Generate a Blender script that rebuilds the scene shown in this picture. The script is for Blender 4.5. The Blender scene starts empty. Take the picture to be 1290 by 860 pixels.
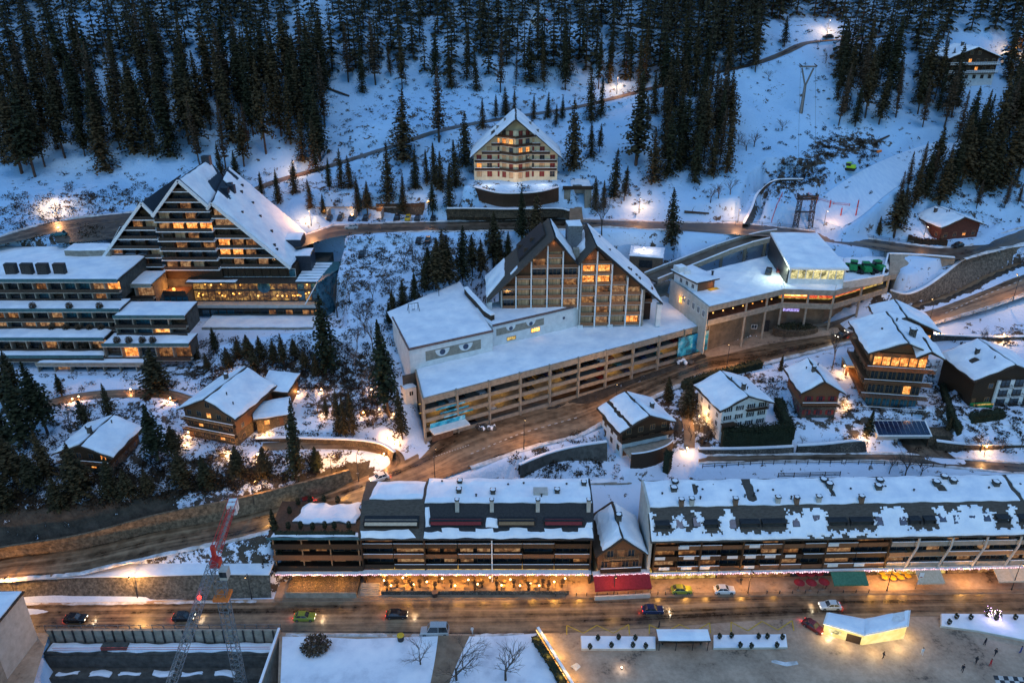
import bpy, bmesh, math, random
import numpy as np
from mathutils import Vector, Matrix
C = bpy.context.scene.collection
R = math.radians
PI = math.pi
F = 1003.0; PITCH = 26.0; CAMH = 120.0
cam_d = bpy.data.cameras.new('camera'); cam = bpy.data.objects.new('camera', cam_d); C.objects.link(cam)
cam.location = (0, 0, CAMH); cam.rotation_euler = (R(90 - PITCH), 0, 0)
cam_d.sensor_width = 36.0; cam_d.lens = F / 1290 * 36.0; cam_d.clip_end = 3000; cam_d.clip_start = 1
bpy.context.scene.camera = cam
_c, _s = math.cos(R(PITCH)), math.sin(R(PITCH))
def ray(px, py):
 u = (px - 645) / F; v = (430 - py) / F
 return Vector((u, _c + v * _s, -_s + v * _c))
def P(px, py, z):
 """world point seen at photo position (px,py) if it stands at height z"""
 d = ray(px, py); t = (z - CAMH) / d.z
 return Vector((d.x * t, d.y * t, z))
def PY(px, py, Y):
 d = ray(px, py); t = Y / d.y
 return Vector((d.x * t, Y, CAMH + d.z * t))
def proj(p):
 x, y, z = p[0], p[1], p[2] - CAMH
 dep = y * _c - z * _s; up = y * _s + z * _c
 return (645 + F * x / dep, 430 - F * up / dep)
M = {}
def nmat(name):
 m = bpy.data.materials.new(name); m.use_nodes = True
 nt = m.node_tree; b = nt.nodes['Principled BSDF']
 M[name] = m
 return m, nt, b
def N(nt, t, **kw):
 n = nt.nodes.new(t)
 for k, v in kw.items(): setattr(n, k, v)
 return n
def ramp(nt, fac, stops):
 r = N(nt, 'ShaderNodeValToRGB'); e = r.color_ramp.elements
 while len(e) < len(stops): e.new(0.5)
 for i, (p, c) in enumerate(stops):
  e[i].position = p; e[i].color = (c[0], c[1], c[2], 1)
 nt.links.new(fac, r.inputs[0]); return r.outputs[0]
def noise(nt, scale, detail=4, rough=0.6, coord='Object', stretch=None):
 tc = N(nt, 'ShaderNodeTexCoord'); n = N(nt, 'ShaderNodeTexNoise')
 n.inputs['Scale'].default_value = scale; n.inputs['Detail'].default_value = detail; n.inputs['Roughness'].default_value = rough
 o = tc.outputs[coord] if coord != 'World' else N(nt, 'ShaderNodeNewGeometry').outputs['Position']
 if stretch:
  mp = N(nt, 'ShaderNodeMapping'); mp.inputs['Scale'].default_value = stretch
  nt.links.new(o, mp.inputs[0]); o = mp.outputs[0]
 nt.links.new(o, n.inputs[0]); return n.outputs[0]
def bump(nt, b, h, strength=0.4, dist=0.05):
 bn = N(nt, 'ShaderNodeBump'); bn.inputs['Strength'].default_value = strength; bn.inputs['Distance'].default_value = dist
 nt.links.new(h, bn.inputs['Height']); nt.links.new(bn.outputs[0], b.inputs['Normal'])
def rough_mat(name, c1, c2, scale=1.5, rough=0.8, stretch=None, bmp=0.3, spec=0.3, mid=None, metal=0):
 m, nt, b = nmat(name)
 f = noise(nt, scale, 5, 0.65, 'Object', stretch)
 st = [(0.32, c1), (0.68, c2)] if mid is None else [(0.3, c1), (0.5, mid), (0.7, c2)]
 nt.links.new(ramp(nt, f, st), b.inputs['Base Color'])
 b.inputs['Roughness'].default_value = rough; b.inputs['Specular IOR Level'].default_value = spec; b.inputs['Metallic'].default_value = metal
 if bmp: bump(nt, b, f, bmp)
 return m
def emit_mat(name, col, strength, col2=None, scale=0.8, lo=0.25):
 """lit interior: warm emission broken up by dark furniture and curtains"""
 m, nt, b = nmat(name)
 b.inputs['Base Color'].default_value = (0.05, 0.04, 0.03, 1); b.inputs['Roughness'].default_value = 0.3
 if col2 is None:
  b.inputs['Emission Color'].default_value = (*col, 1)
 else:
  f = noise(nt, scale * .8, 3, 0.75, 'World')
  nt.links.new(ramp(nt, f, [(0.36, [c * lo for c in col2]), (0.5, col2), (0.62, col)]), b.inputs['Emission Color'])
 b.inputs['Emission Strength'].default_value = strength
 return m
rough_mat('snow', (0.64, 0.70, 0.79), (0.90, 0.91, 0.93), 0.22, 0.75, bmp=0.9, spec=0.25)
rough_mat('rock_tan', (0.045, 0.034, 0.022), (0.27, 0.195, 0.125), 1.3, 0.9, None, 1.0, mid=(0.14, 0.10, 0.065))
rough_mat('rock_grey', (0.04, 0.036, 0.03), (0.24, 0.205, 0.165), 1.6, 0.9, None, 1.0, mid=(0.12, 0.105, 0.085))
rough_mat('snow_field', (0.50, 0.53, 0.60), (0.86, 0.87, 0.90), 0.16, 0.8, bmp=1.0, mid=(0.74, 0.77, 0.83))
rough_mat('piste', (0.46, 0.60, 0.76), (0.60, 0.72, 0.84), 0.5, 0.8, (3, .4, 1), 0.6)
rough_mat('snow_dirty', (0.30, 0.27, 0.24), (0.74, 0.75, 0.78), 0.45, 0.8, bmp=0.6)
rough_mat('concrete', (0.20, 0.175, 0.14), (0.34, 0.305, 0.25), 0.9, 0.85, bmp=0.15)
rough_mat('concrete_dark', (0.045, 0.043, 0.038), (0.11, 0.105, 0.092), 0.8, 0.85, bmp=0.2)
rough_mat('concrete_pale', (0.36, 0.34, 0.30), (0.50, 0.48, 0.44), 0.7, 0.8, bmp=0.1)
rough_mat('plaster', (0.56, 0.57, 0.57), (0.74, 0.75, 0.74), 0.6, 0.8, bmp=0.1)
rough_mat('plaster_cream', (0.58, 0.47, 0.30), (0.76, 0.64, 0.43), 0.6, 0.8, bmp=0.1)
rough_mat('white_paint', (0.62, 0.62, 0.62), (0.80, 0.80, 0.80), 2.0, 0.5, bmp=0.05)
rough_mat('wood_dark', (0.022, 0.013, 0.008), (0.065, 0.036, 0.02), 3.0, 0.7, (1, 1, 6), 0.3)
rough_mat('wood', (0.10, 0.045, 0.022), (0.21, 0.10, 0.05), 3.0, 0.7, (1, 1, 6), 0.3)
rough_mat('wood_light', (0.19, 0.11, 0.055), (0.32, 0.19, 0.10), 3.0, 0.7, (1, 1, 6), 0.3)
rough_mat('wood_red', (0.06, 0.02, 0.013), (0.13, 0.042, 0.026), 2.0, 0.7, None, 0.2)
rough_mat('shutter_red', (0.16, 0.015, 0.018), (0.24, 0.03, 0.03), 3.0, 0.6, None, 0.1)
rough_mat('shutter_dark', (0.02, 0.022, 0.02), (0.05, 0.05, 0.045), 3.0, 0.6, None, 0.1)
rough_mat('roof_dark', (0.012, 0.013, 0.016), (0.032, 0.032, 0.034), 2.5, 0.6, None, 0.3)
rough_mat('roof_brown', (0.045, 0.037, 0.03), (0.095, 0.08, 0.066), 1.2, 0.7, (1, 4, 1), 0.3)
rough_mat('roof_edge', (0.03, 0.02, 0.014), (0.07, 0.048, 0.035), 2.5, 0.7, None, 0.2)
rough_mat('fascia_teal', (0.03, 0.085, 0.10), (0.06, 0.16, 0.18), 1.5, 0.4, None, 0.1)
rough_mat('metal_grey', (0.13, 0.14, 0.15), (0.26, 0.27, 0.28), 2.0, 0.45, None, 0.05, metal=0.6)
rough_mat('metal_dark', (0.02, 0.022, 0.025), (0.06, 0.06, 0.065), 2.0, 0.5, None, 0.05, metal=0.4)
rough_mat('metal_red', (0.35, 0.02, 0.02), (0.55, 0.05, 0.04), 2.0, 0.5, None, 0.05)
rough_mat('metal_orange', (0.6, 0.12, 0.02), (0.8, 0.22, 0.04), 2.0, 0.5, None, 0.05)
rough_mat('cloth_red', (0.22, 0.012, 0.015), (0.32, 0.02, 0.03), 2.0, 0.8, None, 0.1)
rough_mat('cloth_green', (0.04, 0.13, 0.08), (0.07, 0.19, 0.12), 2.0, 0.8, None, 0.1)
rough_mat('cloth_beige', (0.48, 0.36, 0.25), (0.62, 0.49, 0.36), 2.0, 0.8, None, 0.1)
rough_mat('cloth_yellow', (0.5, 0.3, 0.02), (0.7, 0.45, 0.05), 2.0, 0.8, None, 0.1)
rough_mat('machine_green', (0.01, 0.16, 0.05), (0.03, 0.30, 0.09), 2.0, 0.5, None, 0.1)
rough_mat('lime_paint', (0.28, 0.55, 0.02), (0.42, 0.75, 0.05), 2.0, 0.4, None, 0.05)
rough_mat('tan_brick', (0.12, 0.07, 0.045), (0.24, 0.15, 0.10), 1.5, 0.85, None, 0.3)
rough_mat('hedge', (0.008, 0.012, 0.006), (0.035, 0.042, 0.02), 3.5, 0.9, None, 0.8)
rough_mat('rock', (0.022, 0.02, 0.018), (0.12, 0.11, 0.10), 0.8, 0.9, None, 1.0)
rough_mat('rubber', (0.01, 0.01, 0.01), (0.02, 0.02, 0.02), 4, 0.8, None, 0)
rough_mat('skin', (0.45, 0.28, 0.2), (0.55, 0.35, 0.26), 4, 0.6, None, 0)
for nm, c in (('jacket_dark', (0.015, 0.018, 0.03)), ('jacket_red', (0.5, 0.02, 0.03)), ('jacket_blue', (0.03, 0.06, 0.25)), ('jacket_white', (0.6, 0.6, 0.62))):
 rough_mat(nm, [x * 0.8 for x in c], c, 3, 0.8, None, 0.1)
for nm, c in (('paint_black', (0.012, 0.012, 0.015)), ('paint_lime', (0.26, 0.30, 0.04)), ('paint_white', (0.75, 0.75, 0.74)), ('paint_silver', (0.4, 0.41, 0.42)),
              ('paint_blue', (0.015, 0.03, 0.09)), ('paint_red', (0.16, 0.012, 0.012)), ('paint_yellow', (0.6, 0.42, 0.02)), ('paint_teal', (0.02, 0.14, 0.16))):
 m, nt, b = nmat(nm); b.inputs['Base Color'].default_value = (*c, 1); b.inputs['Roughness'].default_value = 0.28
 b.inputs['Coat Weight'].default_value = 0.5; b.inputs['Metallic'].default_value = 0.2
 f = noise(nt, 6.0, 3); nt.links.new(ramp(nt, f, [(0.3, (0.22,) * 3), (0.7, (0.42,) * 3)]), b.inputs['Roughness'])
# glass: dark, reflecting the sky
def glass(name, c1, c2, r=0.08):
 m, nt, b = nmat(name); f = noise(nt, 0.7, 2)
 nt.links.new(ramp(nt, f, [(0.35, c1), (0.65, c2)]), b.inputs['Base Color'])
 b.inputs['Roughness'].default_value = r; b.inputs['Specular IOR Level'].default_value = 0.9
glass('glass', (0.012, 0.018, 0.024), (0.05, 0.06, 0.07))
glass('glass_teal', (0.01, 0.05, 0.075), (0.05, 0.16, 0.21))
glass('glass_blue', (0.01, 0.02, 0.055), (0.03, 0.055, 0.11), .3)
glass('solar', (0.006, 0.012, 0.035), (0.015, 0.03, 0.07), 0.15)
emit_mat('lit', (1.0, 0.55, 0.16), 1.5, (0.85, 0.25, 0.04), 1.1)
emit_mat('lit_dim', (0.95, 0.45, 0.15), 0.45, (0.35, 0.13, 0.04), 0.7, 0.12)
emit_mat('lit_curtain', (1.0, 0.62, 0.30), 0.42, (0.6, 0.28, 0.12), 1.3, 0.3)
emit_mat('lit_hot', (1.0, 0.62, 0.2), 3.2, (1.0, 0.38, 0.06), 1.5)
emit_mat('lit_yellow', (1.0, 0.72, 0.2), 0.75, (0.6, 0.36, 0.06), 0.9, 0.15)
emit_mat('lit_room', (1.0, 0.85, 0.42), 1.1, (0.55, 0.5, 0.22), 1.0, 0.12)
emit_mat('lit_red', (1.0, 0.22, 0.08), 1.1, (0.75, 0.06, 0.02), 1.0, 0.4)
emit_mat('lit_fairy', (1.0, 0.72, 0.72), 1.9, (0.8, 0.45, 0.6), 2.2, 0.25)
emit_mat('bulb', (1.0, 0.62, 0.25), 9)
emit_mat('bulb_white', (1.0, 0.85, 0.65), 9)
emit_mat('bulb_violet', (0.75, 0.45, 1.0), 5)
emit_mat('tail_light', (1.0, 0.03, 0.02), 4)
emit_mat('head_light', (1.0, 0.9, 0.7), 6)
emit_mat('sign_violet', (0.7, 0.75, 1.0), 1.1, (0.35, 0.25, 0.8), 2.0)
emit_mat('lit_wall', (1.0, 0.86, 0.36), 1.05, (0.95, 0.72, 0.22), 0.25, 0.9)
# stone masonry
def stone(name, c1, c2, mortar, scale):
 m, nt, b = nmat(name)
 tc = N(nt, 'ShaderNodeTexCoord'); v = N(nt, 'ShaderNodeTexVoronoi'); v.inputs['Scale'].default_value = scale
 nt.links.new(tc.outputs['Object'], v.inputs[0])
 v2 = N(nt, 'ShaderNodeTexVoronoi', feature='DISTANCE_TO_EDGE'); v2.inputs['Scale'].default_value = scale
 nt.links.new(tc.outputs['Object'], v2.inputs[0])
 base = ramp(nt, v.outputs['Color'], [(0.1, c1), (0.9, c2)])
 e = ramp(nt, v2.outputs[0], [(0.03, (0, 0, 0)), (0.09, (1, 1, 1))])
 mx = N(nt, 'ShaderNodeMix', data_type='RGBA'); nt.links.new(e, mx.inputs[0])
 mx.inputs[6].default_value = (*mortar, 1); nt.links.new(base, mx.inputs[7])
 big = noise(nt, 0.25, 4, 0.7); mul = N(nt, 'ShaderNodeMix', data_type='RGBA', blend_type='MULTIPLY'); mul.inputs[0].default_value = 1
 nt.links.new(mx.outputs[2], mul.inputs[6]); nt.links.new(ramp(nt, big, [(0.3, (0.35, 0.35, 0.35)), (0.7, (1.35, 1.3, 1.2))]), mul.inputs[7])
 nt.links.new(mul.outputs[2], b.inputs['Base Color']); b.inputs['Roughness'].default_value = 0.9
 bump(nt, b, e, 0.7, 0.1)
stone('stone', (0.07, 0.063, 0.055), (0.18, 0.16, 0.14), (0.03, 0.028, 0.026), 2.0)
stone('stone_tan', (0.07, 0.052, 0.035), (0.17, 0.125, 0.08), (0.025, 0.022, 0.018), 2.4)
# foliage
def foliage(name, c1, c2, c3):
 m, nt, b = nmat(name); oi = N(nt, 'ShaderNodeObjectInfo')
 f = noise(nt, 1.6, 3, 0.7)
 mx = N(nt, 'ShaderNodeMix', data_type='RGBA')
 nt.links.new(oi.outputs['Random'], mx.inputs[0])
 nt.links.new(ramp(nt, f, [(0.34, c1), (0.62, c2)]), mx.inputs[6]); nt.links.new(ramp(nt, f, [(0.34, c1), (0.62, c3)]), mx.inputs[7])
 nt.links.new(mx.outputs[2], b.inputs['Base Color']); b.inputs['Roughness'].default_value = 0.85; b.inputs['Specular IOR Level'].default_value = 0.15
foliage('needles', (0.006, 0.008, 0.005), (0.036, 0.042, 0.020), (0.115, 0.075, 0.034))
foliage('needles_brown', (0.05, 0.033, 0.022), (0.13, 0.085, 0.055), (0.11, 0.075, 0.045))
foliage('scrub', (0.012, 0.011, 0.007), (0.045, 0.034, 0.02), (0.05, 0.03, 0.018))
rough_mat('bark', (0.03, 0.022, 0.018), (0.09, 0.07, 0.055), 3, 0.9, (1, 1, .3), 0.4)
rough_mat('twig', (0.06, 0.048, 0.04), (0.12, 0.095, 0.08), 3, 0.9, None, 0)
# terrain snow with bare dark ground where 'bare' says so
def terrain_mat():
 m, nt, b = nmat('snow_ground')
 at = N(nt, 'ShaderNodeAttribute', attribute_name='bare')
 n1 = noise(nt, 0.38, 9, 0.75); n2 = noise(nt, 0.035, 4, 0.6)
 add = N(nt, 'ShaderNodeMath', operation='ADD'); nt.links.new(at.outputs['Fac'], add.inputs[0])
 sub = N(nt, 'ShaderNodeMath', operation='MULTIPLY_ADD'); nt.links.new(n1, sub.inputs[0]); sub.inputs[1].default_value = 5.0; sub.inputs[2].default_value = -2.5
 nt.links.new(sub.outputs[0], add.inputs[1])
 fac = ramp(nt, add.outputs[0], [(0.44, (0, 0, 0)), (0.54, (1, 1, 1))])
 hi = ramp(nt, n2, [(0.3, (0.27, 0.47, 0.70)), (0.7, (0.42, 0.63, 0.84))]); lo = ramp(nt, n2, [(0.3, (0.52, 0.62, 0.78)), (0.7, (0.68, 0.75, 0.86))])  # hi: the upper slope's dimmer, bluer light is put into the snow colour
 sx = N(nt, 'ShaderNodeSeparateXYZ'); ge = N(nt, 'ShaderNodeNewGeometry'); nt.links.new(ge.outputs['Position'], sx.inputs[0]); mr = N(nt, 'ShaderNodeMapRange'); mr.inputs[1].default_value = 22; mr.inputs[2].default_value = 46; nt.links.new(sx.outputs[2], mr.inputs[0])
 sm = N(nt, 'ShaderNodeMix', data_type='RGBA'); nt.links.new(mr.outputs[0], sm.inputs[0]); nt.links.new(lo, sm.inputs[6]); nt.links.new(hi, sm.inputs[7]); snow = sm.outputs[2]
 dirt = ramp(nt, n1, [(0.35, (0.018, 0.015, 0.012)), (0.65, (0.085, 0.07, 0.055))])
 mx = N(nt, 'ShaderNodeMix', data_type='RGBA'); nt.links.new(fac, mx.inputs[0]); nt.links.new(snow, mx.inputs[6]); nt.links.new(dirt, mx.inputs[7])
 nt.links.new(mx.outputs[2], b.inputs['Base Color']); b.inputs['Roughness'].default_value = 0.8; b.inputs['Specular IOR Level'].default_value = 0.2
 n3 = noise(nt, 0.8, 6, 0.6); bump(nt, b, n3, 0.6, 0.5)
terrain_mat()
# road: wet slush-brown asphalt with wheel tracks along U
def road_mat(name, dark, mid, light, lanes=5.0):
 m, nt, b = nmat(name)
 tc = N(nt, 'ShaderNodeTexCoord'); mp = N(nt, 'ShaderNodeMapping'); mp.inputs['Scale'].default_value = (0.012, lanes, 1)
 nt.links.new(tc.outputs['UV'], mp.inputs[0]); n = N(nt, 'ShaderNodeTexNoise'); n.inputs['Scale'].default_value = 1.0; n.inputs['Detail'].default_value = 5; n.inputs['Roughness'].default_value = 0.65
 nt.links.new(mp.outputs[0], n.inputs[0])
 g = noise(nt, 0.4, 6, 0.7)
 av = N(nt, 'ShaderNodeMath', operation='MULTIPLY_ADD'); nt.links.new(g, av.inputs[0]); av.inputs[1].default_value = 0.35
 ms = N(nt, 'ShaderNodeMath', operation='MULTIPLY'); nt.links.new(n.outputs[0], ms.inputs[0]); ms.inputs[1].default_value = 0.68
 nt.links.new(ms.outputs[0], av.inputs[2])
 nt.links.new(ramp(nt, av.outputs[0], [(0.42, dark), (0.50, mid), (0.60, light)]), b.inputs['Base Color'])
 nt.links.new(ramp(nt, av.outputs[0], [(0.4, (0.22,) * 3), (0.6, (0.6,) * 3)]), b.inputs['Roughness'])
 b.inputs['Specular IOR Level'].default_value = 0.6
 bump(nt, b, g, 0.2, 0.05)
road_mat('road', (0.035, 0.022, 0.013), (0.135, 0.085, 0.048), (0.30, 0.20, 0.115))
road_mat('road_dark', (0.025, 0.019, 0.015), (0.085, 0.06, 0.042), (0.20, 0.145, 0.098), 3)
m, nt, b = nmat('plaza')
f = noise(nt, 0.12, 7, 0.7); f2 = noise(nt, 1.2, 5, 0.7)
mm = N(nt, 'ShaderNodeMath', operation='MULTIPLY_ADD'); nt.links.new(f2, mm.inputs[0]); mm.inputs[1].default_value = 0.35
ms = N(nt, 'ShaderNodeMath', operation='MULTIPLY'); nt.links.new(f, ms.inputs[0]); ms.inputs[1].default_value = 0.68; nt.links.new(ms.outputs[0], mm.inputs[2])
nt.links.new(ramp(nt, mm.outputs[0], [(0.39, (0.07, 0.048, 0.036)), (0.44, (0.27, 0.185, 0.125)), (0.62, (0.46, 0.33, 0.235))]), b.inputs['Base Color'])
b.inputs['Roughness'].default_value = 0.55; bump(nt, b, f2, 0.3, 0.05)
rough_mat('paving', (0.15, 0.10, 0.065), (0.28, 0.20, 0.135), 0.5, 0.6, None, 0.2)
rough_mat('line_yellow', (0.35, 0.22, 0.02), (0.6, 0.42, 0.05), 1.5, 0.6, None, 0)
rough_mat('line_white', (0.35, 0.33, 0.3), (0.6, 0.58, 0.55), 1.0, 0.6, None, 0)
class MB:
 def __init__(s): s.v = []; s.f = []; s.m = []; s.mats = []; s.uv = None
 def mi(s, mat):
  if mat not in s.mats: s.mats.append(mat)
  return s.mats.index(mat)
 def face(s, pts, mat=None):
  i = len(s.v); s.v += [tuple(p) for p in pts]; s.f.append(tuple(range(i, i + len(pts)))); s.m.append(s.mi(mat) if mat else 0)
 def box(s, x0, x1, y0, y1, z0, z1, mat=None):
  i = len(s.v); k = s.mi(mat) if mat else 0
  s.v += [(x0, y0, z0), (x1, y0, z0), (x1, y1, z0), (x0, y1, z0), (x0, y0, z1), (x1, y0, z1), (x1, y1, z1), (x0, y1, z1)]
  for q in ((3, 2, 1, 0), (4, 5, 6, 7), (0, 1, 5, 4), (1, 2, 6, 5), (2, 3, 7, 6), (3, 0, 4, 7)):
   s.f.append(tuple(i + a for a in q)); s.m.append(k)
 def prism(s, poly, z0, z1, mat=None):
  """poly xy list, z0/z1 number or per-vertex list"""
  n = len(poly); i = len(s.v); k = s.mi(mat) if mat else 0
  a = z0 if isinstance(z0, (list, tuple)) else [z0] * n; b = z1 if isinstance(z1, (list, tuple)) else [z1] * n
  s.v += [(p[0], p[1], a[j]) for j, p in enumerate(poly)] + [(p[0], p[1], b[j]) for j, p in enumerate(poly)]
  s.f.append(tuple(i + j for j in reversed(range(n)))); s.m.append(k)
  s.f.append(tuple(i + n + j for j in range(n))); s.m.append(k)
  for j in range(n):
   q = (j + 1) % n; s.f.append((i + j, i + q, i + n + q, i + n + j)); s.m.append(k)
 def extr(s, poly, y0, y1, mat=None, axis='y'):
  """poly is (x,z); extruded along y (or poly (y,z) along x)"""
  n = len(poly); i = len(s.v); k = s.mi(mat) if mat else 0
  for Y in (y0, y1):
   s.v += [((p[0], Y, p[1]) if axis == 'y' else (Y, p[0], p[1])) for p in poly]
  s.f.append(tuple(i + j for j in range(n))); s.m.append(k)
  s.f.append(tuple(i + n + j for j in reversed(range(n)))); s.m.append(k)
  for j in range(n):
   q = (j + 1) % n; s.f.append((i + q, i + j, i + n + j, i + n + q)); s.m.append(k)
 def slab(s, a, b, c, d, th, mat=None):
  """quad a b c d thickened downwards (z) by th"""
  i = len(s.v); k = s.mi(mat) if mat else 0
  s.v += [(p[0], p[1], p[2] - th) for p in (a, b, c, d)] + [tuple(p) for p in (a, b, c, d)]
  for q in ((3, 2, 1, 0), (4, 5, 6, 7), (0, 1, 5, 4), (1, 2, 6, 5), (2, 3, 7, 6), (3, 0, 4, 7)):
   s.f.append(tuple(i + a_ for a_ in q)); s.m.append(k)
 def tube(s, a, b, r0, r1=None, n=6, mat=None, cap=True):
  a = Vector(a); b = Vector(b); r1 = r0 if r1 is None else r1
  d = (b - a);
  if d.length < 1e-6: return
  d.normalize(); u = d.cross(Vector((0, 0, 1)));
  if u.length < 1e-3: u = Vector((1, 0, 0))
  u.normalize(); w = d.cross(u); i = len(s.v); k = s.mi(mat) if mat else 0
  for p, r in ((a, r0), (b, r1)):
   for j in range(n):
    t = 2 * PI * j / n; q = p + u * (r * math.cos(t)) + w * (r * math.sin(t)); s.v.append(tuple(q))
  for j in range(n):
   q = (j + 1) % n; s.f.append((i + j, i + q, i + n + q, i + n + j)); s.m.append(k)
  if cap:
   s.f.append(tuple(i + j for j in reversed(range(n)))); s.m.append(k); s.f.append(tuple(i + n + j for j in range(n))); s.m.append(k)
 def bar(s, a, b, w, h, mat=None):
  """rectangular beam between two points, w wide (horizontal) h high"""
  a = Vector(a); b = Vector(b); d = (b - a).normalized(); u = d.cross(Vector((0, 0, 1)))
  if u.length < 1e-3: u = Vector((1, 0, 0))
  u.normalize(); w_ = d.cross(u); i = len(s.v); k = s.mi(mat) if mat else 0
  for p in (a, b):
   for su, sv in ((-1, -1), (1, -1), (1, 1), (-1, 1)): s.v.append(tuple(p + u * (su * w / 2) + w_ * (sv * h / 2)))
  for q in ((3, 2, 1, 0), (4, 5, 6, 7), (0, 1, 5, 4), (1, 2, 6, 5), (2, 3, 7, 6), (3, 0, 4, 7)):
   s.f.append(tuple(i + a_ for a_ in q)); s.m.append(k)
 def blob(s, c, rx, ry, rz, n=8, m=5, jit=0.15, rnd=random, mat=None):
  i = len(s.v); k = s.mi(mat) if mat else 0
  for a in range(m + 1):
   ph = PI * a / m - PI / 2
   for b in range(n):
    t = 2 * PI * b / n; j = 1 + rnd.uniform(-jit, jit)
    s.v.append((c[0] + rx * j * math.cos(ph) * math.cos(t), c[1] + ry * j * math.cos(ph) * math.sin(t), c[2] + rz * j * math.sin(ph)))
  for a in range(m):
   for b in range(n):
    q = (b + 1) % n; s.f.append((i + a * n + b, i + a * n + q, i + (a + 1) * n + q, i + (a + 1) * n + b)); s.m.append(k)
 def snow(s, a, b, c, d, th=0.35, seed=0, res=1.2, edge=0.35, hole=None, mat=None):
  """lumpy snow sheet over quad a(b)cd, wavy edge, optional holes(u,v)->bool"""
  rnd = random.Random(seed); a, b, c, d = map(Vector, (a, b, c, d))
  U = max((b - a).length, (c - d).length); V = max((d - a).length, (c - b).length)
  nu = max(3, int(U / res)); nv = max(3, int(V / res)); k = s.mi(mat) if mat else 0
  ph = [rnd.uniform(0, 6.28) for _ in range(8)]
  def w(t, j, L): return edge * (0.5 + 0.3 * math.sin(t * L * 0.5 + ph[j]) + 0.25 * math.sin(t * L * 1.3 + ph[j + 4]))
  nrm = (b - a).cross(d - a).normalized()
  if nrm.z < 0: nrm = -nrm
  top = {}; bot = {}; i0 = len(s.v)
  cells = [[not (hole and hole((i + .5) / nu, (j + .5) / nv)) for j in range(nv)] for i in range(nu)]
  for i in range(nu + 1):
   for j in range(nv + 1):
    u = i / nu; v = j / nv
    uu = w(v, 0, V) / U + u * (1 - (w(v, 0, V) + w(v, 1, V)) / U); vv = w(u, 2, U) / V + v * (1 - (w(u, 2, U) + w(u, 3, U)) / V)
    if hole and 0 < i < nu and 0 < j < nv: uu += rnd.uniform(-.25, .25) / nu; vv += rnd.uniform(-.25, .25) / nv
    p = (a * (1 - uu) + b * uu) * (1 - vv) + (d * (1 - uu) + c * uu) * vv
    adj = [cells[x][y] for x in (i - 1, i) for y in (j - 1, j) if 0 <= x < nu and 0 <= y < nv]
    if not any(adj): continue
    h = th * (1 + 0.25 * math.sin(u * U * 0.6 + ph[0]) * math.sin(v * V * 0.7 + ph[1]) + rnd.uniform(-.08, .08))
    if i in (0, nu) or j in (0, nv) or not all(adj): h *= 0.45
    top[i, j] = len(s.v); s.v.append(tuple(p + nrm * h))
    bot[i, j] = len(s.v); s.v.append(tuple(p + nrm * 0.012))
  for i in range(nu):
   for j in range(nv):
    if not cells[i][j]: continue
    s.f.append((top[i, j], top[i + 1, j], top[i + 1, j + 1], top[i, j + 1])); s.m.append(k)
    for (x, y), (e, g) in (((i, j - 1), ((i, j), (i + 1, j))), ((i + 1, j), ((i + 1, j), (i + 1, j + 1))), ((i, j + 1), ((i + 1, j + 1), (i, j + 1))), ((i - 1, j), ((i, j + 1), (i, j)))):
     if not (0 <= x < nu and 0 <= y < nv) or not cells[x][y]:
      s.f.append((bot[e], bot[g], top[g], top[e])); s.m.append(k)
 def build(s, name, mat=None, parent=None, smooth=False, loc=None):
  me = bpy.data.meshes.new(name); me.from_pydata(s.v, [], s.f)
  ms_ = s.mats if s.mats else [mat]
  for q in ms_: me.materials.append(M[q] if isinstance(q, str) else q)
  if len(ms_) > 1: me.polygons.foreach_set('material_index', s.m)
  if smooth: me.polygons.foreach_set('use_smooth', [True] * len(s.f))
  if s.uv:
   l = me.uv_layers.new(name='UVMap'); l.data.foreach_set('uv', [c for f in s.f for vi in f for c in s.uv[vi]])
  me.update(); o = bpy.data.objects.new(name, me); C.objects.link(o)
  if parent: o.parent = parent
  if loc is not None: o.location = loc
  return o
def tag(o, label=None, cat=None, group=None, kind=None):
 if label: o['label'] = label
 if cat: o['category'] = cat
 if group: o['group'] = group
 if kind: o['kind'] = kind
 return o
def thing(name, label, cat, loc=(0, 0, 0), rz=0, group=None):
 o = bpy.data.objects.new(name, None); C.objects.link(o); o.location = loc; o.rotation_euler = (0, 0, rz); o.empty_display_size = 0.5
 return tag(o, label, cat, group)
KIDS = {}
def kids(o): return [c for c in C.objects if c.parent == o]
def copy_tree(o, ks, loc, rz=None, sc=None, label=None, cat=None, group=None):
 """ks: nested [(child, [(grandchild,[])...])]"""
 c = o.copy(); C.objects.link(c); c.location = loc
 if rz is not None: c.rotation_euler = (0, 0, rz)
 if sc is not None: c.scale = sc if isinstance(sc, tuple) else (sc, sc, sc)
 if label: c['label'] = label
 if group: c['group'] = group
 def rec(lst, par):
  for ch, sub in lst:
   d = ch.copy(); C.objects.link(d); d.parent = par; rec(sub, d)
 rec(ks, c); return c
def tree_of(o):
 return [(c, tree_of(c)) for c in bpy.data.objects if c.parent == o]
def lamp_light(parent, loc, power, col=(1.0, 0.55, 0.2), r=0.3):
 if col[2] < .45: col = (1, col[1] * .88, col[2] * .7)
 l = bpy.data.lights.new('glow', 'POINT'); l.energy = power * 1.95; l.color = col; l.shadow_soft_size = r
 o = bpy.data.objects.new('glow', l); C.objects.link(o); o.parent = parent; o.location = loc
 return o
def frame_of(p, q):
 """origin p, local x axis towards q (horizontal): returns (loc, rotz, length)"""
 d = Vector((q[0] - p[0], q[1] - p[1])); return (Vector(p), math.atan2(d.y, d.x), d.length)
rng = np.random.RandomState(4)
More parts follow.
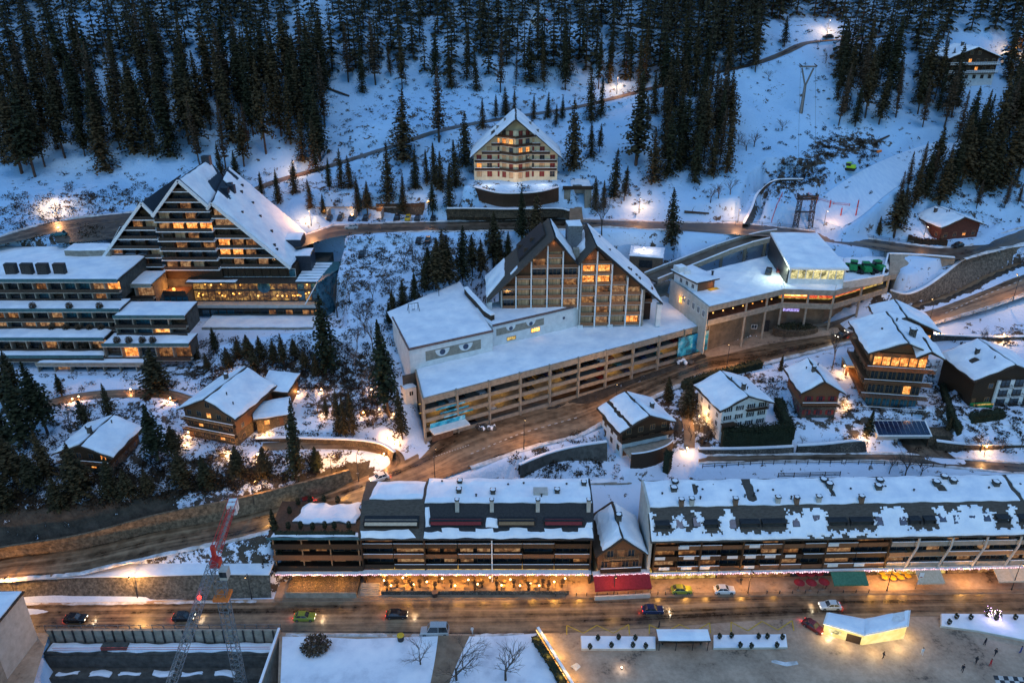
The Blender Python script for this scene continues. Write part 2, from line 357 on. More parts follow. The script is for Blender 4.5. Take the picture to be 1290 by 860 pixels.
CTRL = [
 # street level and below the frame
 (-200, 800, 0), (100, 800, 0), (400, 800, 0), (700, 800, 0), (1000, 800, 0), (1300, 800, 0), (1500, 800, 0), (-200, 1100, 0), (650, 1100, 0), (1500, 1100, 0),
 # top of the wall, foot of the diagonal road
 (-120, 745, 4.5), (0, 738, 5), (150, 725, 6), (300, 715, 6.5), (-120, 728, 5), (0, 716, 5.2), (100, 705, 6.2), (200, 683, 8), (300, 664, 9.8), (400, 636, 11.8),
 (470, 612, 13.5), (575, 565, 15.2), (652, 545, 15.2), (730, 520, 15.5), (800, 495, 16.6), (890, 455, 18.5), (965, 440, 20.3), (1050, 424, 22.6), (1120, 405, 25.6), (1178, 390, 27.5), (1240, 366, 30), (1290, 348, 32.5), (1400, 310, 36),
 # behind the rows
 (450, 625, 9.5), (620, 595, 12), (740, 600, 11), (700, 572, 14.5), (860, 580, 12.5), (1000, 578, 13), (1150, 575, 13), (1290, 575, 14), (1450, 575, 15), (900, 595, 11.5), (1290, 592, 12),
 # left slope of bushes
 (0, 670, 12), (100, 655, 12.5), (200, 635, 13), (300, 610, 14), (400, 585, 15), (0, 610, 16), (100, 600, 17), (250, 575, 17.5), (350, 565, 17.5), (460, 560, 16), (500, 560, 16), (-100, 600, 17),
 (120, 570, 18.5), (60, 540, 20), (0, 500, 22), (130, 500, 21), (230, 545, 18.5), (330, 545, 18.5), (420, 530, 18.5), (490, 530, 18), (-100, 500, 22),
 (200, 475, 22), (300, 470, 23), (400, 470, 23), (480, 480, 22), (410, 430, 27), (450, 430, 26), (480, 400, 29), (440, 350, 34), (470, 320, 37), (560, 320, 38), (600, 330, 37),
 (0, 480, 22.5), (-100, 480, 22),
 # right: below the diagonal road
 (780, 560, 13.8), (830, 575, 13), (860, 540, 15.5), (925, 530, 17.3), (1000, 520, 19), (1040, 530, 18.5), (1100, 520, 19), (1180, 510, 20), (1250, 530, 19.5), (1290, 520, 20), (1290, 550, 17), (1000, 560, 15.5), (1080, 545, 16.5), (1180, 550, 16.5), (1400, 520, 21),
 (900, 482, 18.8), (980, 465, 20.8), (1060, 455, 22.5), (1200, 460, 23.5), (1290, 460, 24), (1210, 425, 26), (1290, 410, 28), (1400, 420, 28),
 # upper road
 (-100, 300, 44), (0, 295, 44), (60, 285, 44), (150, 272, 44), (380, 300, 41), (500, 286, 41), (600, 284, 41), (700, 282, 41), (760, 281, 41), (850, 285, 40.5), (930, 290, 40), (1000, 295, 39), (1060, 301, 38), (1120, 311, 37.2), (1190, 317, 36.8), (1250, 307, 37), (1300, 296, 37.6), (1400, 285, 38),
 (800, 310, 38.5), (850, 320, 37), (700, 330, 36), (900, 340, 30), (960, 330, 31),
 (1150, 350, 33), (1200, 340, 34),
 (-100, 380, 38), (0, 330, 41),
 # hill behind
]
def hz(Y): return 43 + 0.47 * (Y - 250)
for px in range(-100, 1500, 160):
 for py in (190, 130, 60, 0):
  d = ray(px, py); # solve 120 + t dz = 43+.47*(t dy-250)
  t = (120 - 43 + 117.5) / (0.47 * d.y - d.z); CTRL.append((px, py, 120 + t * d.z))
W_ = np.array([[*P(a, b, z)[:2], z] for a, b, z in CTRL])
for x in (-420, -200, 0, 200, 420): W_ = np.vstack([W_, [x, 560, hz(560) - 10]])
def tps_fit(W):
 n = len(W); d = np.hypot(W[:, None, 0] - W[None, :, 0], W[:, None, 1] - W[None, :, 1])
 K = np.where(d > 0, d * d * np.log(d + 1e-9), 0) + np.eye(n) * 40.0
 Pm = np.hstack([np.ones((n, 1)), W[:, :2]]); A = np.zeros((n + 3, n + 3)); A[:n, :n] = K; A[:n, n:] = Pm; A[n:, :n] = Pm.T
 return np.linalg.solve(A, np.concatenate([W[:, 2], np.zeros(3)]))
TC = tps_fit(W_)
GX0, GX1, GY0, GY1, GS = -330.0, 330.0, 84.0, 560.0, 1.2
xs = np.arange(GX0, GX1 + .1, GS); ys = np.concatenate([np.arange(GY0, 330, GS), np.arange(330, GY1 + .1, 4.0)])
NX, NY = len(xs), len(ys)
GXm, GYm = np.meshgrid(xs, ys)
Z = np.full(GXm.shape, TC[-3]) + TC[-2] * GXm + TC[-1] * GYm
for i in range(len(W_)):
 d2 = (GXm - W_[i, 0]) ** 2 + (GYm - W_[i, 1]) ** 2
 Z += TC[i] * 0.5 * d2 * np.log(d2 + 1e-9)
def vnoise(X, Y, s, seed):
 r = np.random.RandomState(seed); T = r.rand(256, 256)
 x = X / s; y = Y / s; xi = np.floor(x).astype(int); yi = np.floor(y).astype(int); fx = x - xi; fy = y - yi
 fx = fx * fx * (3 - 2 * fx); fy = fy * fy * (3 - 2 * fy)
 g = lambda a, b: T[a % 256, b % 256]
 return (g(xi, yi) * (1 - fx) + g(xi + 1, yi) * fx) * (1 - fy) + (g(xi, yi + 1) * (1 - fx) + g(xi + 1, yi + 1) * fx) * fy - 0.5
def sstep(t): t = np.clip(t, 0, 1); return t * t * (3 - 2 * t)
hill = sstep((GYm - 255) / 25)
Z += (vnoise(GXm, GYm, 5, 1) * 0.5 + vnoise(GXm, GYm, 2.2, 2) * 0.25) * sstep((Z - 2) / 4) + (vnoise(GXm, GYm, 22, 3) * 5 + vnoise(GXm, GYm, 9, 4) * 1.8) * hill
BARE = np.zeros_like(Z) - 0.05
BARE += hill * 0.02
def seg_d(X, Y, poly, closed=False):
 """distance to polyline and interpolated attribute z"""
 best = np.full(X.shape, 1e9); zz = np.zeros(X.shape); n = len(poly)
 for i in range(n if closed else n - 1):
  a = poly[i]; b = poly[(i + 1) % n]; dx, dy = b[0] - a[0], b[1] - a[1]; L = dx * dx + dy * dy + 1e-9
  t = np.clip(((X - a[0]) * dx + (Y - a[1]) * dy) / L, 0, 1); d = np.hypot(X - a[0] - t * dx, Y - a[1] - t * dy)
  m = d < best; best = np.where(m, d, best)
  if len(a) > 2: zz = np.where(m, a[2] + (b[2] - a[2]) * t, zz)
 return best, zz
def inside(X, Y, poly):
 r = np.zeros(X.shape, bool); n = len(poly)
 for i in range(n):
  x1, y1 = poly[i][0], poly[i][1]; x2, y2 = poly[(i + 1) % n][0], poly[(i + 1) % n][1]
  c = ((y1 > Y) != (y2 > Y)) & (X < (x2 - x1) * (Y - y1) / (y2 - y1 + 1e-12) + x1); r ^= c
 return r
def pad(poly, z, blend=2.0, bare=None):
 """flatten the terrain inside a world polygon; z a number or (fn of X,Y)"""
 global Z, BARE
 x0 = min(p[0] for p in poly) - blend - 2; x1 = max(p[0] for p in poly) + blend + 2; y0 = min(p[1] for p in poly) - blend - 2; y1 = max(p[1] for p in poly) + blend + 2
 i0, i1 = np.searchsorted(xs, [x0, x1]); j0, j1 = np.searchsorted(ys, [y0, y1]); sl = (slice(j0, j1), slice(i0, i1))
 X, Y = GXm[sl], GYm[sl]; ins = inside(X, Y, poly); d, _ = seg_d(X, Y, poly, True)
 w = np.where(ins, 1.0, 1 - sstep(d / max(blend, .01)))
 zt = z(X, Y) if callable(z) else z
 Z[sl] = Z[sl] * (1 - w) + zt * w
 if bare is not None: BARE[sl] = np.where(ins, bare, BARE[sl])
def flat_road(L, Rr, blend=2.5, drop=0.10):
 """L,R lists of world points (edges)"""
 global Z, BARE
 mid = [((a[0] + b[0]) / 2, (a[1] + b[1]) / 2, (a[2] + b[2]) / 2) for a, b in zip(L, Rr)]
 poly = [p for p in L] + [p for p in reversed(Rr)]
 x0 = min(p[0] for p in poly) - 6; x1 = max(p[0] for p in poly) + 6; y0 = min(p[1] for p in poly) - 6; y1 = max(p[1] for p in poly) + 6
 i0, i1 = np.searchsorted(xs, [x0, x1]); j0, j1 = np.searchsorted(ys, [y0, y1]); sl = (slice(j0, j1), slice(i0, i1))
 X, Y = GXm[sl], GYm[sl]; ins = inside(X, Y, poly); d, _ = seg_d(X, Y, poly, True); _, zz = seg_d(X, Y, mid)
 dd = np.where(ins, -d, d)
 w = 1 - sstep((dd - 1.3) / blend); Z[sl] = Z[sl] * (1 - w) + (zz - drop) * w
def ground(x, y):
 j = min(max(np.searchsorted(ys, y) - 1, 0), NY - 2); i = min(max(int((x - GX0) / GS), 0), NX - 2)
 fx = (x - xs[i]) / (xs[i + 1] - xs[i]); fy = (y - ys[j]) / (ys[j + 1] - ys[j]); fx = min(max(fx, 0), 1); fy = min(max(fy, 0), 1)
 return float((Z[j, i] * (1 - fx) + Z[j, i + 1] * fx) * (1 - fy) + (Z[j + 1, i] * (1 - fx) + Z[j + 1, i + 1] * fx) * fy)
def G(px, py, dz=0.0):
 """terrain point seen at photo position"""
 d = ray(px, py); y = 90.0; prev = None
 while y < 555:
  t = y / d.y; h = CAMH + d.z * t - ground(d.x * t, y)
  if h < 0:
   for _ in range(12):
    m_ = (prev + y) / 2; t = m_ / d.y
    if CAMH + d.z * t - ground(d.x * t, m_) < 0: y = m_
    else: prev = m_
   break
  prev = y; y += 2.0
 t = y / d.y; x = d.x * t
 return Vector((x, y, ground(x, y) + dz))
def WP(lst): return [P(a, b, z) for a, b, z in lst]
# roads given by both edges: (px,py upper, px,py lower, z)
def edges(st): return [P(a, b, z) for a, b, c, d, z in st], [P(c, d, z) for a, b, c, d, z in st]
DIAG = [(-60, 716, -60, 744, 4.5), (0, 703, 0, 731, 5.2), (100, 690, 100, 722, 6.4), (200, 668, 200, 699, 8), (300, 650, 300, 679, 9.8), (400, 622, 405, 650, 11.8), (470, 596, 480, 628, 13.3),
  (528, 570, 540, 608, 14.5), (578, 534, 592, 590, 15.2), (652, 509, 652, 568, 15.2), (730, 486, 730, 548, 15.5), (800, 465, 800, 512, 16.6), (894, 436, 880, 473, 18.4), (965, 426, 970, 456, 20.3),
  (1040, 410, 1062, 433, 22.4), (1119, 391, 1130, 418, 24.8), (1178, 375, 1180, 406, 27), (1240, 347, 1240, 389, 30), (1290, 326, 1290, 371, 32.5), (1360, 298, 1360, 345, 35)]
UPPER = [(372, 300, 372, 314, 40.8), (420, 284, 425, 298, 41), (500, 280, 500, 292, 41), (600, 278, 600, 291, 41), (700, 275, 700, 290, 41), (760, 277, 760, 286, 41), (850, 280, 850, 290, 40.6), (930, 281, 930, 296, 40),
         (1000, 288, 1000, 300, 39), (1060, 295, 1060, 307, 38), (1120, 304, 1120, 317, 37.2), (1180, 312, 1180, 325, 36.8), (1222, 309, 1215, 326, 36.8), (1250, 298, 1252, 316, 37), (1290, 286, 1290, 307, 37.5), (1370, 272, 1370, 296, 38)]
WEST = [(-60, 306, -60, 318, 43.5), (0, 298, 0, 308, 44), (60, 280, 66, 294, 44), (110, 273, 112, 284, 44), (160, 268, 165, 277, 44), (230, 262, 235, 271, 43.5)]
LANE = [(880, 573, 880, 583, 13.2), (960, 572, 960, 581, 13.2), (1050, 571, 1050, 580, 13.2), (1140, 571, 1130, 581, 13.2), (1200, 577, 1195, 588, 13), (1290, 583, 1290, 596, 13), (1380, 587, 1380, 600, 13)]
RAMPIN = [(1133, 553, 1178, 549, 13.4), (1138, 562, 1185, 562, 13.3), (1150, 574, 1205, 578, 13.2)]
# main street and plaza: everything in front of the rows at z = 0
WALLBASE = [P(-150, 765, 0), P(20, 757, 0), P(180, 755, 0), P(345, 752, 0)]
street = [Vector((-300, 60, 0)), Vector((-300, P(-150, 765, 0).y + 2.4, 0))] + [p + Vector((0, 2.4, 0)) for p in WALLBASE] + [P(347, 743, 0) + Vector((0, 12.5, 0)), P(745, 742, 0) + Vector((0, 12, 0)), P(825, 742, 0) + Vector((0, 12, 0)), P(1300, 735, 0) + Vector((0, 12.5, 0)), Vector((300, P(1300, 735, 0).y + 12, 0)), Vector((300, 60, 0))]
pad(street, -0.04, 0.9, -1)
for st, bl in ((DIAG, 2.5), (UPPER, 2.5), (WEST, 2.5), (LANE, 1.5), (RAMPIN, 1.2)):
 L_, R_ = edges(st); flat_road(L_, R_, bl)
PITPOLY = [P(62, 797, 0), P(352, 795, 0), P(349, 900, 0), P(30, 900, 0)]
pad(PITPOLY, -9.0, 0.6, 0.15)
def padpx(pts, z, bl=2.0, bare=None): pad([P(a, b, z) for a, b in pts], z, bl, bare)
padpx([(60, 270), (170, 265), (170, 300), (60, 305)], 43.9, 3)              # loop by the hotel
pad([Vector((-120, 203)), Vector((-53, 203)), Vector((-53, 240)), Vector((-120, 240))], 22.5, 1.5)              # under the hotel
pad([Vector((-200, 181)), Vector((-80, 181)), Vector((-80, 224)), Vector((-200, 224))], 22, 2)
padpx([(240, 445), (430, 430), (430, 400), (240, 400)], 22.5, 3)
pad([P(541, 549, 15), P(893, 441, 18.4), P(840, 350, 25), P(625, 350, 27), P(520, 415, 27), P(517, 480, 18)], lambda X, Y: seg_d(X, Y, [P(560, 545, 15.0), P(730, 497, 15.4), P(890, 443, 18.4)])[1] - .3, 2)              # garage
padpx([(893, 436), (1000, 412), (1115, 392), (1113, 374), (890, 392)], 21.3, 1.5)
padpx([(845, 355), (985, 320), (985, 355), (880, 390)], 30, 3)
padpx([(585, 235), (720, 232), (712, 215), (600, 215)], 51.5, 2)           # chalet block
padpx([(400, 282), (535, 280), (535, 270), (400, 272)], 41, 1)              # car park
padpx([(800, 590), (845, 580), (845, 545), (760, 560)], 12.5, 2)
padpx([(1176, 300), (1236, 300), (1250, 285), (1172, 285)], 38.1, 3)
padpx([(785, 592), (850, 575), (845, 555), (775, 565)], 13.0, 2); padpx([(920, 545), (972, 532), (980, 510), (905, 522)], 17.4, 2); padpx([(1000, 532), (1062, 528), (1062, 515), (1000, 515)], 18.1, 2)
padpx([(82, 588), (150, 590), (168, 565), (85, 575)], 17.6, 2); padpx([(225, 556), (325, 560), (340, 520), (222, 530)], 17.8, 3); padpx([(1096, 515), (1190, 510), (1195, 480), (1085, 480)], 18.6, 2); padpx([(1215, 510), (1310, 520), (1310, 490), (1210, 490)], 19.8, 3)
# bare patches (px,py,rx,ry metres,amount)
BL = [(1062, 186, 12, 6, 1.0), (1030, 200, 7, 4, .8), (1005, 215, 10, 8, .95), (985, 232, 6, 8, .8), (1085, 178, 9, 4, .95), (30, 268, 22, 4, .45), (55, 310, 16, 6, .7), (20, 300, 14, 5, .6), (150, 255, 16, 4, .5), (100, 250, 14, 3, .4), (270, 255, 18, 5, .4),
      (100, 640, 30, 4, .6), (250, 610, 30, 5, .6), (360, 590, 28, 4, .55), (0, 640, 25, 5, .5), (60, 560, 16, 7, .25), (330, 470, 26, 6, .5), (400, 460, 22, 7, .5), (250, 465, 14, 5, .45), (420, 400, 8, 9, .35), (190, 590, 14, 5, .45), (420, 560, 15, 4, .25),
      (480, 510, 9, 3, .5), (285, 690, 10, 3, .5), (330, 700, 8, 4, .55), (240, 693, 12, 2, .4), (700, 120, 30, 6, .25), (870, 190, 15, 12, .25), (1200, 230, 18, 10, .35), (1130, 120, 12, 10, .2), (840, 500, 12, 5, .7), (880, 545, 12, 5, .6), (930, 480, 12, 3, .6), (1040, 470, 8, 5, .3),
      (1130, 525, 16, 3, .4), (1270, 425, 8, 3, .6), (800, 240, 10, 4, .15), (900, 270, 6, 1, .4), (1280, 230, 8, 8, .4), (700, 575, 12, 4, .4), (150, 820, 1, 1, 0), (830, 340, 8, 3, .5), (1000, 20, 60, 10, .2), (150, 520, 30, 9, .35), (440, 500, 12, 9, .5), (520, 330, 22, 14, .4), (600, 330, 14, 8, .4), (1130, 530, 30, 8, .4), (1240, 490, 16, 8, .35), (500, 170, 34, 20, .25), (430, 350, 10, 16, .5), (880, 530, 14, 9, .6), (590, 245, 9, 3, .5), (420, 250, 9, 9, .3)]
for a, b, rx, ry, am in BL:
 am *= (.62 if b < 420 else .95)
 c = G(a, b); e = ((GXm - c.x) / rx) ** 2 + ((GYm - c.y) / ry) ** 2
 BARE = np.maximum(BARE, np.where(e < 1.6, am * (1 - sstep((e - .3) / 1.2)) + BARE * 0.3, -9))
WALLS = {'road': ([Vector((-165, P(-150, 765, 0).y + 1.6, 4.2))] + [P(a, 755 if a > 200 else 757, 0) + Vector((0, 1.5, hh)) for a, hh in ((20, 4.6), (100, 5.3), (180, 5.6), (270, 5.7), (342, 5.6))], [Vector((-165, P(-150, 765, 0).y, 0)), P(20, 757, 0), P(100, 756, 0), P(180, 755, 0), P(270, 753.5, 0), P(342, 752, 0)]),
 'rock': (WP([(-60, 702, 8.5), (0, 690, 9.2), (100, 674, 10.2), (200, 648, 12.4), (300, 628, 14), (400, 603, 16), (440, 592, 16)]), WP([(-60, 716, 4.6), (0, 703, 5.3), (100, 690, 6.5), (200, 668, 8.1), (300, 650, 9.9), (400, 622, 11.9), (445, 606, 12.6)])),
 'bank': (WP([(938, 282, 41.2), (948, 262, 43), (956, 243, 46), (975, 228, 50.5), (1012, 226, 51)]), WP([(946, 284, 39.6), (957, 264, 40.4), (966, 250, 42.4), (982, 240, 45), (1014, 238, 45.6)])),
 'big': (WP([(1121, 366, 28.8), (1142, 371, 29.2), (1165, 363, 30.5), (1190, 346, 33.2), (1217, 326, 35.6), (1252, 315, 36.6), (1290, 310, 37.3), (1360, 300, 38)]), WP([(1120, 393, 24.9), (1145, 384, 25.8), (1178, 375, 27), (1210, 362, 28.6), (1240, 347, 30), (1265, 337, 31.3), (1290, 326, 32.5), (1360, 298, 35)]))}
for kw_, (T_, B_) in WALLS.items():
 poly = T_ + B_[::-1]; ins = inside(GXm, GYm, poly); dt, zt = seg_d(GXm, GYm, T_); db, zb = seg_d(GXm, GYm, B_)
 cap = zb + (zt - zb) * db / (dt + db + 1e-6) - .9; Z = np.where(ins & (Z > cap), cap, Z); Z = np.where(~ins & (dt < 3.4) & (dt < db) & (Z > zt - .25), zt - .25, Z)
 Z = np.where(~ins & (db < 2.6) & (db < dt) & (Z > zb - .12), zb - .12, Z)
 if kw_ in ('big', 'rock'): BARE = np.where(~ins & (db < 5) & (db < dt), 1.2, BARE)
BARE = np.where(inside(GXm, GYm, [P(539, 560, 15), P(650, 540, 15.2), P(740, 516, 15.4), P(905, 462, 18.4), P(893, 425, 19), P(560, 520, 16)]), 1.2, BARE)
def drape(pts, w, name, mat, label=None, n=5, off=0.05):
 """narrow road laid on the terrain; pts are photo positions"""
 g = [G(a, b) for a, b in pts]; dense = []
 for i in range(len(g) - 1):
  for k in range(n):
   t = k / n; p0 = g[max(i - 1, 0)]; p1 = g[i]; p2 = g[i + 1]; p3 = g[min(i + 2, len(g) - 1)]
   dense.append(0.5 * ((2 * p1) + (p2 - p0) * t + (2 * p0 - 5 * p1 + 4 * p2 - p3) * t * t + (3 * p1 - p0 - 3 * p2 + p3) * t ** 3))
 dense.append(g[-1])
 zs = [p.z for p in dense]; zs = [sum(zs[max(0, i - 3):i + 4]) / len(zs[max(0, i - 3):i + 4]) for i in range(len(zs))]
 L, Rr = [], []
 for i, p in enumerate(dense):
  d = (dense[min(i + 1, len(dense) - 1)] - dense[max(i - 1, 0)]); d.z = 0; d.normalize(); nn = Vector((-d.y, d.x, 0))
  L.append(Vector((p.x, p.y, zs[i])) + nn * w / 2); Rr.append(Vector((p.x, p.y, zs[i])) - nn * w / 2)
 flat_road(L, Rr, 2.2, 0.12)
 return L, Rr, name, mat, off
def ribbon(L, Rr, name, mat, off=0.03, sub=8, nw=4):
 mb = MB(); mb.uv = []; u = 0
 for i in range(len(L) - 1):
  for k in range(sub + (1 if i == len(L) - 2 else 0)):
   t = k / sub
   def cr(E):
    p0 = E[max(i - 1, 0)]; p1 = E[i]; p2 = E[i + 1]; p3 = E[min(i + 2, len(E) - 1)]
    return 0.5 * ((2 * p1) + (p2 - p0) * t + (2 * p0 - 5 * p1 + 4 * p2 - p3) * t * t + (3 * p1 - p0 - 3 * p2 + p3) * t ** 3)
   a = cr(L); b = cr(Rr)
   if mb.v: u += (Vector(mb.v[-nw - 1]) - a).length
   for j in range(nw + 1):
    q = a.lerp(b, j / nw); mb.v.append((q.x, q.y, q.z + off)); mb.uv.append((u, j / nw))
 n = len(mb.v) // (nw + 1)
 for i in range(n - 1):
  for j in range(nw): q = i * (nw + 1) + j; mb.f.append((q, q + nw + 1, q + nw + 2, q + 1)); mb.m.append(0)
 return tag(mb.build(name, mat, smooth=True), kind='structure')
DR = [drape([(255, 268), (300, 250), (345, 230), (430, 205), (500, 182), (560, 163), (640, 148), (700, 140), (760, 128), (830, 108), (880, 97), (950, 80), (990, 66), (1020, 52), (1075, 50), (1130, 42)], 4.5, 'hill_road', 'road_dark'),
      drape([(500, 14), (560, 20), (700, 27), (800, 33), (860, 38)], 5, 'high_road', 'road_dark'),
      drape([(25, 525), (60, 508), (120, 497), (200, 496), (232, 503), (250, 510)], 4, 'chalet_drive', 'road'),
      drape([(330, 562), (400, 560), (450, 562), (480, 566), (497, 573), (500, 585), (486, 598)], 3.4, 'curved_drive', 'road'),
      drape([(1035, 282), (1058, 262), (1085, 240), (1125, 215), (1185, 190), (1245, 176)], 17, 'ski_run', 'piste'),
      drape([(880, 478), (862, 505), (868, 540), (868, 566)], 2.6, 'garden_path', 'paving')]
for L_, R_, nm_, mt_, of_ in DR: ribbon(L_, R_, nm_, mt_, 0.06, 2)
for st, nm_, mt_ in ((DIAG, 'diagonal_road', 'road'), (UPPER, 'upper_road', 'road_dark'), (WEST, 'hotel_road', 'road_dark'), (LANE, 'lane', 'road_dark'), (RAMPIN, 'underpass_road', 'road_dark')):
 L_, R_ = edges(st); ribbon(L_, R_, nm_, mt_, 0.0 if nm_ != 'underpass_road' else 0.02)
mb = MB(); mb.prism([P(a, b, 43.97)[:2] for a, b in ((66, 294), (112, 284), (166, 276), (170, 296), (120, 303), (72, 306))], 43.8, 43.97); tag(mb.build('hotel_forecourt', 'road_dark'), kind='structure')
def berm(E, h, w_, seed, name='snow_bank'):
 rd = random.Random(seed); pts = []
 for i in range(len(E) - 1):
  n = max(2, int((E[i + 1] - E[i]).length / 1.1))
  for k in range(n): pts.append(E[i].lerp(E[i + 1], k / n))
 mb = MB(); m_ = 6
 for i, p in enumerate(pts):
  d = pts[min(i + 1, len(pts) - 1)] - pts[max(i - 1, 0)]; q = Vector((-d.y, d.x, 0)).normalized(); hh = h * (.55 + .35 * math.sin(i * .37 + seed) + rd.uniform(-.2, .3)); ww = w_ * rd.uniform(.75, 1.2)
  for j in range(m_): a = PI * j / (m_ - 1); mb.v.append(tuple(p + q * math.cos(a) * ww + Vector((0, 0, max(.0, hh) * math.sin(a) - .06 + rd.uniform(-.04, .04)))))
 for i in range(len(pts) - 1):
  for j in range(m_ - 1): a = i * m_ + j; mb.f.append((a, a + 1, a + m_ + 1, a + m_)); mb.m.append(0)
 tag(mb.build(name, 'snow_dirty'), kind='structure')
_L, _R = edges(DIAG); berm(_R[1:6], .5, .6, 1); berm(_R[8:], .6, .7, 2); _L, _R = edges(UPPER); berm(_L[:16], .5, .6, 3); berm(_R[2:7], .5, .6, 4); berm(_R[12:], .6, .6, 5)
_L, _R = edges(LANE); berm(_L, .4, .5, 6); berm(_R, .4, .5, 7); _L, _R = edges(WEST); berm(_L, .6, .7, 8)
berm([P(30, 760.5, 0), P(150, 759.5, 0), P(330, 757, 0)], .35, .45, 9); berm([P(360, 799, 0), P(540, 800, 0)], .3, .5, 10); berm([P(598, 800, 0), P(668, 799, 0)], .3, .5, 11)
berm([P(972, 832, 0), P(990, 836, 0), P(1012, 833, 0)], .25, .5, 12); berm([P(722, 842, 0), P(735, 832, 0)], .35, .8, 13)
# forecourt in front of the station
mb = MB(); pts = [(885, 448, 18.3), (896, 432, 19), (905, 418, 19.8), (960, 413, 20.5), (1010, 408, 21.7), (1050, 405, 22.6), (1060, 420, 22.7), (965, 434, 20.4), (900, 450, 18.6)]
flat = [P(*p) for p in pts]; c = sum(flat, Vector()) / len(flat)
pad([p for p in flat], lambda X, Y: seg_d(X, Y, [P(890, 435, 18.6), P(960, 420, 20.4), P(1050, 412, 22.6)])[1] - .15, 1.5)
mb.face([p + Vector((0, 0, .05)) for p in reversed(flat)]); o = tag(mb.build('station_forecourt', 'plaza'), kind='structure')
# terrain mesh
me = bpy.data.meshes.new('ground'); vv = np.stack([GXm.ravel(), GYm.ravel(), Z.ravel()], 1)
idx = np.arange(NX * NY).reshape(NY, NX); q = np.stack([idx[:-1, :-1].ravel(), idx[:-1, 1:].ravel(), idx[1:, 1:].ravel(), idx[1:, :-1].ravel()], 1)
me.vertices.add(len(vv)); me.vertices.foreach_set('co', vv.ravel()); me.loops.add(q.size); me.loops.foreach_set('vertex_index', q.ravel().astype(np.int32))
me.polygons.add(len(q)); me.polygons.foreach_set('loop_start', np.arange(0, q.size, 4, dtype=np.int32)); me.polygons.foreach_set('loop_total', np.full(len(q), 4, np.int32))
me.polygons.foreach_set('use_smooth', np.ones(len(q), bool)); me.update(calc_edges=True)
at_ = me.attributes.new('bare', 'FLOAT', 'POINT'); at_.data.foreach_set('value', BARE.ravel().astype(np.float32))
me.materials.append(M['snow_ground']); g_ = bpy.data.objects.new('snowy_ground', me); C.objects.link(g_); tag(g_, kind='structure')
# far sheet to the horizon, and the street plaza
def px_poly(name, pts, z, mat, th=None):
 mb = MB()
 if th: mb.prism([P(a, b, z)[:2] for a, b in pts], z - th, z)
 else: mb.face([P(a, b, z) for a, b in pts])
 return tag(mb.build(name, mat), kind='structure')
X0, X1 = -190, 190
yk = P(700, 741, 0).y
mb = MB(); pl = [P(352, 795.5, 0), P(349, 900, 0), P(349, 1500, 0), Vector((200, 40, 0)), Vector((200, yk + 8, 0)), P(825, 742, 0) + Vector((0, 12, 0)), P(745, 742, 0) + Vector((0, 8, 0)), P(347, 743, 0) + Vector((0, 8, 0)), P(345, 754, 0)]
mb.face([(p[0], p[1], 0.0) for p in reversed(pl)]); mb.face([(-200, P(0, 764, 0).y, 0), (-200, P(0, 796, 0).y, 0), (P(352, 795.5, 0).x, P(352, 795.5, 0).y, 0), (P(345, 754, 0).x, P(345, 754, 0).y, 0)][::-1])
mb.face([(-200, P(0, 796, 0).y, 0), (-200, 60, 0), (P(30, 900, 0).x, 60, 0), P(30, 900, 0), P(62, 797, 0)][::-1])
tag(mb.build('plaza', 'plaza'), kind='structure')
MAIN = [(-300, 768, -300, 797, 0), (0, 762, 0, 797, 0), (350, 758, 350, 796, 0), (700, 754, 700, 797, 0), (1000, 750, 1000, 779, 0), (1290, 747, 1290, 775, 0), (1600, 744, 1600, 772, 0)]
L_, R_ = edges(MAIN); ribbon(L_, R_, 'main_road', 'road', 0.012, 6, 6)
_wc = {}
def window(parent, cx, y, z0, w, h, mat='glass', frame='white_paint', face='S', sub=True, name='window', bars=1, lab=None):
 """pane with its frame on a wall plane; cx,z0 = centre and sill; face S(-y) W(-x) E(+x)"""
 key = (round(w, 2), round(h, 2), mat, frame, sub, bars)
 if key not in _wc:
  a = MB(); a.face([(-w / 2, -.03, 0), (w / 2, -.03, 0), (w / 2, -.03, h), (-w / 2, -.03, h)], mat)
  b = MB(); t = .09
  b.box(-w / 2 - t, w / 2 + t, -.10, 0, -t, 0.0, frame); b.box(-w / 2 - t, w / 2 + t, -.08, 0, h, h + t, frame)
  b.box(-w / 2 - t, -w / 2, -.08, 0, 0, h, frame); b.box(w / 2, w / 2 + t, -.08, 0, 0, h, frame)
  for i in range(1, bars + 1): x = -w / 2 + w * i / (bars + 1); b.box(x - .035, x + .035, -.07, -.032, 0, h, frame)
  if not sub:
   n = len(b.v); b.f += [tuple(n + i for i in f) for f in a.f]; b.v += a.v; b.m += [b.mi(mat)] * len(a.f)
   o = b.build(name); _wc[key] = (o.data, None); bpy.data.objects.remove(o)
  else:
   o = a.build(name); q = b.build('frame'); _wc[key] = (o.data, q.data); bpy.data.objects.remove(o); bpy.data.objects.remove(q)
 A, B = _wc[key]; o = bpy.data.objects.new(name, A); C.objects.link(o); o.parent = parent; o.location = (cx, y, z0) if face in 'SN' else (y, cx, z0)
 o.rotation_euler = (0, 0, {'S': 0, 'W': -PI / 2, 'E': PI / 2, 'N': PI}[face])
 if B: f = bpy.data.objects.new('frame', B); C.objects.link(f); f.parent = o
 if lab: o['label'] = lab
 return o
_bc = {}
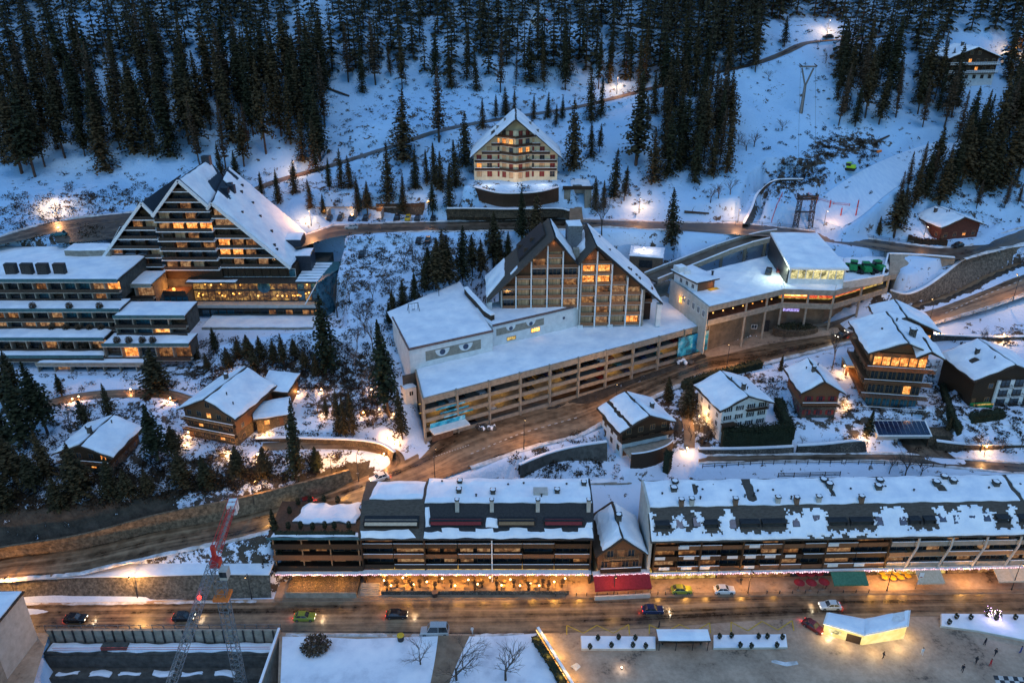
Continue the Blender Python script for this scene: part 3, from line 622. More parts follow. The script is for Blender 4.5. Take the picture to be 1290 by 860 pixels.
def balcony(parent, x0, x1, y, z, d=1.3, mat='wood', slab='concrete_dark', rail='solid', h=1.0, face='S', snow=0.0, name='balcony'):
 key = (round(x1 - x0, 2), d, mat, slab, rail, h, snow)
 if key not in _bc:
  w = x1 - x0; b = MB(); b.box(0, w, -d, 0, -.16, 0, slab)
  if rail == 'solid':
   b.box(0, w, -d, -d + .07, 0.003, h, mat); b.box(0, .07, -d + .07, 0, .003, h, mat); b.box(w - .07, w, -d + .07, 0, .003, h, mat)
  else:
   b.box(0, w, -d, -d + .06, h - .07, h, mat); b.box(0, .06, -d + .06, 0, h - .07, h, mat); b.box(w - .06, w, -d + .06, 0, h - .07, h, mat)
   n = max(2, int(w / (.35 if rail == 'bars' else .9)))
   for i in range(n + 1): x = .03 + (w - .06) * i / n; b.box(x - .03, x + .03, -d, -d + .05, 0, h - .07, mat)
   if rail == 'boards':
    for q in (.25, .5): b.box(0.07, w - .07, -d + .01, -d + .045, q, q + .17, mat)
  if snow: b.box(.0, w, -d, -d + .12, h + .002, h + snow, 'snow')
  o = b.build(name); _bc[key] = o.data; bpy.data.objects.remove(o)
 o = bpy.data.objects.new(name, _bc[key]); C.objects.link(o); o.parent = parent
 o.location = (x0, y, z) if face == 'S' else ((y, x1, z) if face == 'W' else (y, x0, z)); o.rotation_euler = (0, 0, {'S': 0, 'W': -PI / 2, 'E': PI / 2}[face])
 return o
def chimney(parent, x, y, z, h=1.4, w=.7, mat='concrete_pale', cap=True, name='chimney'):
 b = MB(); b.box(-w / 2, w / 2, -w / 2, w / 2, -1.2, h, mat)
 o = b.build(name, parent=parent, loc=(x, y, z))
 if cap:
  c = MB(); c.box(-w * .62, w * .62, -w * .62, w * .62, h + .18, h + .27, 'roof_dark')
  for i in (-1, 1):
   for j in (-1, 1): c.box(i * w * .4 - .05, i * w * .4 + .05, j * w * .4 - .05, j * w * .4 + .05, h + .001, h + .18, 'roof_dark')
  c.blob((0, 0, h + .32), w * .55, w * .55, .16, 8, 4, .1, random, 'snow'); c.build('chimney_cap', parent=o)
 return o
def vent(parent, x, y, z, h=.8, r=.16, name='vent_pipe'):
 b = MB(); b.tube((0, 0, -.4), (0, 0, h), r, r, 7, 'metal_dark'); b.tube((0, 0, h), (0, 0, h + .15), r * 1.7, r * .6, 7, 'metal_dark'); return b.build(name, parent=parent, loc=(x, y, z))
def skylight(parent, x, y, z, w, h, slope, mat='glass_blue', name='skylight'):
 b = MB(); b.box(-w / 2 - .1, w / 2 + .1, -h / 2 - .1, h / 2 + .1, -.1, .14, 'metal_dark'); b.box(-w / 2, w / 2, -h / 2, h / 2, .14, .17, mat)
 o = b.build(name, parent=parent, loc=(x, y, z)); o.rotation_euler = (slope, 0, 0); return o
def gable(parent, x0, x1, y0, y1, ze, zr, over=.9, mat='roof_edge', snow_t=.45, seed=1, th=.28, snow_mat='snow', xr=None, streak=True, holes=None, sn=True):
 """pitched roof, ridge along y; x0..x1 are the EAVES"""
 xr = (x0 + x1) / 2 if xr is None else xr
 b = MB(); b.slab((x0, y0, ze), (xr, y0, zr), (xr, y1, zr), (x0, y1, ze), th, mat); b.slab((xr + .001, y0, zr), (x1, y0, ze), (x1, y1, ze), (xr + .001, y1, zr), th, mat)
 r = b.build('roof', parent=parent)
 if sn:
  s = MB()
  hl = holes or (lambda s_, u, v: False)
  s.snow((x0, y0 + .15, ze), (xr - .08, y0 + .15, zr - .02), (xr - .08, y1 - .1, zr - .02), (x0, y1 - .1, ze), snow_t, seed, .9, .4, lambda u, v: hl(0, u, v))
  s.snow((xr + .08, y0 + .15, zr - .02), (x1, y0 + .15, ze), (x1, y1 - .1, ze), (xr + .08, y1 - .1, zr - .02), snow_t, seed + 7, .9, .4, lambda u, v: hl(1, u, v))
  s.build('roof_snow', snow_mat, r, smooth=False)
 return r
def chalet(name, label, cat, eL, eR, ze, zr, depth, zb, over=(1.1, 1.3), wall='wood_dark', low='plaster', low_h=2.6, floors=2, nwin=3, wmat='glass', frame='wood', lit=(), rail='wood', seed=1, balc=(1,), group=None, shutter=None, chim=((.3, .5),), holes=None, side_w=True, base=None):
 """eL,eR: photo positions of the front eave tips at height ze"""
 a = P(eL[0], eL[1], ze); c = P(eR[0], eR[1], ze); loc, rz, W = frame_of(a, c); loc.z = zb
 t = thing(name, label, cat, loc, rz, group)
 E = ze - zb; RR = zr - zb; oy, ox = over[0], over[1]; x0, x1 = ox, W - ox; y0, y1 = oy, depth - oy; xm = W / 2
 slope = (RR - E) / (W / 2); zw = E + slope * ox - .3
 b = MB(); b.box(x0, x1, y0, y1, -2.5, low_h, low); b.build('wall', parent=t)
 b = MB(); k = .06
 b.extr([(x0 - k, low_h + .002), (x1 + k, low_h + .002), (x1 + k, zw), (xm, RR - .32), (x0 - k, zw)], y0 - k, y1 + k, wall); b.build('upper_wall', parent=t)
 gable(t, 0, W, 0, depth, E, RR, seed=seed, holes=holes)
 for x in (x0 + .1, xm, x1 - .1):
  b = MB(); zt = E + slope * (min(x, W - x)) - .32; b.bar((x, y0, zt), (x, .15, zt), .18, .22, 'wood'); b.bar((x, y0 - .1, zt - 1.0), (x, .5, zt - .15), .12, .12, 'wood')
  b.build('roof_bracket', parent=t)
 fh = (zw + .2) / floors; rnd = random.Random(seed)
 for fl in range(floors + 1):
  z = fl * fh + .9; zt = z + 1.25
  for i in range(nwin):
   x = x0 + (x1 - x0) * (i + .5) / nwin
   top = E + slope * min(x - .6, W - x - .6) - .5
   if zt > top: continue
   w_ = 1.15; m_ = 'lit' if (fl, i) in lit else wmat
   yy = y0 - (k if z > low_h else 0) - .01
   if shutter:
    wd = window(t, x, yy, z, w_ * .8, 1.2, m_, frame)
    s = MB(); s.box(-w_ * .4 - .55, -w_ * .4 - .09, -.07, -.01, 0, 1.2, shutter); s.box(w_ * .4 + .09, w_ * .4 + .55, -.07, -.01, 0, 1.2, shutter); s.build('shutter', parent=wd)
   else: window(t, x, yy, z, w_, 1.25, m_, frame)
  if fl in balc: balcony(t, x0 - .4, x1 + .4, y0 - k - .01, fl * fh, 1.3, rail, 'wood_dark', 'boards', 1.0, snow=.12)
  if side_w and fl < floors:
   for i in range(3):
    y = y0 + (y1 - y0) * (i + .5) / 3
    for fc, xx in (('W', x0 - (k if z > low_h else 0) - .01), ('E', x1 + (k if z > low_h else 0) + .01)):
     window(t, y, xx, z, 1.0, 1.2, wmat, frame, fc)
 for u, v in chim:
  x = W * u; chimney(t, x, depth * v, E + slope * min(x, W - x) + .2, 1.3, .8, 'stone')
 for i in range(2):
  x = W * rnd.uniform(.15, .85); vent(t, x, depth * rnd.uniform(.2, .8), E + slope * min(x, W - x) + .1, .9, .13)
 b = MB(); b.box(x0 + .35, x0 + 1.35, y0 - .05, y0 - .004, .02, 2.1, 'wood'); d = b.build('door', parent=t); b = MB(); b.box(x0 + 1.2, x0 + 1.26, y0 - .12, y0 - .05, .95, 1.15, 'metal_grey'); b.build('handle', parent=d)
 return t, W, E, RR
t, W, E, RR = chalet('timber_chalet', 'dark timber chalet with black curved terrace just below the diagonal road', 'chalet', (781, 547), (853, 532), 20.5, 23.9, 12.5, 13.5, wall='wood_dark', low_h=4.2, floors=3, nwin=4, wmat='shutter_dark', frame='wood_light', seed=11, balc=(), chim=((.70, .35),), holes=lambda s, u, v: s == 0 and abs(u - .36) < .05)
b = MB(); n = 14; pts = [(1.5 + (W - 2.4) * i / n, -.4 - 3.6 * math.sin(PI * min(1, .25 + i / n * .75)) ** .5) for i in range(n + 1)]
for i in range(n):
 p, q = pts[i], pts[i + 1]; b.prism([(p[0], p[1]), (q[0], q[1]), (q[0], q[1] + .25), (p[0], p[1] + .25)], -2.5, 3.4, 'wood_dark'); b.prism([(p[0], p[1] - .05), (q[0], q[1] - .05), (q[0], q[1] + .3), (p[0], p[1] + .3)], 3.402, 3.56, 'snow')
b.prism([(p[0], p[1] + .26) for p in pts] + [(W - 1, 1.0), (1.5, 1.0)], 1.9, 2.2, 'concrete'); b.build('terrace', parent=t)
balcony(t, .6, W - .9, 1.0, 4.4, 1.2, 'wood_dark', 'wood_dark', 'solid', .9)
t, W, E, RR = chalet('white_chalet', 'white plastered chalet with dark shutters under one broad snowy roof, above a tall hedge', 'chalet', (907, 519), (977, 508), 24.0, 27.0, 13.5, 17.6, wall='plaster', low_h=3, floors=3, nwin=4, wmat='glass', frame='white_paint', seed=12, balc=(), shutter='shutter_dark', chim=((.52, .25),))
balcony(t, 1.2, 4.6, 1.02, 2.5, 1.6, 'wood_dark', 'wood_dark', 'boards', 1.0); balcony(t, 7.4, W - 1.6, 1.02, 5.3, 1.0, 'wood_dark', 'wood_dark', 'boards', .9)
t, W, E, RR = chalet('red_shuttered_chalet', 'small brown chalet with red shutters on a stone base, alone in a white garden', 'chalet', (1008, 497), (1066, 497), 25.2, 28.6, 13, 18.2, wall='wood', low='stone', low_h=3.2, floors=2, nwin=3, wmat='glass', frame='shutter_red', seed=13, balc=(1,), shutter='shutter_red', rail='wood', chim=((.42, .45),))
t, W, E, RR = chalet('stone_base_chalet', 'snow roofed chalet with lit windows, lower of the two chalets left of the crane side slope', 'chalet', (65, 572), (141, 578), 22.0, 24.8, 13, 17.6, wall='wood_dark', low='stone', low_h=2.2, floors=2, nwin=4, frame='wood', seed=14, balc=(1,), lit=((0, 2), (1, 3)), chim=((.45, .4),))
t['label'] = 'lone chalet with plain snowy roof and dark timber walls, among trees near the left edge'
t, W, E, RR = chalet('large_chalet', 'wide floodlit timber chalet with golden stone base at the end of the drive', 'chalet', (222, 516), (297, 530), 25.4, 29.4, 17, 17.8, wall='wood', low='stone_tan', low_h=3.2, floors=3, nwin=5, frame='wood_light', seed=15, balc=(1, 2), lit=((1, 1), (0, 3), (2, 2)), rail='wood_light', chim=((.42, .62),))
lamp_light(t, (3, -2.5, .8), 260); lamp_light(t, (W - 2, -2.5, .8), 420); lamp_light(t, (W + 2.2, 6, 1.2), 420); lamp_light(t, (W * .55, 18.8, 6), 260)
LARGE = t
t, W, E, RR = chalet('red_cabin', 'dark red wooden chalet with lit windows beside the upper road bend at right', 'chalet', (1186, 288), (1242, 283), 42.4, 45.4, 13.5, 38.2, wall='wood_red', low='wood_red', low_h=1.6, floors=1, nwin=4, frame='wood_light', seed=16, balc=(), lit=((0, 2),), chim=((.3, .7),))
gb = G(1228, 100); zb = gb.z
t, W, E, RR = chalet('hill_chalet', 'three storey timber chalet with white balcony rails high on the slope, top right', 'chalet', (1196, 74), (1264, 73), zb + 8.3, zb + 12.2, 15, zb, wall='wood_dark', low='plaster', low_h=2.6, floors=3, nwin=6, frame='wood_light', seed=17, balc=(1, 2), lit=((1, 3), (2, 2)), rail='white_paint', chim=((.42, .5),))
# right-hand chalet, brown west half and white east half
t, W, E, RR = chalet('half_white_chalet', 'chalet at the right edge, half brown timber, half white plaster with balconies', 'chalet', (1227, 481), (1323, 476), 27.2, 31.2, 15, 19.8, wall='wood_dark', low='wood_dark', low_h=2.6, floors=2, nwin=2, frame='wood_light', seed=18, balc=(), chim=((.3, .6),), side_w=False, holes=lambda s, u, v: s == 0 and math.hypot(u - .45, v - .5) < .09)
b = MB(); b.box(6.9, W - 1.2, .55, 1.02, -2.5, 6.9, 'plaster'); b.build('white_wall', parent=t)
for fl in range(3):
 for i in range(3): x = 7.4 + i * 3.6; window(t, x + 1.4, .54, fl * 2.5 + .2, 2.2, 1.9, 'glass', 'wood_dark'); balcony(t, x, x + 2.9, .53, fl * 2.5, .7, 'wood_dark', 'plaster', 'bars', .9)
b = MB(); b.box(1.4, 6.6, -.3, 1.0, -1, .9, 'machine_green'); b.box(1.4, 6.6, -.35, -.3, .9, 1.3, 'lit_yellow'); b.build('terrace_screen', parent=t)
# hedge-clad big chalet with four balcony decks
a = P(1092, 446, 34.2); c = P(1190, 452, 34.2); loc, rz, W = frame_of(a, c); zb = 18.6; loc.z = zb
t = thing('grand_chalet', 'five storey chalet wrapped in wooden balconies, its top floor glowing gold', 'chalet', loc, rz)
E = 15.6; D = 19.0
for k_, (ins, m_) in enumerate(((0, 'glass'), (0, 'wood_dark'), (0, 'wood_dark'), (0, 'wood'))):
 z = k_ * 3.75; b = MB(); b.box(2.6, W - 2.6, 2.6, D - 1, z + (.003 if k_ else -2), z + 3.74, ('stone', 'wood_dark', 'wood_dark', 'wood')[k_]); b.build('wall', parent=t)
 for i in range(6):
  x = 3.6 + (W - 7.2) * i / 5; lit_ = (k_ == 3) or (k_ == 1 and i == 4)
  window(t, x, 2.59, z + .5, 1.7, 2.2, 'lit' if lit_ else ('glass_teal' if k_ == 0 else 'glass'), 'wood_light')
 for i in range(4): window(t, 4.2 + i * 3.6, 2.59, z + .6, 1.5, 1.9, 'lit_dim' if k_ == 3 and i < 2 else 'glass', 'wood_light', 'W')
 if k_ > 0:
  balcony(t, .9, W - .9, 2.59, z, 1.9 if k_ < 3 else 2.2, 'wood' if k_ > 1 else 'metal_grey', 'wood', 'boards' if k_ > 1 else 'bars', 1.05, snow=.08)
  balcony(t, 2.3, D - 1, 2.59, z, 1.7, 'wood', 'wood', 'boards', 1.05, 'W')
 else: balcony(t, .9, W - .9, 2.59, .3, 2.4, 'metal_grey', 'stone', 'bars', 1.0, snow=.08)
b = MB(); b.extr([(2.6, 15.003), (W - 2.6, 15.003), (W - 2.6, 16.0), (W / 2, 18.2), (2.6, 16.0)], 3.2, D - 1, 'wood'); b.build('gable_wall', parent=t)
gable(t, 0, W, 0, D, E, E + 3.4, seed=21, snow_t=.55, holes=lambda s, u, v: s == 0 and ((abs(u - .28) < .03 and v < .7)))
gr = MB(); gr.slab((W * .62, -1.2, E + .2), (W * .80, -1.2, E + 2.0), (W * .80, 6, E + 2.6), (W * .62, 6, E + 1.9), .25, 'wood_dark'); gr.slab((W * .801, -1.2, E + 2.0), (W * .99, -1.2, E + .2), (W * .99, 6, E + .9), (W * .801, 6, E + 2.6), .25, 'wood_dark'); o = gr.build('cross_gable', parent=t)
s = MB(); s.snow((W * .62, -1.0, E + .25), (W * .795, -1.0, E + 2.05), (W * .795, 6, E + 2.7), (W * .62, 6, E + 1.95), .4, 5); s.snow((W * .805, -1.0, E + 2.05), (W * .99, -1.0, E + .25), (W * .99, 6, E + .95), (W * .805, 6, E + 2.7), .4, 6); s.build('snow', 'snow', o)
chimney(t, W * .64, 5.5, E + 3.0, 1.6, 1.3, 'stone'); vent(t, W * .3, 9, E + 2.0, 1.0, .2); vent(t, W * .55, 13, E + 3.2, .9, .2)
# rear wing
b = MB(); b.box(W * .45, W + 3.5, D - 1.01, D + 8, -2, 14.4, 'wood_dark'); wg = b.build('rear_wing', parent=t)
b = MB(); b.slab((W * .40, D - 3, E + .8), (W * .75, D - 3, E + 3.2), (W * .75, D + 9, E + 3.2), (W * .40, D + 9, E + .8), .3, 'roof_edge'); b.slab((W * .751, D - 3, E + 3.2), (W + 4.6, D - 3, E - .6), (W + 4.6, D + 9, E - .6), (W * .751, D + 9, E + 3.2), .3, 'roof_edge'); rf = b.build('roof', parent=t)
s = MB(); s.snow((W * .40, D - 2.8, E + .85), (W * .745, D - 2.8, E + 3.2), (W * .745, D + 9, E + 3.2), (W * .40, D + 9, E + .85), .5, 8); s.snow((W * .755, D - 2.8, E + 3.2), (W + 4.6, D - 2.8, E - .55), (W + 4.6, D + 9, E - .55), (W * .755, D + 9, E + 3.2), .5, 9); s.build('roof_snow', 'snow', rf)
for i in range(2): window(t, W + .6 + i * 1.7, D - 1.02, 11.6, 1.3, 1.8, 'lit', 'wood_light')
for x in (4, 9, 14, 18): lamp_light(t, (x, 1.9, 13.4), 55, (1, .5, .15), .15)
lamp_light(t, (-1.8, 7, 1.6), 300); lamp_light(t, (-2.2, 1.0, 1.2), 260)
GRAND = t
# entrance canopy at the side of the grand chalet
p = G(1078, 470); t = thing('entrance_porch', 'stone porch with snowy slab and two lit lamps, left of the five storey chalet', 'porch', p, rz)
b = MB(); b.box(-3.5, 3.5, -2.5, 2.5, 2.9, 3.25, 'concrete'); b.build('canopy', parent=t); s = MB(); s.snow((-3.5, -2.5, 3.25), (3.5, -2.5, 3.25), (3.5, 2.5, 3.25), (-3.5, 2.5, 3.25), .35, 3); s.build('snow', 'snow', t)
for x in (-3, 3): b = MB(); b.box(x - .25, x + .25, -2.2, -1.7, -1, 2.9, 'wood'); b.build('post', parent=t); lamp_light(t, (x * .8, -3.0, 2.2), 160)
b = MB(); b.box(-3.3, 3.3, 1.9, 2.3, -1, 2.898, 'stone'); b.build('wall', parent=t)
# small outbuildings beside the large chalet
def hut(name, label, cat, px, py, w, d, h, rz, wall='wood_dark', zb=None, pitch=.25, seed=1, lit_=False):
 p = G(px, py); t = thing(name, label, cat, p, rz); b = MB(); b.box(-w / 2, w / 2, -d / 2, d / 2, -1.5, h, wall); b.build('wall', parent=t)
 b = MB(); o_ = .7; b.slab((-w / 2 - o_, -d / 2 - o_, h + .25), (w / 2 + o_, -d / 2 - o_, h + .25), (w / 2 + o_, d / 2 + o_, h + .25 + pitch * d), (-w / 2 - o_, d / 2 + o_, h + .25 + pitch * d), .24, 'roof_edge'); r = b.build('roof', parent=t)
 s = MB(); s.snow((-w / 2 - o_, -d / 2 - o_, h + .25), (w / 2 + o_, -d / 2 - o_, h + .25), (w / 2 + o_, d / 2 + o_, h + .25 + pitch * d), (-w / 2 - o_, d / 2 + o_, h + .25 + pitch * d), .45, seed); s.build('roof_snow', 'snow', r)
 window(t, -w * .2, -d / 2 - .01, .9, 1.1, 1.1, 'lit' if lit_ else 'glass', 'wood_light'); b = MB(); b.box(w * .15, w * .15 + 1, -d / 2 - .06, -d / 2 - .004, 0, 2.1, 'wood'); b.build('door', parent=t); return t
h1 = hut('garden_hut', 'small dark hut with square snow roof just behind the floodlit chalet', 'hut', 354, 500, 7, 6, 3.4, R(-10), seed=31)
h2 = hut('side_annex', 'low annex with snowy lean-to roof at the right of the floodlit chalet', 'annex', 345, 530, 8, 5, 2.6, R(20), 'stone_tan', seed=32, lit_=True)
def local(origin, rz):
 ca, sa = math.cos(-rz), math.sin(-rz)
 def L(p): x, y = p[0] - origin[0], p[1] - origin[1]; return (x * ca - y * sa, x * sa + y * ca)
 return L
def person(*a): pass
a = P(346, 742, 0); c = P(745, 742, 0); loc, rz, W = frame_of(a, c)
LW = W; LROW = thing('apartment_row', 'long brown row of flats with gold lit terrace below, left of the small gabled house', 'apartment building', loc, rz)
t = LROW
X = lambda px: (px - 346) / (745 - 346) * W
xA, xB, xC = X(346), X(458), X(536)
# core volumes
b = MB(); b.box(xA + 1.0, xB - .01, 4.0, 13, -1, 11.4, 'wood_dark'); b.box(xB, W - .2, 4.0, 13.6, -1, 12.0, 'wood_dark'); b.build('wall', parent=t)
b = MB(); b.box(xC - 10, W - .3, 3.9, 3.996, .1, 3.3, 'lit_yellow'); b.box(xA + 1.5, xB - 3, 3.9, 3.996, .6, 3.3, 'lit_yellow'); b.build('shop_front', parent=t)
rnd = random.Random(5)
# section A : three open galleries
for k, z in enumerate((3.9, 6.7, 9.5)):
 m_ = ('wood_dark', 'wood', 'wood_dark')[k]
 b = MB(); b.box(xA + .2, xB - .1, 1.6 + k * .15, 3.99, z - .3, z, 'wood_dark'); b.box(xA + .2, xB - .1, 1.5 + k * .15, 1.6 + k * .15, z - .35, z + 1.0, m_); b.build('gallery', parent=t)
 for i in range(5):
  x = xA + 2.4 + i * (xB - xA - 4) / 4
  window(t, x, 3.98, z + .25, 2.2, 1.9, 'lit_dim' if (k == 1 and i in (1, 2)) else rnd.choice(['glass', 'lit_curtain', 'glass']), 'wood_light', bars=1)
 for i in range(4): x = xA + .6 + i * (xB - xA - 1.2) / 3; b = MB(); b.box(x - .12, x + .12, 1.7, 1.94, z + 1.002, z + 2.49, 'wood_light'); b.build('post', parent=t)
b = MB(); b.box(xA - .3, xB - .05, 1.2, 13.4, 12.3, 12.6, 'roof_edge'); b.box(xA - .35, xB - .05, 1.1, 1.2, 12.2, 12.75, 'fascia_teal'); r = b.build('terrace_roof', parent=t)
s = MB(); s.snow((xA + .4, 1.3, 12.6), (xB - .3, 1.3, 12.6), (xB - .3, 3.0, 12.6), (xA + .4, 3.0, 12.6), .3, 2); s.build('edge_snow', 'snow', r); s = MB(); s.snow((xA + 2.6, 5.6, 12.62), (xB - 1, 5.2, 12.62), (xB - 1, 12.8, 12.62), (xA + 5.5, 12.8, 12.62), .5, 3, 1, 1.2); s.build('roof_snow', 'snow', r)
# section B & C galleries
def bay_facade(t, xs_, floors, fh, z0, yb, yf, rails, wallm, winm, snow=.08, slab='wood_dark', rail='solid', dark=None):
 for k in range(floors):
  z = z0 + k * fh
  for i in range(len(xs_) - 1):
   x0, x1 = xs_[i], xs_[i + 1]
   balcony(t, x0 + .08, x1 - .08, yb, z, yb - yf, rails[k % len(rails)], slab, rail, 1.0, snow=snow if rnd.random() < .6 else 0)
   n = max(1, int((x1 - x0) / 3.4))
   for j in range(n): window(t, x0 + (x1 - x0) * (j + .5) / n, yb, z + .1, (x1 - x0) / n - .9, fh - .75, rnd.choice(winm), 'wood_light', bars=1, sub=len(xs_) * floors < 40)
xs_ = [xB + .1, X(497), xC, X(577), X(620), X(658), X(698), X(743)]
bay_facade(t, xs_, 3, 2.75, 3.9, 3.99, 2.0, ['wood_dark', 'wood'], 'wood', ['glass', 'glass', 'lit_dim', 'lit_curtain', 'glass', 'glass', 'glass', 'glass'])
for px in (458, 536, 743): b = MB(); b.box(X(px) - .15, X(px) + .15, 1.75, 3.9, -.5, 11.95, 'wood_dark'); b.build('party_wall', parent=t)
b = MB(); b.box(X(620) - .12, X(620) + .12, 1.7, 1.9, 0, 12, 'white_paint'); b.build('downpipe', parent=t)
# mansard
e0, y0, yb1, z1, z2 = 12.15, 1.3, 6.4, 17.2, 17.9
def mans(t, x0, x1, ye, ze, yb_, zb_, yr, zr, mat, name='mansard_roof'):
 b = MB(); b.slab((x0, ye, ze), (x1, ye, ze), (x1, yb_, zb_), (x0, yb_, zb_), .25, mat); b.slab((x0, yb_ + .001, zb_), (x1, yb_ + .001, zb_), (x1, yr, zr), (x0, yr, zr), .25, mat)
 b.extr([(ye + .6, ze - .25), (yr - .2, ze - .25), (yr - .2, zr - .28), (yb_, zb_ - .3)], x0 + .05, x1 - .05, mat, 'x'); return b.build(name, parent=t)
rB = mans(t, xB - .2, xC - .02, y0, e0, yb1 + .8, z1 + .2, 13.8, 17.6, 'roof_brown'); rC = mans(t, xC, W + .2, y0, e0, yb1, z1, 14.4, z2, 'roof_dark')
s = MB(); s.snow((xB + 1, yb1 + 1.1, z1 + .2), (xC - .3, yb1 + 1.1, z1 + .2), (xC - .3, 13.7, 17.6), (xB + 2.2, 13.7, 17.6), .45, 4); s.snow((xB, y0 + .1, e0 + .05), (xC - 1, y0 + .1, e0 + .05), (xC - 3, y0 + 1.5, e0 + 1.5), (xB, y0 + 1.3, e0 + 1.3), .25, 9, .8, .4); s.build('roof_snow', 'snow', rB)
s = MB(); s.snow((xC, yb1 + .1, z1 + .02), (W, yb1 + .1, z1 + .02), (W, 14.3, z2), (xC, 14.3, z2), .45, 5, 1.2, .3)
def onm(y, o=.04): return e0 + (z1 - e0) * (y - y0) / (yb1 - y0) + o
s.snow((xC, y0 + .1, onm(y0)), (W, y0 + .1, onm(y0)), (W, y0 + 1.7, onm(y0 + 1.7)), (xC, y0 + 1.7, onm(y0 + 1.7)), .3, 6, .7, .3, lambda u, v: v > .55 and math.sin(u * 31) > .1)
for px in (620,): s.snow((X(px) - 1.6, y0 + 1.6, onm(y0 + 1.6)), (X(px) + 1.8, y0 + 1.6, onm(y0 + 1.6)), (X(px) + 1.2, 4.6, onm(4.6)), (X(px) - 1.2, 4.6, onm(4.6)), .3, 7, .6, .5)
s.snow((xC + .1, y0 + 1.6, onm(y0 + 1.6)), (xC + 1.6, y0 + 1.6, onm(y0 + 1.6)), (xC + 1.2, 6, onm(6)), (xC + .1, 6, onm(6)), .3, 8, .6, .3); s.snow((W - 1.8, y0 + 1.6, onm(y0 + 1.6)), (W, y0 + 1.6, onm(y0 + 1.6)), (W, 3.9, onm(3.9)), (W - 1.2, 3.9, onm(3.9)), .3, 10, .6, .3)
s.build('roof_snow', 'snow', rC)
def recess(t, x0, x1, ya, zlow, mat, awn, lit_=None, h=2.0, name='dormer'):
 """dormer loggia standing on the mansard"""
 b = MB(); zt = zlow + h; yb_ = ya + 2.6; b.box(x0, x1, ya, yb_, zt, zt + .18, 'roof_dark'); b.box(x0, x0 + .15, ya, yb_, zlow - .3, zt - .001, 'roof_dark'); b.box(x1 - .15, x1, ya, yb_, zlow - .3, zt - .001, 'roof_dark')
 b.box(x0, x1, ya - .02, ya + .08, zlow - .3, zlow + .75, mat); d = b.build(name, parent=t)
 b = MB(); b.box(x0 + .2, x1 - .2, yb_ - 1.2, yb_ - 1.1, zlow - .2, zt - .02, lit_ or 'glass'); b.build('pane', parent=d)
 if awn: b = MB(); b.slab((x0 + .3, ya - .6, zt - .35), (x1 - .3, ya - .6, zt - .35), (x1 - .3, ya + .6, zt + .22), (x0 + .3, ya + .6, zt + .22), .05, awn); b.build('awning', parent=d)
 return d
recess(t, X(462), X(530), 3.0, 13.2, 'wood_dark', 'cloth_beige', 'glass')
recess(t, X(543), X(609), 3.2, 13.3, 'metal_dark', 'shutter_red', 'glass', 1.9); recess(t, X(627), X(674), 3.2, 13.3, 'wood', 'wood_light', 'lit', 1.9); recess(t, X(684), X(733), 3.2, 13.3, 'metal_dark', 'shutter_red', 'glass', 1.9)
for px in (577, 620, 677, 740): chimney(t, X(px), 5.6, 16.6, 2.2, .8, 'concrete_pale')
for px, y in ((578, 9.5), (621, 9.2), (702, 9.4), (737, 12), (578, 12.5)): chimney(t, X(px), y, 17.5, 1.1, 1.0, 'concrete_dark')
for px in (555, 600, 640, 660, 682, 715): vent(t, X(px), rnd.uniform(8, 13), 17.6)
b = MB(); b.box(-1.5, 1.5, -1, 1, -.4, .7, 'concrete_pale'); b.build('roof_hatch', parent=t, loc=(X(681), 9.5, 17.8))
# shop canopy with string of fairy lights
b = MB(); b.box(X(452), W - .1, .7, 1.95, 3.35, 3.6, 'white_paint'); b.box(xA + .3, X(452) - .01, .6, 1.4, 3.35, 3.6, 'white_paint'); cn = b.build('canopy', parent=t)
b = MB();
for i in range(150):
 x = xA + .6 + (W - 1) * i / 150; y = .6 if x > X(452) else .5; z = 3.45 + .12 * math.sin(i * 1.3); b.blob((x, y, z), .20, .12, .15 + .06 * (i % 3), 5, 3, 0, rnd)
b.build('light_string', 'lit_fairy', cn)
for x in np.linspace(X(485), W - 2.5, 9): lamp_light(t, (float(x), .4, 2.9), 520, (1, .50, .10), .3)
for x in (X(375), X(400), X(430)): lamp_light(t, (x, .1, 2.8), 330, (1, .50, .12), .3)
# raised terrace, steps, low walls in front
def block(name, label, cat, x0, x1, y0_, y1, z1_, mat, par=None, **kw):
 b = MB(); b.box(x0, x1, y0_, y1, -.3, z1_, mat); return b
T = t
b = MB(); b.box(xA + 3, X(452), -2.4, 3.8, -.3, .9, 'stone_tan'); b.box(xA + 3, X(452), -2.6, -2.41, -.3, 1.5, 'concrete'); b.build('terrace', parent=T)
b = MB();
for i in range(6): b.box(X(455), X(478), -2.0 + i * .5, -1.5 + i * .5, -.2, .15 + i * .15, 'concrete')
b.build('steps', parent=T)
b = MB(); b.box(X(482), X(716), -1.4, 3.8, -.3, .45, 'paving'); b.box(X(482), X(716), -1.6, -1.41, -.3, 1.0, 'stone'); b.build('terrace', parent=T)
# potted trees, tables and parasols on the lit terrace
def shrub_mesh(r=.6, h=1.5, seed=0, n=260, mat='scrub', leaf=.16, flat=1.0):
 rd = random.Random(seed); b = MB()
 for _ in range(n):
  while True:
   p = Vector((rd.uniform(-1, 1), rd.uniform(-1, 1), rd.uniform(-1, 1)))
   if .25 < p.length < 1: break
  p = Vector((p.x * r, p.y * r, h * .5 + p.z * h * .5)); u = Vector((rd.uniform(-1, 1), rd.uniform(-1, 1), rd.uniform(-.6, .6))).normalized() * leaf; v = u.cross(Vector((rd.uniform(-1, 1), rd.uniform(-1, 1), rd.uniform(-1, 1)))).normalized() * leaf * .6
  b.face([p - u, p + v, p + u, p - v])
 return b
def copies(root, ks, spots, label=None):
 for i, s in enumerate(spots):
  c = root if i == 0 else copy_tree(root, ks, s[:3])
  c.location = s[:3]
  if len(s) > 3: c.rotation_euler = (0, 0, s[3])
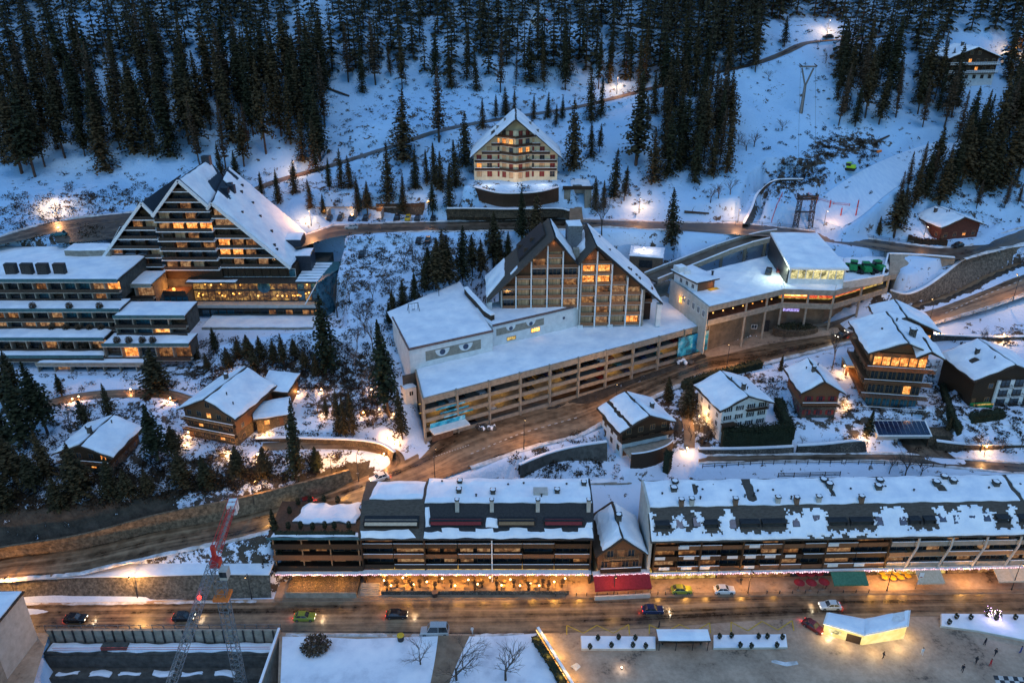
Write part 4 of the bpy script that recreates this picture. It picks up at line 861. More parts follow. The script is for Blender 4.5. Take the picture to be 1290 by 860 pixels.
def wpos(o, x, y, z):
 m = Matrix.Rotation(o.rotation_euler.z, 3, 'Z'); return Vector(o.location) + m @ Vector((x, y, z))
pt = thing('potted_tree', 'small leafy tree in a pot on the gold lit terrace of the left row', 'potted tree', (0, 0, 0), 0, 'potted trees along the lit terrace')
b = MB(); b.tube((0, 0, 0), (0, 0, .5), .22, .32, 8, 'wood_dark'); b.build('pot', parent=pt); b = MB(); b.tube((0, 0, .4), (0, 0, 1.3), .05, .04, 5, 'bark'); b.build('trunk', parent=pt); o = shrub_mesh(.5, 1.2, 3, 150, leaf=.15).build('crown', 'needles_brown', pt); o.location = (0, 0, 1.0)
sp = []
for i, px in enumerate((486, 500, 517, 531, 551, 566, 597, 610, 625, 648, 664, 684, 693, 706)):
 for y in ((.2,) if i % 2 else (-.6, 1.6)): sp.append((*wpos(T, X(px) + rnd.uniform(-.5, .5), y, .45), rnd.uniform(0, 6)))
copies(pt, tree_of(pt), sp)
tb = thing('cafe_table', 'round cafe table with two chairs on the gold lit terrace of the left row', 'table', (0, 0, 0), 0, 'cafe tables on the lit terrace')
b = MB(); b.tube((0, 0, .72), (0, 0, .76), .45, .45, 10, 'wood_light'); b.build('tabletop', parent=tb); b = MB(); b.tube((0, 0, 0), (0, 0, .72), .05, .05, 6, 'metal_dark'); b.build('leg', parent=tb)
copies(tb, tree_of(tb), [(*wpos(T, X(px), y, .46), 0) for px in (492, 510, 540, 560, 585, 604, 635, 656, 674) for y in (-.2, 1.2)])
def simple_lamp(name, label, p, h=5.5, power=600, col=(1, .55, .2), arm=.9, rz_=0, group=None, bulb='bulb'):
 t_ = thing(name, label, 'street lamp', p, rz_, group); b = MB(); b.tube((0, 0, -.3), (0, 0, h), .10, .06, 7, 'metal_dark'); b.tube((0, 0, -.3), (0, 0, .5), .17, .14, 7, 'metal_dark'); b.build('pole', parent=t_)
 b = MB(); b.tube((0, 0, h - .05), (0, -arm, h + .15), .05, .04, 6, 'metal_dark'); b.build('arm', parent=t_)
 b = MB(); b.box(-.16, .16, -arm - .45, -arm + .1, h + .08, h + .24, 'metal_dark'); hd = b.build('lamp_head', parent=t_)
 b = MB(); b.box(-.13, .13, -arm - .40, -arm + .05, h + .0, h + .07, bulb); b.build('bulb', parent=hd)
 if power: lamp_light(t_, (0, -arm - .2, h - .25), power, col, .2)
 return t_
ln = thing('terrace_lantern', 'bright standing lantern among the potted trees of the gold lit terrace', 'lantern', (0, 0, 0), 0, 'standing lanterns on the lit terrace'); b = MB(); b.tube((0, 0, 0), (0, 0, 1.3), .05, .05, 5, 'metal_dark'); b.build('post', parent=ln); b = MB(); b.blob((0, 0, 1.45), .2, .2, .2, 8, 5, 0); b.build('globe', 'bulb', ln)
copies(ln, tree_of(ln), [(*wpos(T, X(px), y, .46), 0) for px, y in ((484, .6), (494, -.9), (507, 1.4), (522, -.6), (538, .2), (557, 1.2), (574, -.9), (590, .8), (602, -.5), (617, 1.5), (632, -.8), (643, .9), (655, -.9), (668, -.2), (679, -.9), (698, .2), (712, 1.2))])
# ---- right row
a = P(815, 721, 3.6); c = P(1290, 711.5, 3.6); loc, rz, W0 = frame_of(a, c); loc.z = 0
SC = W0 / (1290 - 815); X = lambda px: (px - 815) * SC; W = X(1400)
RROW = thing('apartment_row', 'longest row of flats, pale ended, with skylights in patchy snow and a green shop awning', 'apartment building', loc, rz); t = RROW
e0, y0, yb1, z1, z2, yr = 12.1, -.6, 4.6, 16.6, 18.0, 12.4
b = MB(); b.box(.5, W, 1.9, 12, -1, 11.9, 'wood_dark'); b.build('wall', parent=t)
b = MB(); b.box(-.05, .49, .0, 12.4, -1, 12.0, 'concrete_pale'); b.extr([(.2, 12.001), (12.4, 12.001), (12.4, 18.2), (5.0, 17.2)], -.04, .48, 'concrete_pale', 'x'); b.build('end_wall', parent=t)
b = MB();
for x0_, x1_, m_ in ((1, X(905), 'lit_yellow'), (X(905) + .4, X(1000), 'lit_dim'), (X(1003), X(1050), 'glass'), (X(1080), X(1110), 'glass'), (X(1112), X(1200), 'lit_yellow'), (X(1203), W - 1, 'lit_dim')): b.box(x0_, x1_, 1.8, 1.896, .2, 3.2, m_)
b.build('shop_front', parent=t)
xs_ = [X(p) for p in (822, 852, 879, 905, 931, 955, 980, 1007, 1034, 1073, 1112)]
bay_facade(t, xs_, 3, 2.75, 3.9, 1.89, .1, ['wood', 'wood_dark'], 'wood', ['glass', 'glass', 'lit_dim', 'lit_curtain', 'glass', 'glass', 'glass'], .1)
for i, x in enumerate(xs_[::2]): b = MB(); b.box(x - .14, x + .14, -.1, 1.8, 3.7, 11.9, 'wood_dark'); b.build('party_wall', parent=t)
rdd = random.Random(8)
for k in range(3):
 for i in range(0, 10, 1):
  if rdd.random() < .45: x = xs_[i] + rdd.uniform(.8, 2.4); b = MB(); b.box(x - 1.1, x + 1.1, .02, .09, 3.9 + k * 2.75 + .25, 3.9 + k * 2.75 + .98, 'plaster'); b.build('privacy_panel', parent=t)
xs2 = [X(p) for p in (1114, 1143, 1185, 1228, 1270, 1312, 1355, 1398)]
bay_facade(t, xs2, 3, 2.75, 3.9, 1.89, .0, ['concrete', 'wood_light'], 'plaster', ['glass', 'glass', 'lit_curtain', 'glass'], .1, 'concrete')
for i, x in enumerate(xs2[1:]): b = MB(); b.bar((x - 1.0, -.15, 3.7), (x + .6, -.15, 9.0), .35, .3, 'concrete_pale'); b.bar((x + .6, -.15, 9.0), (x + .6, -.15, 11.9), .35, .3, 'concrete_pale'); b.build('strut', parent=t)
rR = mans(t, 0, W, y0, e0, yb1, z1, yr, z2, 'roof_brown')
def onm(y, o=.05): return e0 + (z1 - e0) * (y - y0) / (yb1 - y0) + o
dorm = [(822, 840), (882, 899), (926, 950), (953, 982), (1035, 1058), (1062, 1090), (1135, 1149), (1153, 1167), (1244, 1260), (1272, 1290)]
sky = [852, 873, 917, 995, 1021, 1098, 1127, 1177, 1194, 1214, 1232, 1310, 1340]
def hole_low(u, v):
 px = 815 + u * (1400 - 815) + 2.2 * math.sin(v * 19 + u * 90) + 1.2 * math.sin(v * 43 + u * 31); v += .05 * math.sin(u * 260) + .03 * math.sin(u * 610)
 if v > .98: return True
 for a_, b_ in dorm:
  if a_ - 2 < px < b_ + 2 and v > .22: return True
 n_ = math.sin(px * .09) + math.sin(px * .043 + 1) * 1.2 + math.sin(px * .21 + 2) * .4
 if v > .34 and n_ > 1.25 and not (1150 < px < 1240): return True
 if v > .8 and math.sin(px * .13 + 4) > .3: return True
 return v < .1 and 1000 < px < 1090 and math.sin(px * .3) > 0
s = MB(); s.snow((.2, y0 + .1, onm(y0)), (W, y0 + .1, onm(y0)), (W, yb1 - .3, onm(yb1 - .3)), (.2, yb1 - .3, onm(yb1 - .3)), .34, 11, .36, .15, hole_low)
s.build('lower_snow', 'snow', rR); s = MB()
def hole_top(u, v):
 px = 815 + u * 585
 return (abs(px - 945) < 5 and (v > .2)) or (abs(px - 1050) < 3 and v > .25) or (abs(px - 880) < 3 and .4 < v < .9) or (abs(px - 1192) < 8 and .4 < v < .75) or (abs(px - 1283) < 4)
s.snow((.2, yb1 + .15, z1 + .03), (W, yb1 + .15, z1 + .03), (W, yr - .1, z2 + .02), (.2, yr - .1, z2 + .02), .45, 12, 1.0, .35, hole_top); s.build('roof_snow', 'snow', rR)
for i, (p0, p1) in enumerate(dorm): recess(t, X(p0), X(p1), 1.2, 13.3, 'roof_brown', None, 'lit_dim' if i == 2 else 'glass_teal', 1.55)
sl_ = math.atan2(z1 - e0, yb1 - y0)
for i, px in enumerate(sky): skylight(t, X(px), 2.0 + .25 * math.sin(i * 2), onm(2.0 + .25 * math.sin(i * 2), .25), 1.3, 1.7, sl_, 'glass_blue')
for i, px in enumerate((857, 870, 924, 977, 1000, 1028, 1081)): chimney(t, X(px), 5.3 + .2 * (i % 2), 17.2, 1.0, .95, 'concrete_pale' if i % 2 else 'tan_brick')
for px, y in ((852, 9), (856, 11.2), (1050, 9.5), (1046, 11), (1110, 8.5), (1117, 10.5), (1187, 9.5), (1203, 11.4), (1210, 10), (1262, 9)): chimney(t, X(px), y, 17.8, .7, 1.2, 'concrete_dark')
for i in range(26): vent(t, X(rdd.uniform(830, 1380)), rdd.uniform(6, 12), 17.4, .6)
# shop canopy, fairy lights and awnings
b = MB(); b.box(.2, W, -.5, .05, 3.35, 3.62, 'white_paint'); cn = b.build('canopy', parent=t)
b = MB()
for i in range(200):
 x = .4 + (W - 1) * i / 200
 if X(1043) < x < X(1085): continue
 b.blob((x, -.6, 3.45 + .13 * math.sin(i * 1.7)), .2, .12, .15 + .05 * (i % 4), 5, 3, 0, rnd)
b.build('light_string', 'lit_fairy', cn)
for px0, px1, m_, nm in ((1042, 1085, 'cloth_green', 'green'), (1148, 1180, 'cloth_beige', 'beige'), (1247, 1290, 'cloth_beige', 'beige')):
 b = MB(); b.slab((X(px0), -3.6, 2.6), (X(px1), -3.6, 2.6), (X(px1), -1.02, 3.75), (X(px0), -1.02, 3.75), .08, m_); b.box(X(px0), X(px1), -3.62, -3.58, 2.25, 2.55, m_); b.build('awning', parent=t, ).__setitem__('label', nm + ' shop awning')
for px, pw in ((830, 90), (865, 120), (890, 100), (935, 130), (975, 60), (1100, 150), (1120, 190), (1140, 120), (1215, 170), (1240, 60)): lamp_light(t, (X(px), -1.3, 2.7), pw * 2.2, (1, .52, .13), .3)
# fence behind
# ---- small gabled house between the rows
a = P(750, 701, 8.6); c = P(816, 698, 8.6); loc, rz2, Wg = frame_of(a, c); loc.z = 0
t = thing('gabled_house', 'small wood gabled house with crimson shop awning, wedged between the two long rows', 'house', loc, rz2)
b = MB(); b.box(.9, Wg - .9, 1.0, 12, -1, 4.2, 'plaster_cream'); b.build('wall', parent=t); b = MB(); b.extr([(.8, 4.203), (Wg - .8, 4.203), (Wg - .8, 9.1), (Wg / 2, 12.4), (.8, 9.1)], .9, 12, 'wood'); b.build('upper_wall', parent=t)
gable(t, 0, Wg, -.2, 12.5, 8.6, 13.0, seed=33, snow_t=.5, holes=lambda s_, u, v: s_ == 0 and (u < .22 or v > .9))
balcony(t, 1.2, Wg - 1.2, .89, 4.6, 1.3, 'wood_dark', 'wood_dark', 'boards', 1.0, snow=.1); balcony(t, 1.8, Wg - 1.8, .89, 7.2, 1.0, 'wood_light', 'wood_dark', 'boards', 1.0)
for z, n in ((4.9, 4), (7.6, 3)):
 for i in range(n): window(t, Wg / 2 + (i - (n - 1) / 2) * 2.2, .88, z, 1.3, 1.7, 'lit_dim' if i == 1 else 'glass', 'wood_light')
chimney(t, Wg * .52, 6, 12.8, 1.5, 1.1, 'concrete_dark')
b = MB(); b.slab((-.3, -3.2, 2.6), (Wg + .6, -3.2, 2.6), (Wg + .6, -.6, 4.0), (-.3, -.6, 4.0), .08, 'cloth_red'); b.box(-.3, Wg + .6, -3.22, -3.15, 2.2, 2.55, 'cloth_red'); b.build('awning', parent=t)
b = MB(); b.box(-.3, Wg + .8, -.55, .9, 3.7, 3.95, 'white_paint'); cn = b.build('canopy', parent=t); b = MB()
for i in range(30): b.blob((-.1 + (Wg + .8) * i / 30, -.62, 4.1 + .1 * math.sin(i * 1.7)), .2, .12, .17, 5, 3, 0, rnd)
b.build('light_string', 'lit_fairy', cn)
b = MB(); b.box(-.3, Wg + .4, -3.4, -3.0, -.1, 1.0, 'concrete_pale'); b.build('planter_wall', parent=t); lamp_light(t, (Wg * .5, -1.5, 2.0), 60, (1, .5, .25))
# annex roof behind with two glass roof lights
p = P(742, 650, 9.5); q = P(800, 648, 9.5); loc, rz3, Wa = frame_of(p, q); loc.z = 0
t = thing('flat_annex', 'low flat roofed annex with three tilted roof lights behind the small gabled house', 'annex', loc + Vector((0, 5.5, 0)), rz3); b = MB(); b.box(-.2, Wa * 1.08, 4.5, 17, -1, 10.6, 'concrete'); b.build('wall', parent=t); s = MB(); s.snow((0, 4.7, 10.62), (Wa * 1.05, 4.7, 10.62), (Wa * 1.05, 16.8, 10.62), (0, 16.8, 10.62), .3, 15); s.build('snow', 'snow', t)
for x, y in ((2.6, 8.5), (3.6, 11), (4.6, 13.4)): skylight(t, x, y, 11.2, 4.2, 1.5, .25, 'glass_teal')
# retaining wall of the yard behind the left row
ZR = 27.0
a = P(533, 502, ZR); c = P(893, 408, ZR); loc, rz, W = frame_of(a, c); loc.z = 14.5
GO = loc.copy(); GR = rz
def gl(px, py, z):
 p = P(px, py, z); q = Matrix.Rotation(-GR, 3, 'Z') @ (p - GO); return q
t = thing('parking_garage', 'long open sided concrete parking garage with snowy flat roof beside the diagonal road', 'parking garage', loc, rz)
GAR = t; H = ZR - 14.5; X = lambda px: (px - 533) / 360 * W
# correct perspective foreshortening along the front
def xg(px):
 lo, hi = 0.0, W
 for _ in range(30):
  m_ = (lo + hi) / 2; wp = wpos(t, m_, 0, H)
  if proj(wp)[0] < px: lo = m_
  else: hi = m_
 return (lo + hi) / 2
nb = 10; D = 12
roofpoly = [(0, 0), (W, 0), tuple(gl(843, 352, ZR)[:2]), tuple(gl(800, 365, ZR)[:2]), tuple(gl(640, 395, ZR)[:2]), tuple(gl(520, 455, ZR)[:2])]
b = MB(); b.prism(roofpoly, H - .5, H - .25, 'concrete'); b.build('roof_slab', parent=t)
s = MB(); q0 = gl(522, 462, ZR); s.snow((.25, .25, H - .24), (W - .3, .25, H - .24), (gl(838, 372, ZR).x, gl(838, 372, ZR).y, H - .24), (q0.x + .3, q0.y, H - .24), .4, 41, 1.6, .1); s.build('roof_snow', 'snow', t)
levels = [H - 1.55, H - 4.15, H - 6.75, H - 9.35]   # underside openings: top of each parapet band
b = MB(); b.box(-.15, W + .1, -.15, .2, H - 1.5, H + .15, 'concrete'); b.prism([(-.15, .201), (.2, .201), (q0.x + .35, q0.y), (q0.x, q0.y)], H - 1.5, H + .15, 'concrete'); b.build('parapet', parent=t)
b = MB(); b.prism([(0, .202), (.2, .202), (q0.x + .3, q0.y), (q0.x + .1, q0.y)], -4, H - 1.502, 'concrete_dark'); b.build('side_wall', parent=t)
for k in range(1, 5):
 zt = H - 1.5 - k * 2.55 + .95
 b = MB(); b.box(-.1, W, -.12, .15, zt - .95, zt, 'concrete'); b.prism([(0.21, .151), (W, .151), (W, 14), (q0.x + 3.5, 14)], zt - 1.2, zt - .951, 'concrete'); b.build('deck', parent=t)
 b = MB(); b.bar((.2, -.2, zt + .12), (W, -.2, zt + .12), .05, .05, 'metal_grey'); b.build('guard_rail', parent=t)
for i in range(nb * 1 + 1):
 x = W * i / nb; b = MB(); b.box(x - .2, x + .2, -.45, .45, -4, H + .2, 'concrete'); b.build('column', parent=t)
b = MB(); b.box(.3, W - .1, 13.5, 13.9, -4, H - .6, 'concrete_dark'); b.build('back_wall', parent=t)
b = MB(); b.box(W - .05, W + .2, .2, 12, -4, H, 'concrete'); b.build('end_wall', parent=t)
rg = random.Random(12)
for k in range(3):
 z = H - 1.5 - k * 2.55 - .7
 for i in range(nb):
  if rg.random() < (.3, .7, .9)[k]:
   x = W * (i + .5) / nb; b = MB(); b.box(x - 3.4, x + 3.4, 5.5, 5.7, z - .0, z + .12, 'lit_yellow'); b.build('strip_light', parent=t); lamp_light(t, (x, 4.2, z - .1), 75, (1, .62, .15), .3)
# ski-picture panels
def mural(par, x0, x1, y, z0, z1, name='mural'):
 b = MB(); b.face([(x0, y, z0), (x1, y, z0), (x1, y, z1), (x0, y, z1)]); return b.build(name, 'mural', par)
m, nt, b_ = nmat('mural'); f = noise(nt, .45, 4, .6); nt.links.new(ramp(nt, f, [(.36, (.01, .05, .09)), (.46, (.01, .22, .38)), (.55, (.02, .38, .58)), (.66, (.35, .6, .7))]), b_.inputs['Base Color'])
b_.inputs['Emission Color'].default_value = (.03, .35, .6, 1); b_.inputs['Emission Strength'].default_value = .05
mural(t, W - 10.8, W - .1, -.5, H - 7.6, H - 1.7)['label'] = 'blue picture of a skier on the garage end bay'
mural(t, 1.2, 10.4, -.5, H - 8.2, H - 7.0);
for k in range(3): b = MB(); b.box(3 + k, 10.6 + k, -.22, -.14, H - 4.0 - k * 1.3, H - 3.6 - k * 1.3, 'mural'); b.build('blue_stripe', parent=t)
b = MB(); b.box(1, 10.4, -3.2, -.3, H - 8.6, H - 8.25, 'plaster'); b.build('entrance_canopy', parent=t)
b = MB(); b.box(1.6, 7.0, -.6, -.3, -3, H - 8.61, 'tan_brick'); b.build('entrance_door', parent=t)
# cars parked inside are built later (they need the car mesh)
# small white hut at the left end
p = P(519, 487, 23.5); th = thing('gatehouse', 'tiny white hut with one dark window at the left end of the parking garage', 'hut', (p.x, p.y, 19), rz); b = MB(); b.box(-2.2, .8, -.8, 2.2, -3, 4.6, 'plaster'); b.build('wall', parent=th); window(th, -.6, -.81, 2.6, 1.0, 1.2, 'glass'); s = MB(); s.snow((-2.4, -1, 4.62), (1, -1, 4.62), (1, 2.4, 4.62), (-2.4, 2.4, 4.62), .3, 2); s.build('roof_snow', 'snow', th)
# ---- painted hall
rough_mat('edge_mauve', (.10, .065, .06), (.20, .135, .125), 1.5, .7)
p0 = P(517, 467, ZR); p1 = P(621, 443, ZR); loc, rz2, Wh = frame_of(p0, p1); hz_ = 5.7
t = thing('painted_hall', 'white walled hall with big painted eyes under a snow covered flat roof', 'hall', loc, rz2)
b = MB(); back = [P(587, 366, 33)]; inv = lambda p: Matrix.Rotation(-rz2, 3, 'Z') @ (p - loc)
bl = inv(P(494, 401, ZR + hz_)); br = inv(P(590, 364, ZR + hz_))
b.prism([(0, 0), (Wh, 0), (Wh + 1.5, 10), (br.x, br.y), (bl.x, bl.y)], -6, hz_, 'plaster'); b.build('wall', parent=t)
b = MB(); b.prism([(-.2, -.2), (Wh + .1, -.2), (Wh + .1, .1), (-.2, .1)], hz_ + .002, hz_ + .55, 'edge_mauve'); b.build('roof_edge', parent=t)
o = bpy.context.scene
b = MB(); b.prism([(-.2, .102), (.15, .102), (bl.x + .3, bl.y), (bl.x - .1, bl.y)], hz_ + .002, hz_ + .5, 'edge_mauve'); b.build('roof_edge', parent=t)
s = MB(); s.snow((.15, .15, hz_ + .1), (Wh, .15, hz_ + .1), (br.x, br.y + 6, hz_ + .1), (bl.x, bl.y + 4, hz_ + .1), .45, 51, 1.5, .1); s.build('roof_snow', 'snow', t)
def eyes(par, x0, x1, y, z0, z1):
 b = MB(); b.face([(x0, y, z0), (x1, y, z0), (x1, y, z1), (x0, y, z1)]); band = b.build('painted_band', 'concrete', par)
 for f_ in (.3, .72):
  x = x0 + (x1 - x0) * f_; zc = (z0 + z1) / 2 + .25; b = MB(); r = (z1 - z0) * .48
  b.face([(x + r * 1.5 * math.cos(t_ * PI / 12), y - .01, zc + .8 - r * 1.5 * max(0, math.sin(t_ * PI / 12))) for t_ in range(13)][::-1]); b.build('painted_eye', 'plaster', band)
  b = MB(); b.face([(x + r * .6 * math.cos(t_ * PI / 8), y - .03, zc + r * .6 * math.sin(t_ * PI / 8)) for t_ in range(16)]); b.build('round_window', 'glass_blue', band)
eyes(t, 4.2, Wh - 3.4, -.02, 1.7, 4.4)
# low second hall with windows, between the painted hall and the twin gables
p0 = P(622, 437, ZR); p1 = P(728, 411, ZR); loc3, rz3, W3 = frame_of(p0, p1)
t2 = thing('painted_hall', 'white wing with painted eyes and two lit windows below the twin gables', 'hall', loc3, rz3)
b = MB(); b.box(-.2, W3, 0, 14, -1, 5.9, 'plaster'); b.build('wall', parent=t2); b = MB(); b.box(-.3, W3 - 1, -.15, .1, 5.902, 6.5, 'edge_mauve'); b.build('roof_edge', parent=t2)
eyes(t2, .8, W3 * .58, -.02, 3.0, 5.0); window(t2, W3 * .48, -.03, 1.6, 2.6, 1.1, 'lit_hot', 'wood_light'); window(t2, W3 * .2, -.03, .9, 2.6, .9, 'lit_yellow', 'wood_light')
s = MB(); s.snow((0, .2, 5.92), (W3, .2, 5.92), (W3, 10, 5.92), (0, 13, 5.92), .4, 8); s.build('roof_snow', 'snow', t2)
b = MB(); b.tube((W3 * .82, -.02, 3.6), (W3 * .82, -.08, 3.6), .4, .4, 10, 'glass_blue'); b.build('round_window', parent=t2)
# curved parapet wall between them
pts = [P(587, 366, 34), P(593, 375, 33.6), P(602, 386, 33.2), (P(612, 397, 33.4)), P(621, 404, 33.2)]
t3 = thing('curved_wall', 'dark curved parapet wall capped with snow, beside the painted hall roof', 'wall', pts[2]); b = MB()
for i in range(len(pts) - 1):
 p, q = pts[i] - pts[2], pts[i + 1] - pts[2]; d = (q - p).normalized(); n_ = Vector((-d.y, d.x, 0)) * .5
 b.prism([(p.x - n_.x, p.y - n_.y), (q.x - n_.x, q.y - n_.y), (q.x + n_.x, q.y + n_.y), (p.x + n_.x, p.y + n_.y)], -3, 1.6, 'wood_dark')
b.build('wall', parent=t3); b = MB()
for i in range(len(pts) - 1):
 p, q = pts[i] - pts[2], pts[i + 1] - pts[2]; d = (q - p).normalized(); n_ = Vector((-d.y, d.x, 0)) * .6
 b.prism([(p.x - n_.x, p.y - n_.y), (q.x - n_.x, q.y - n_.y), (q.x + n_.x, q.y + n_.y), (p.x + n_.x, p.y + n_.y)], 1.602, 2.0, 'snow')
b.build('snow', parent=t3)
# ---- twin gabled apartment block
p0 = P(730, 413, ZR); YB = p0.y
p1 = P(811, 408, ZR + .6); rz = R(3.2); loc = Vector((p0.x, p0.y, ZR))
t = thing('twin_gabled_block', 'brown and white apartment block with two steep gables side by side', 'apartment building', loc, rz)
Rm = Matrix.Rotation(-rz, 3, 'Z')
def lz(px, py, yl=0.0):
 """local x,z of a photo point on the facade plane y=yl"""
 d = Rm @ ray(px, py); o_ = Rm @ (Vector((0, 0, CAMH)) - loc); k = (yl - o_.y) / d.y; q = o_ + d * k; return q.x, q.z
xl, zl = lz(613, 378); xa, za = lz(698, 297); xv, zv = lz(728, 331); xb_, zb_ = lz(750, 308); xr_, zr_ = lz(834, 380)
# facade body
def zroof(x):
 for (x0, z0), (x1, z1) in (((xl, zl), (xa, za)), ((xa, za), (xv, zv)), ((xv, zv), (xb_, zb_)), ((xb_, zb_), (xr_, zr_))):
  if x0 <= x <= x1: return z0 + (z1 - z0) * (x - x0) / (x1 - x0)
 return min(zl, zr_)
colL = [lz(p, 380)[0] for p in (632, 650, 669, 689, 708, 728)]; colR = [lz(p, 380)[0] for p in (731, 750, 769, 789, 808)]
DP = 15.5; bd = 1.25
b = MB(); zc = zroof(colL[0]) - .6
b.extr([(colL[0], -5), (colR[-1], -5), (colR[-1], zroof(colR[-1]) - .6), (xb_, zb_ - .7), (xv, zv - .7), (xa, za - .7), (colL[0], zc)], bd, DP, 'wood'); b.build('wall', parent=t)
b = MB(); b.box(colL[0] - .25, colL[0], .6, DP - 1, 2, zroof(colL[0]) - .7, 'concrete_pale'); b.box(colR[-1] + .002, colR[-1] + .8, -.1, DP, -1, zroof(colR[-1] + .6) - .7, 'concrete'); b.build('side_wall', parent=t)
rough_mat('wood_rail', (.20, .085, .04), (.34, .16, .08), 2.0, .7, None, .2)
rnd = random.Random(3)
def cols(cs, zbase, yf, fl0, zlist):
 for ci, x in enumerate(cs):
  top = zroof(x) - 1.3
  b = MB(); b.box(x - .17, x + .17, yf - .2, bd - .01, zbase, top, 'white_paint' if 0 < ci < len(cs) - 0 else 'concrete_pale'); b.build('pier', parent=t)
 for z in zlist:
  for i in range(len(cs) - 1):
   x0, x1 = cs[i] + .22, cs[i + 1] - .22; zmax = min(zroof(x0), zroof(x1)) - .9
   if z > zmax + .1:
    continue
   hh = min(2.1, zmax - z - .35)
   balcony(t, x0, x1, bd - .01, z, bd - yf - .02, 'wood_rail' if hh > 1.4 else 'wood', 'concrete_pale', 'solid', round(max(.3, min(.95, zmax + .45 - z)), 2), snow=0)
   if hh > 1.0: window(t, (x0 + x1) / 2, bd - .02, z + .12, x1 - x0 - .6, hh, 'lit' if (cs is colR and ((12 < z < 16.5 and i < 2) or (i == 2 and 15 < z < 16.5))) or (cs is colR and i == 3 and z < 3) or (cs is colL and i == 0 and 11 < z < 13) else rnd.choice(['curt'] * 6 + ['glass', 'lit_dim', 'lit_curtain']), 'wood_light', bars=2)
rough_mat('curt', (.42, .24, .12), (.74, .48, .28), .9, .6, (2, 1, .2), 0)
cols(colR, .0, -.05, 0, [.6 + 3.02 * k for k in range(9)])
cols(colL, 5.6, .15, 0, [6.1 + 2.9 * k for k in range(8)])
# gable boards
for (xx, zz, cs) in ((xa, za, colL), (xb_, zb_, colR)):
 b = MB(); b.extr([(xx - 3.1, zz - 4.5), (xx + 3.1, zz - 4.5), (xx, zz - 1.2)], .4, bd - .02, 'wood'); b.build('gable_panel', parent=t)
# roofs : planes from front rake to back rake
def roofplane(p, q, d0, d1, mat, th=.5, y0=-1.2):
 b = MB(); b.slab((p[0], y0, p[1]), (q[0], y0, q[1]), (q[0], d1, q[1]), (p[0], d0, p[1]), th, mat); return b
o1 = roofplane((xl, zl), (xa, za), DP + 2, DP, 'roof_brown').build('roof', parent=t); o2 = roofplane((xa + .001, za), (xv, zv), DP, DP - 2, 'roof_dark').build('roof', parent=t)
o3 = roofplane((xv + .001, zv), (xb_, zb_), DP, DP + 2, 'roof_brown').build('roof', parent=t); o4 = roofplane((xb_ + .001, zb_), (xr_, zr_), DP + 3, DP + 1, 'roof_dark').build('roof', parent=t)
s = MB(); s.snow((xb_ + .3, -.9, zb_ + .02), (xr_, -.9, zr_ + .02), (xr_, DP + .8, zr_ + .02), (xb_ + .3, DP + 2.8, zb_ + .02), .35, 61, 1.2, .25, lambda u, v: (abs(u - .62) < .02 and .2 < v < .6) or (abs(u - .72) < .03 and .3 < v < .5)); s.build('roof_snow', 'snow', o4)
s = MB(); s.snow((xa + .4, -.9, za + .02), (xv - .3, -.9, zv + .02), (xv - .3, DP - 4, zv + .02), (xa + .4, DP - .3, za + .02), .35, 62); s.build('roof_snow', 'snow', o2)
s = MB(); s.snow((xv + .3, 4, zv + .02), (xb_ - 2.0, 3.5, zb_ - 2.2), (xb_ - .6, DP, zb_ - .6), (xv + .4, DP, zv + .02), .35, 63); s.build('roof_snow', 'snow', o3)
k_ = (za - zl) / (xa - xl); f_ = lambda x: zl + (x - xl) * k_ + .02
s = MB(); s.snow((xl, 1.2, f_(xl)), (xl + 5.2, 4.5, f_(xl + 5.2)), (xl + 5.8, DP + 1.4, f_(xl + 5.8)), (xl, DP + 1.8, f_(xl)), .4, 64); s.build('roof_snow', 'snow', o1); s = MB(); s.snow((xl + 6.5, 1.0, f_(xl + 6.5)), (xl + 8.6, 1.4, f_(xl + 8.6)), (xl + 8.6, 3.4, f_(xl + 8.6)), (xl + 6.5, 2.6, f_(xl + 6.5)), .3, 65); s.build('roof_snow', 'snow', o1)
b = MB(); b.slab((xl + 9, 4.5, f_(xl + 9) + .9), (xa - 2, 4.5, f_(xa - 2) + .9), (xa - 2, DP, f_(xa - 2) + .9), (xl + 9, DP + 1, f_(xl + 9) + .9), 1.0, 'roof_dark'); b.build('dormer', parent=t)
for x, y in ((xl + 11, 6), (xa - 5, 9), (xa - 8, 12)): b = MB(); b.box(-.6, .6, -.5, .5, -.4, 1.6, 'roof_edge'); b.build('chimney', parent=t, loc=(x, y, f_(x)))
kr = (zr_ - zb_) / (xr_ - xb_)
for x, y in ((xb_ + 10, 3.4), (xb_ + 10.8, 4.2), (xb_ + 12.2, 3.2), (xb_ + 13, 2.4), (xb_ + 5, 6), (xb_ + 3, 12)): b = MB(); b.box(-.28, .28, -.3, .3, -.2, .95, 'roof_edge'); b.build('vent', parent=t, loc=(x, y, zb_ + (x - xb_) * kr))
b = MB(); b.box(xv - 1.8, xv + 2.2, 9, 14, zv - 2, zv + 7.2, 'metal_grey'); st = b.build('stair_tower', parent=t); s = MB(); s.snow((xv - 2, 8.8, zv + 7.2), (xv + 2.4, 8.8, zv + 7.2), (xv + 2.4, 14.2, zv + 7.2), (xv - 2, 14.2, zv + 7.2), .45, 4); s.build('snow', 'snow', st)
b = MB(); b.box(xv - .8, xv + .8, 3, 5, zv - 1, zv + 2.6, 'concrete'); b.build('chimney', parent=t)
b = MB(); b.prism([(xr_ - 1.4, -.9), (xr_ - .2, -.9), (xr_ - .2, .6), (xr_ - 1.4, .6)], .2, zr_ - .4, 'plaster'); b.build('end_post', parent=t); b = MB(); b.box(xl - .1, xl + 1.4, -.8, .6, 6, zl - .35, 'plaster'); b.build('end_post', parent=t)
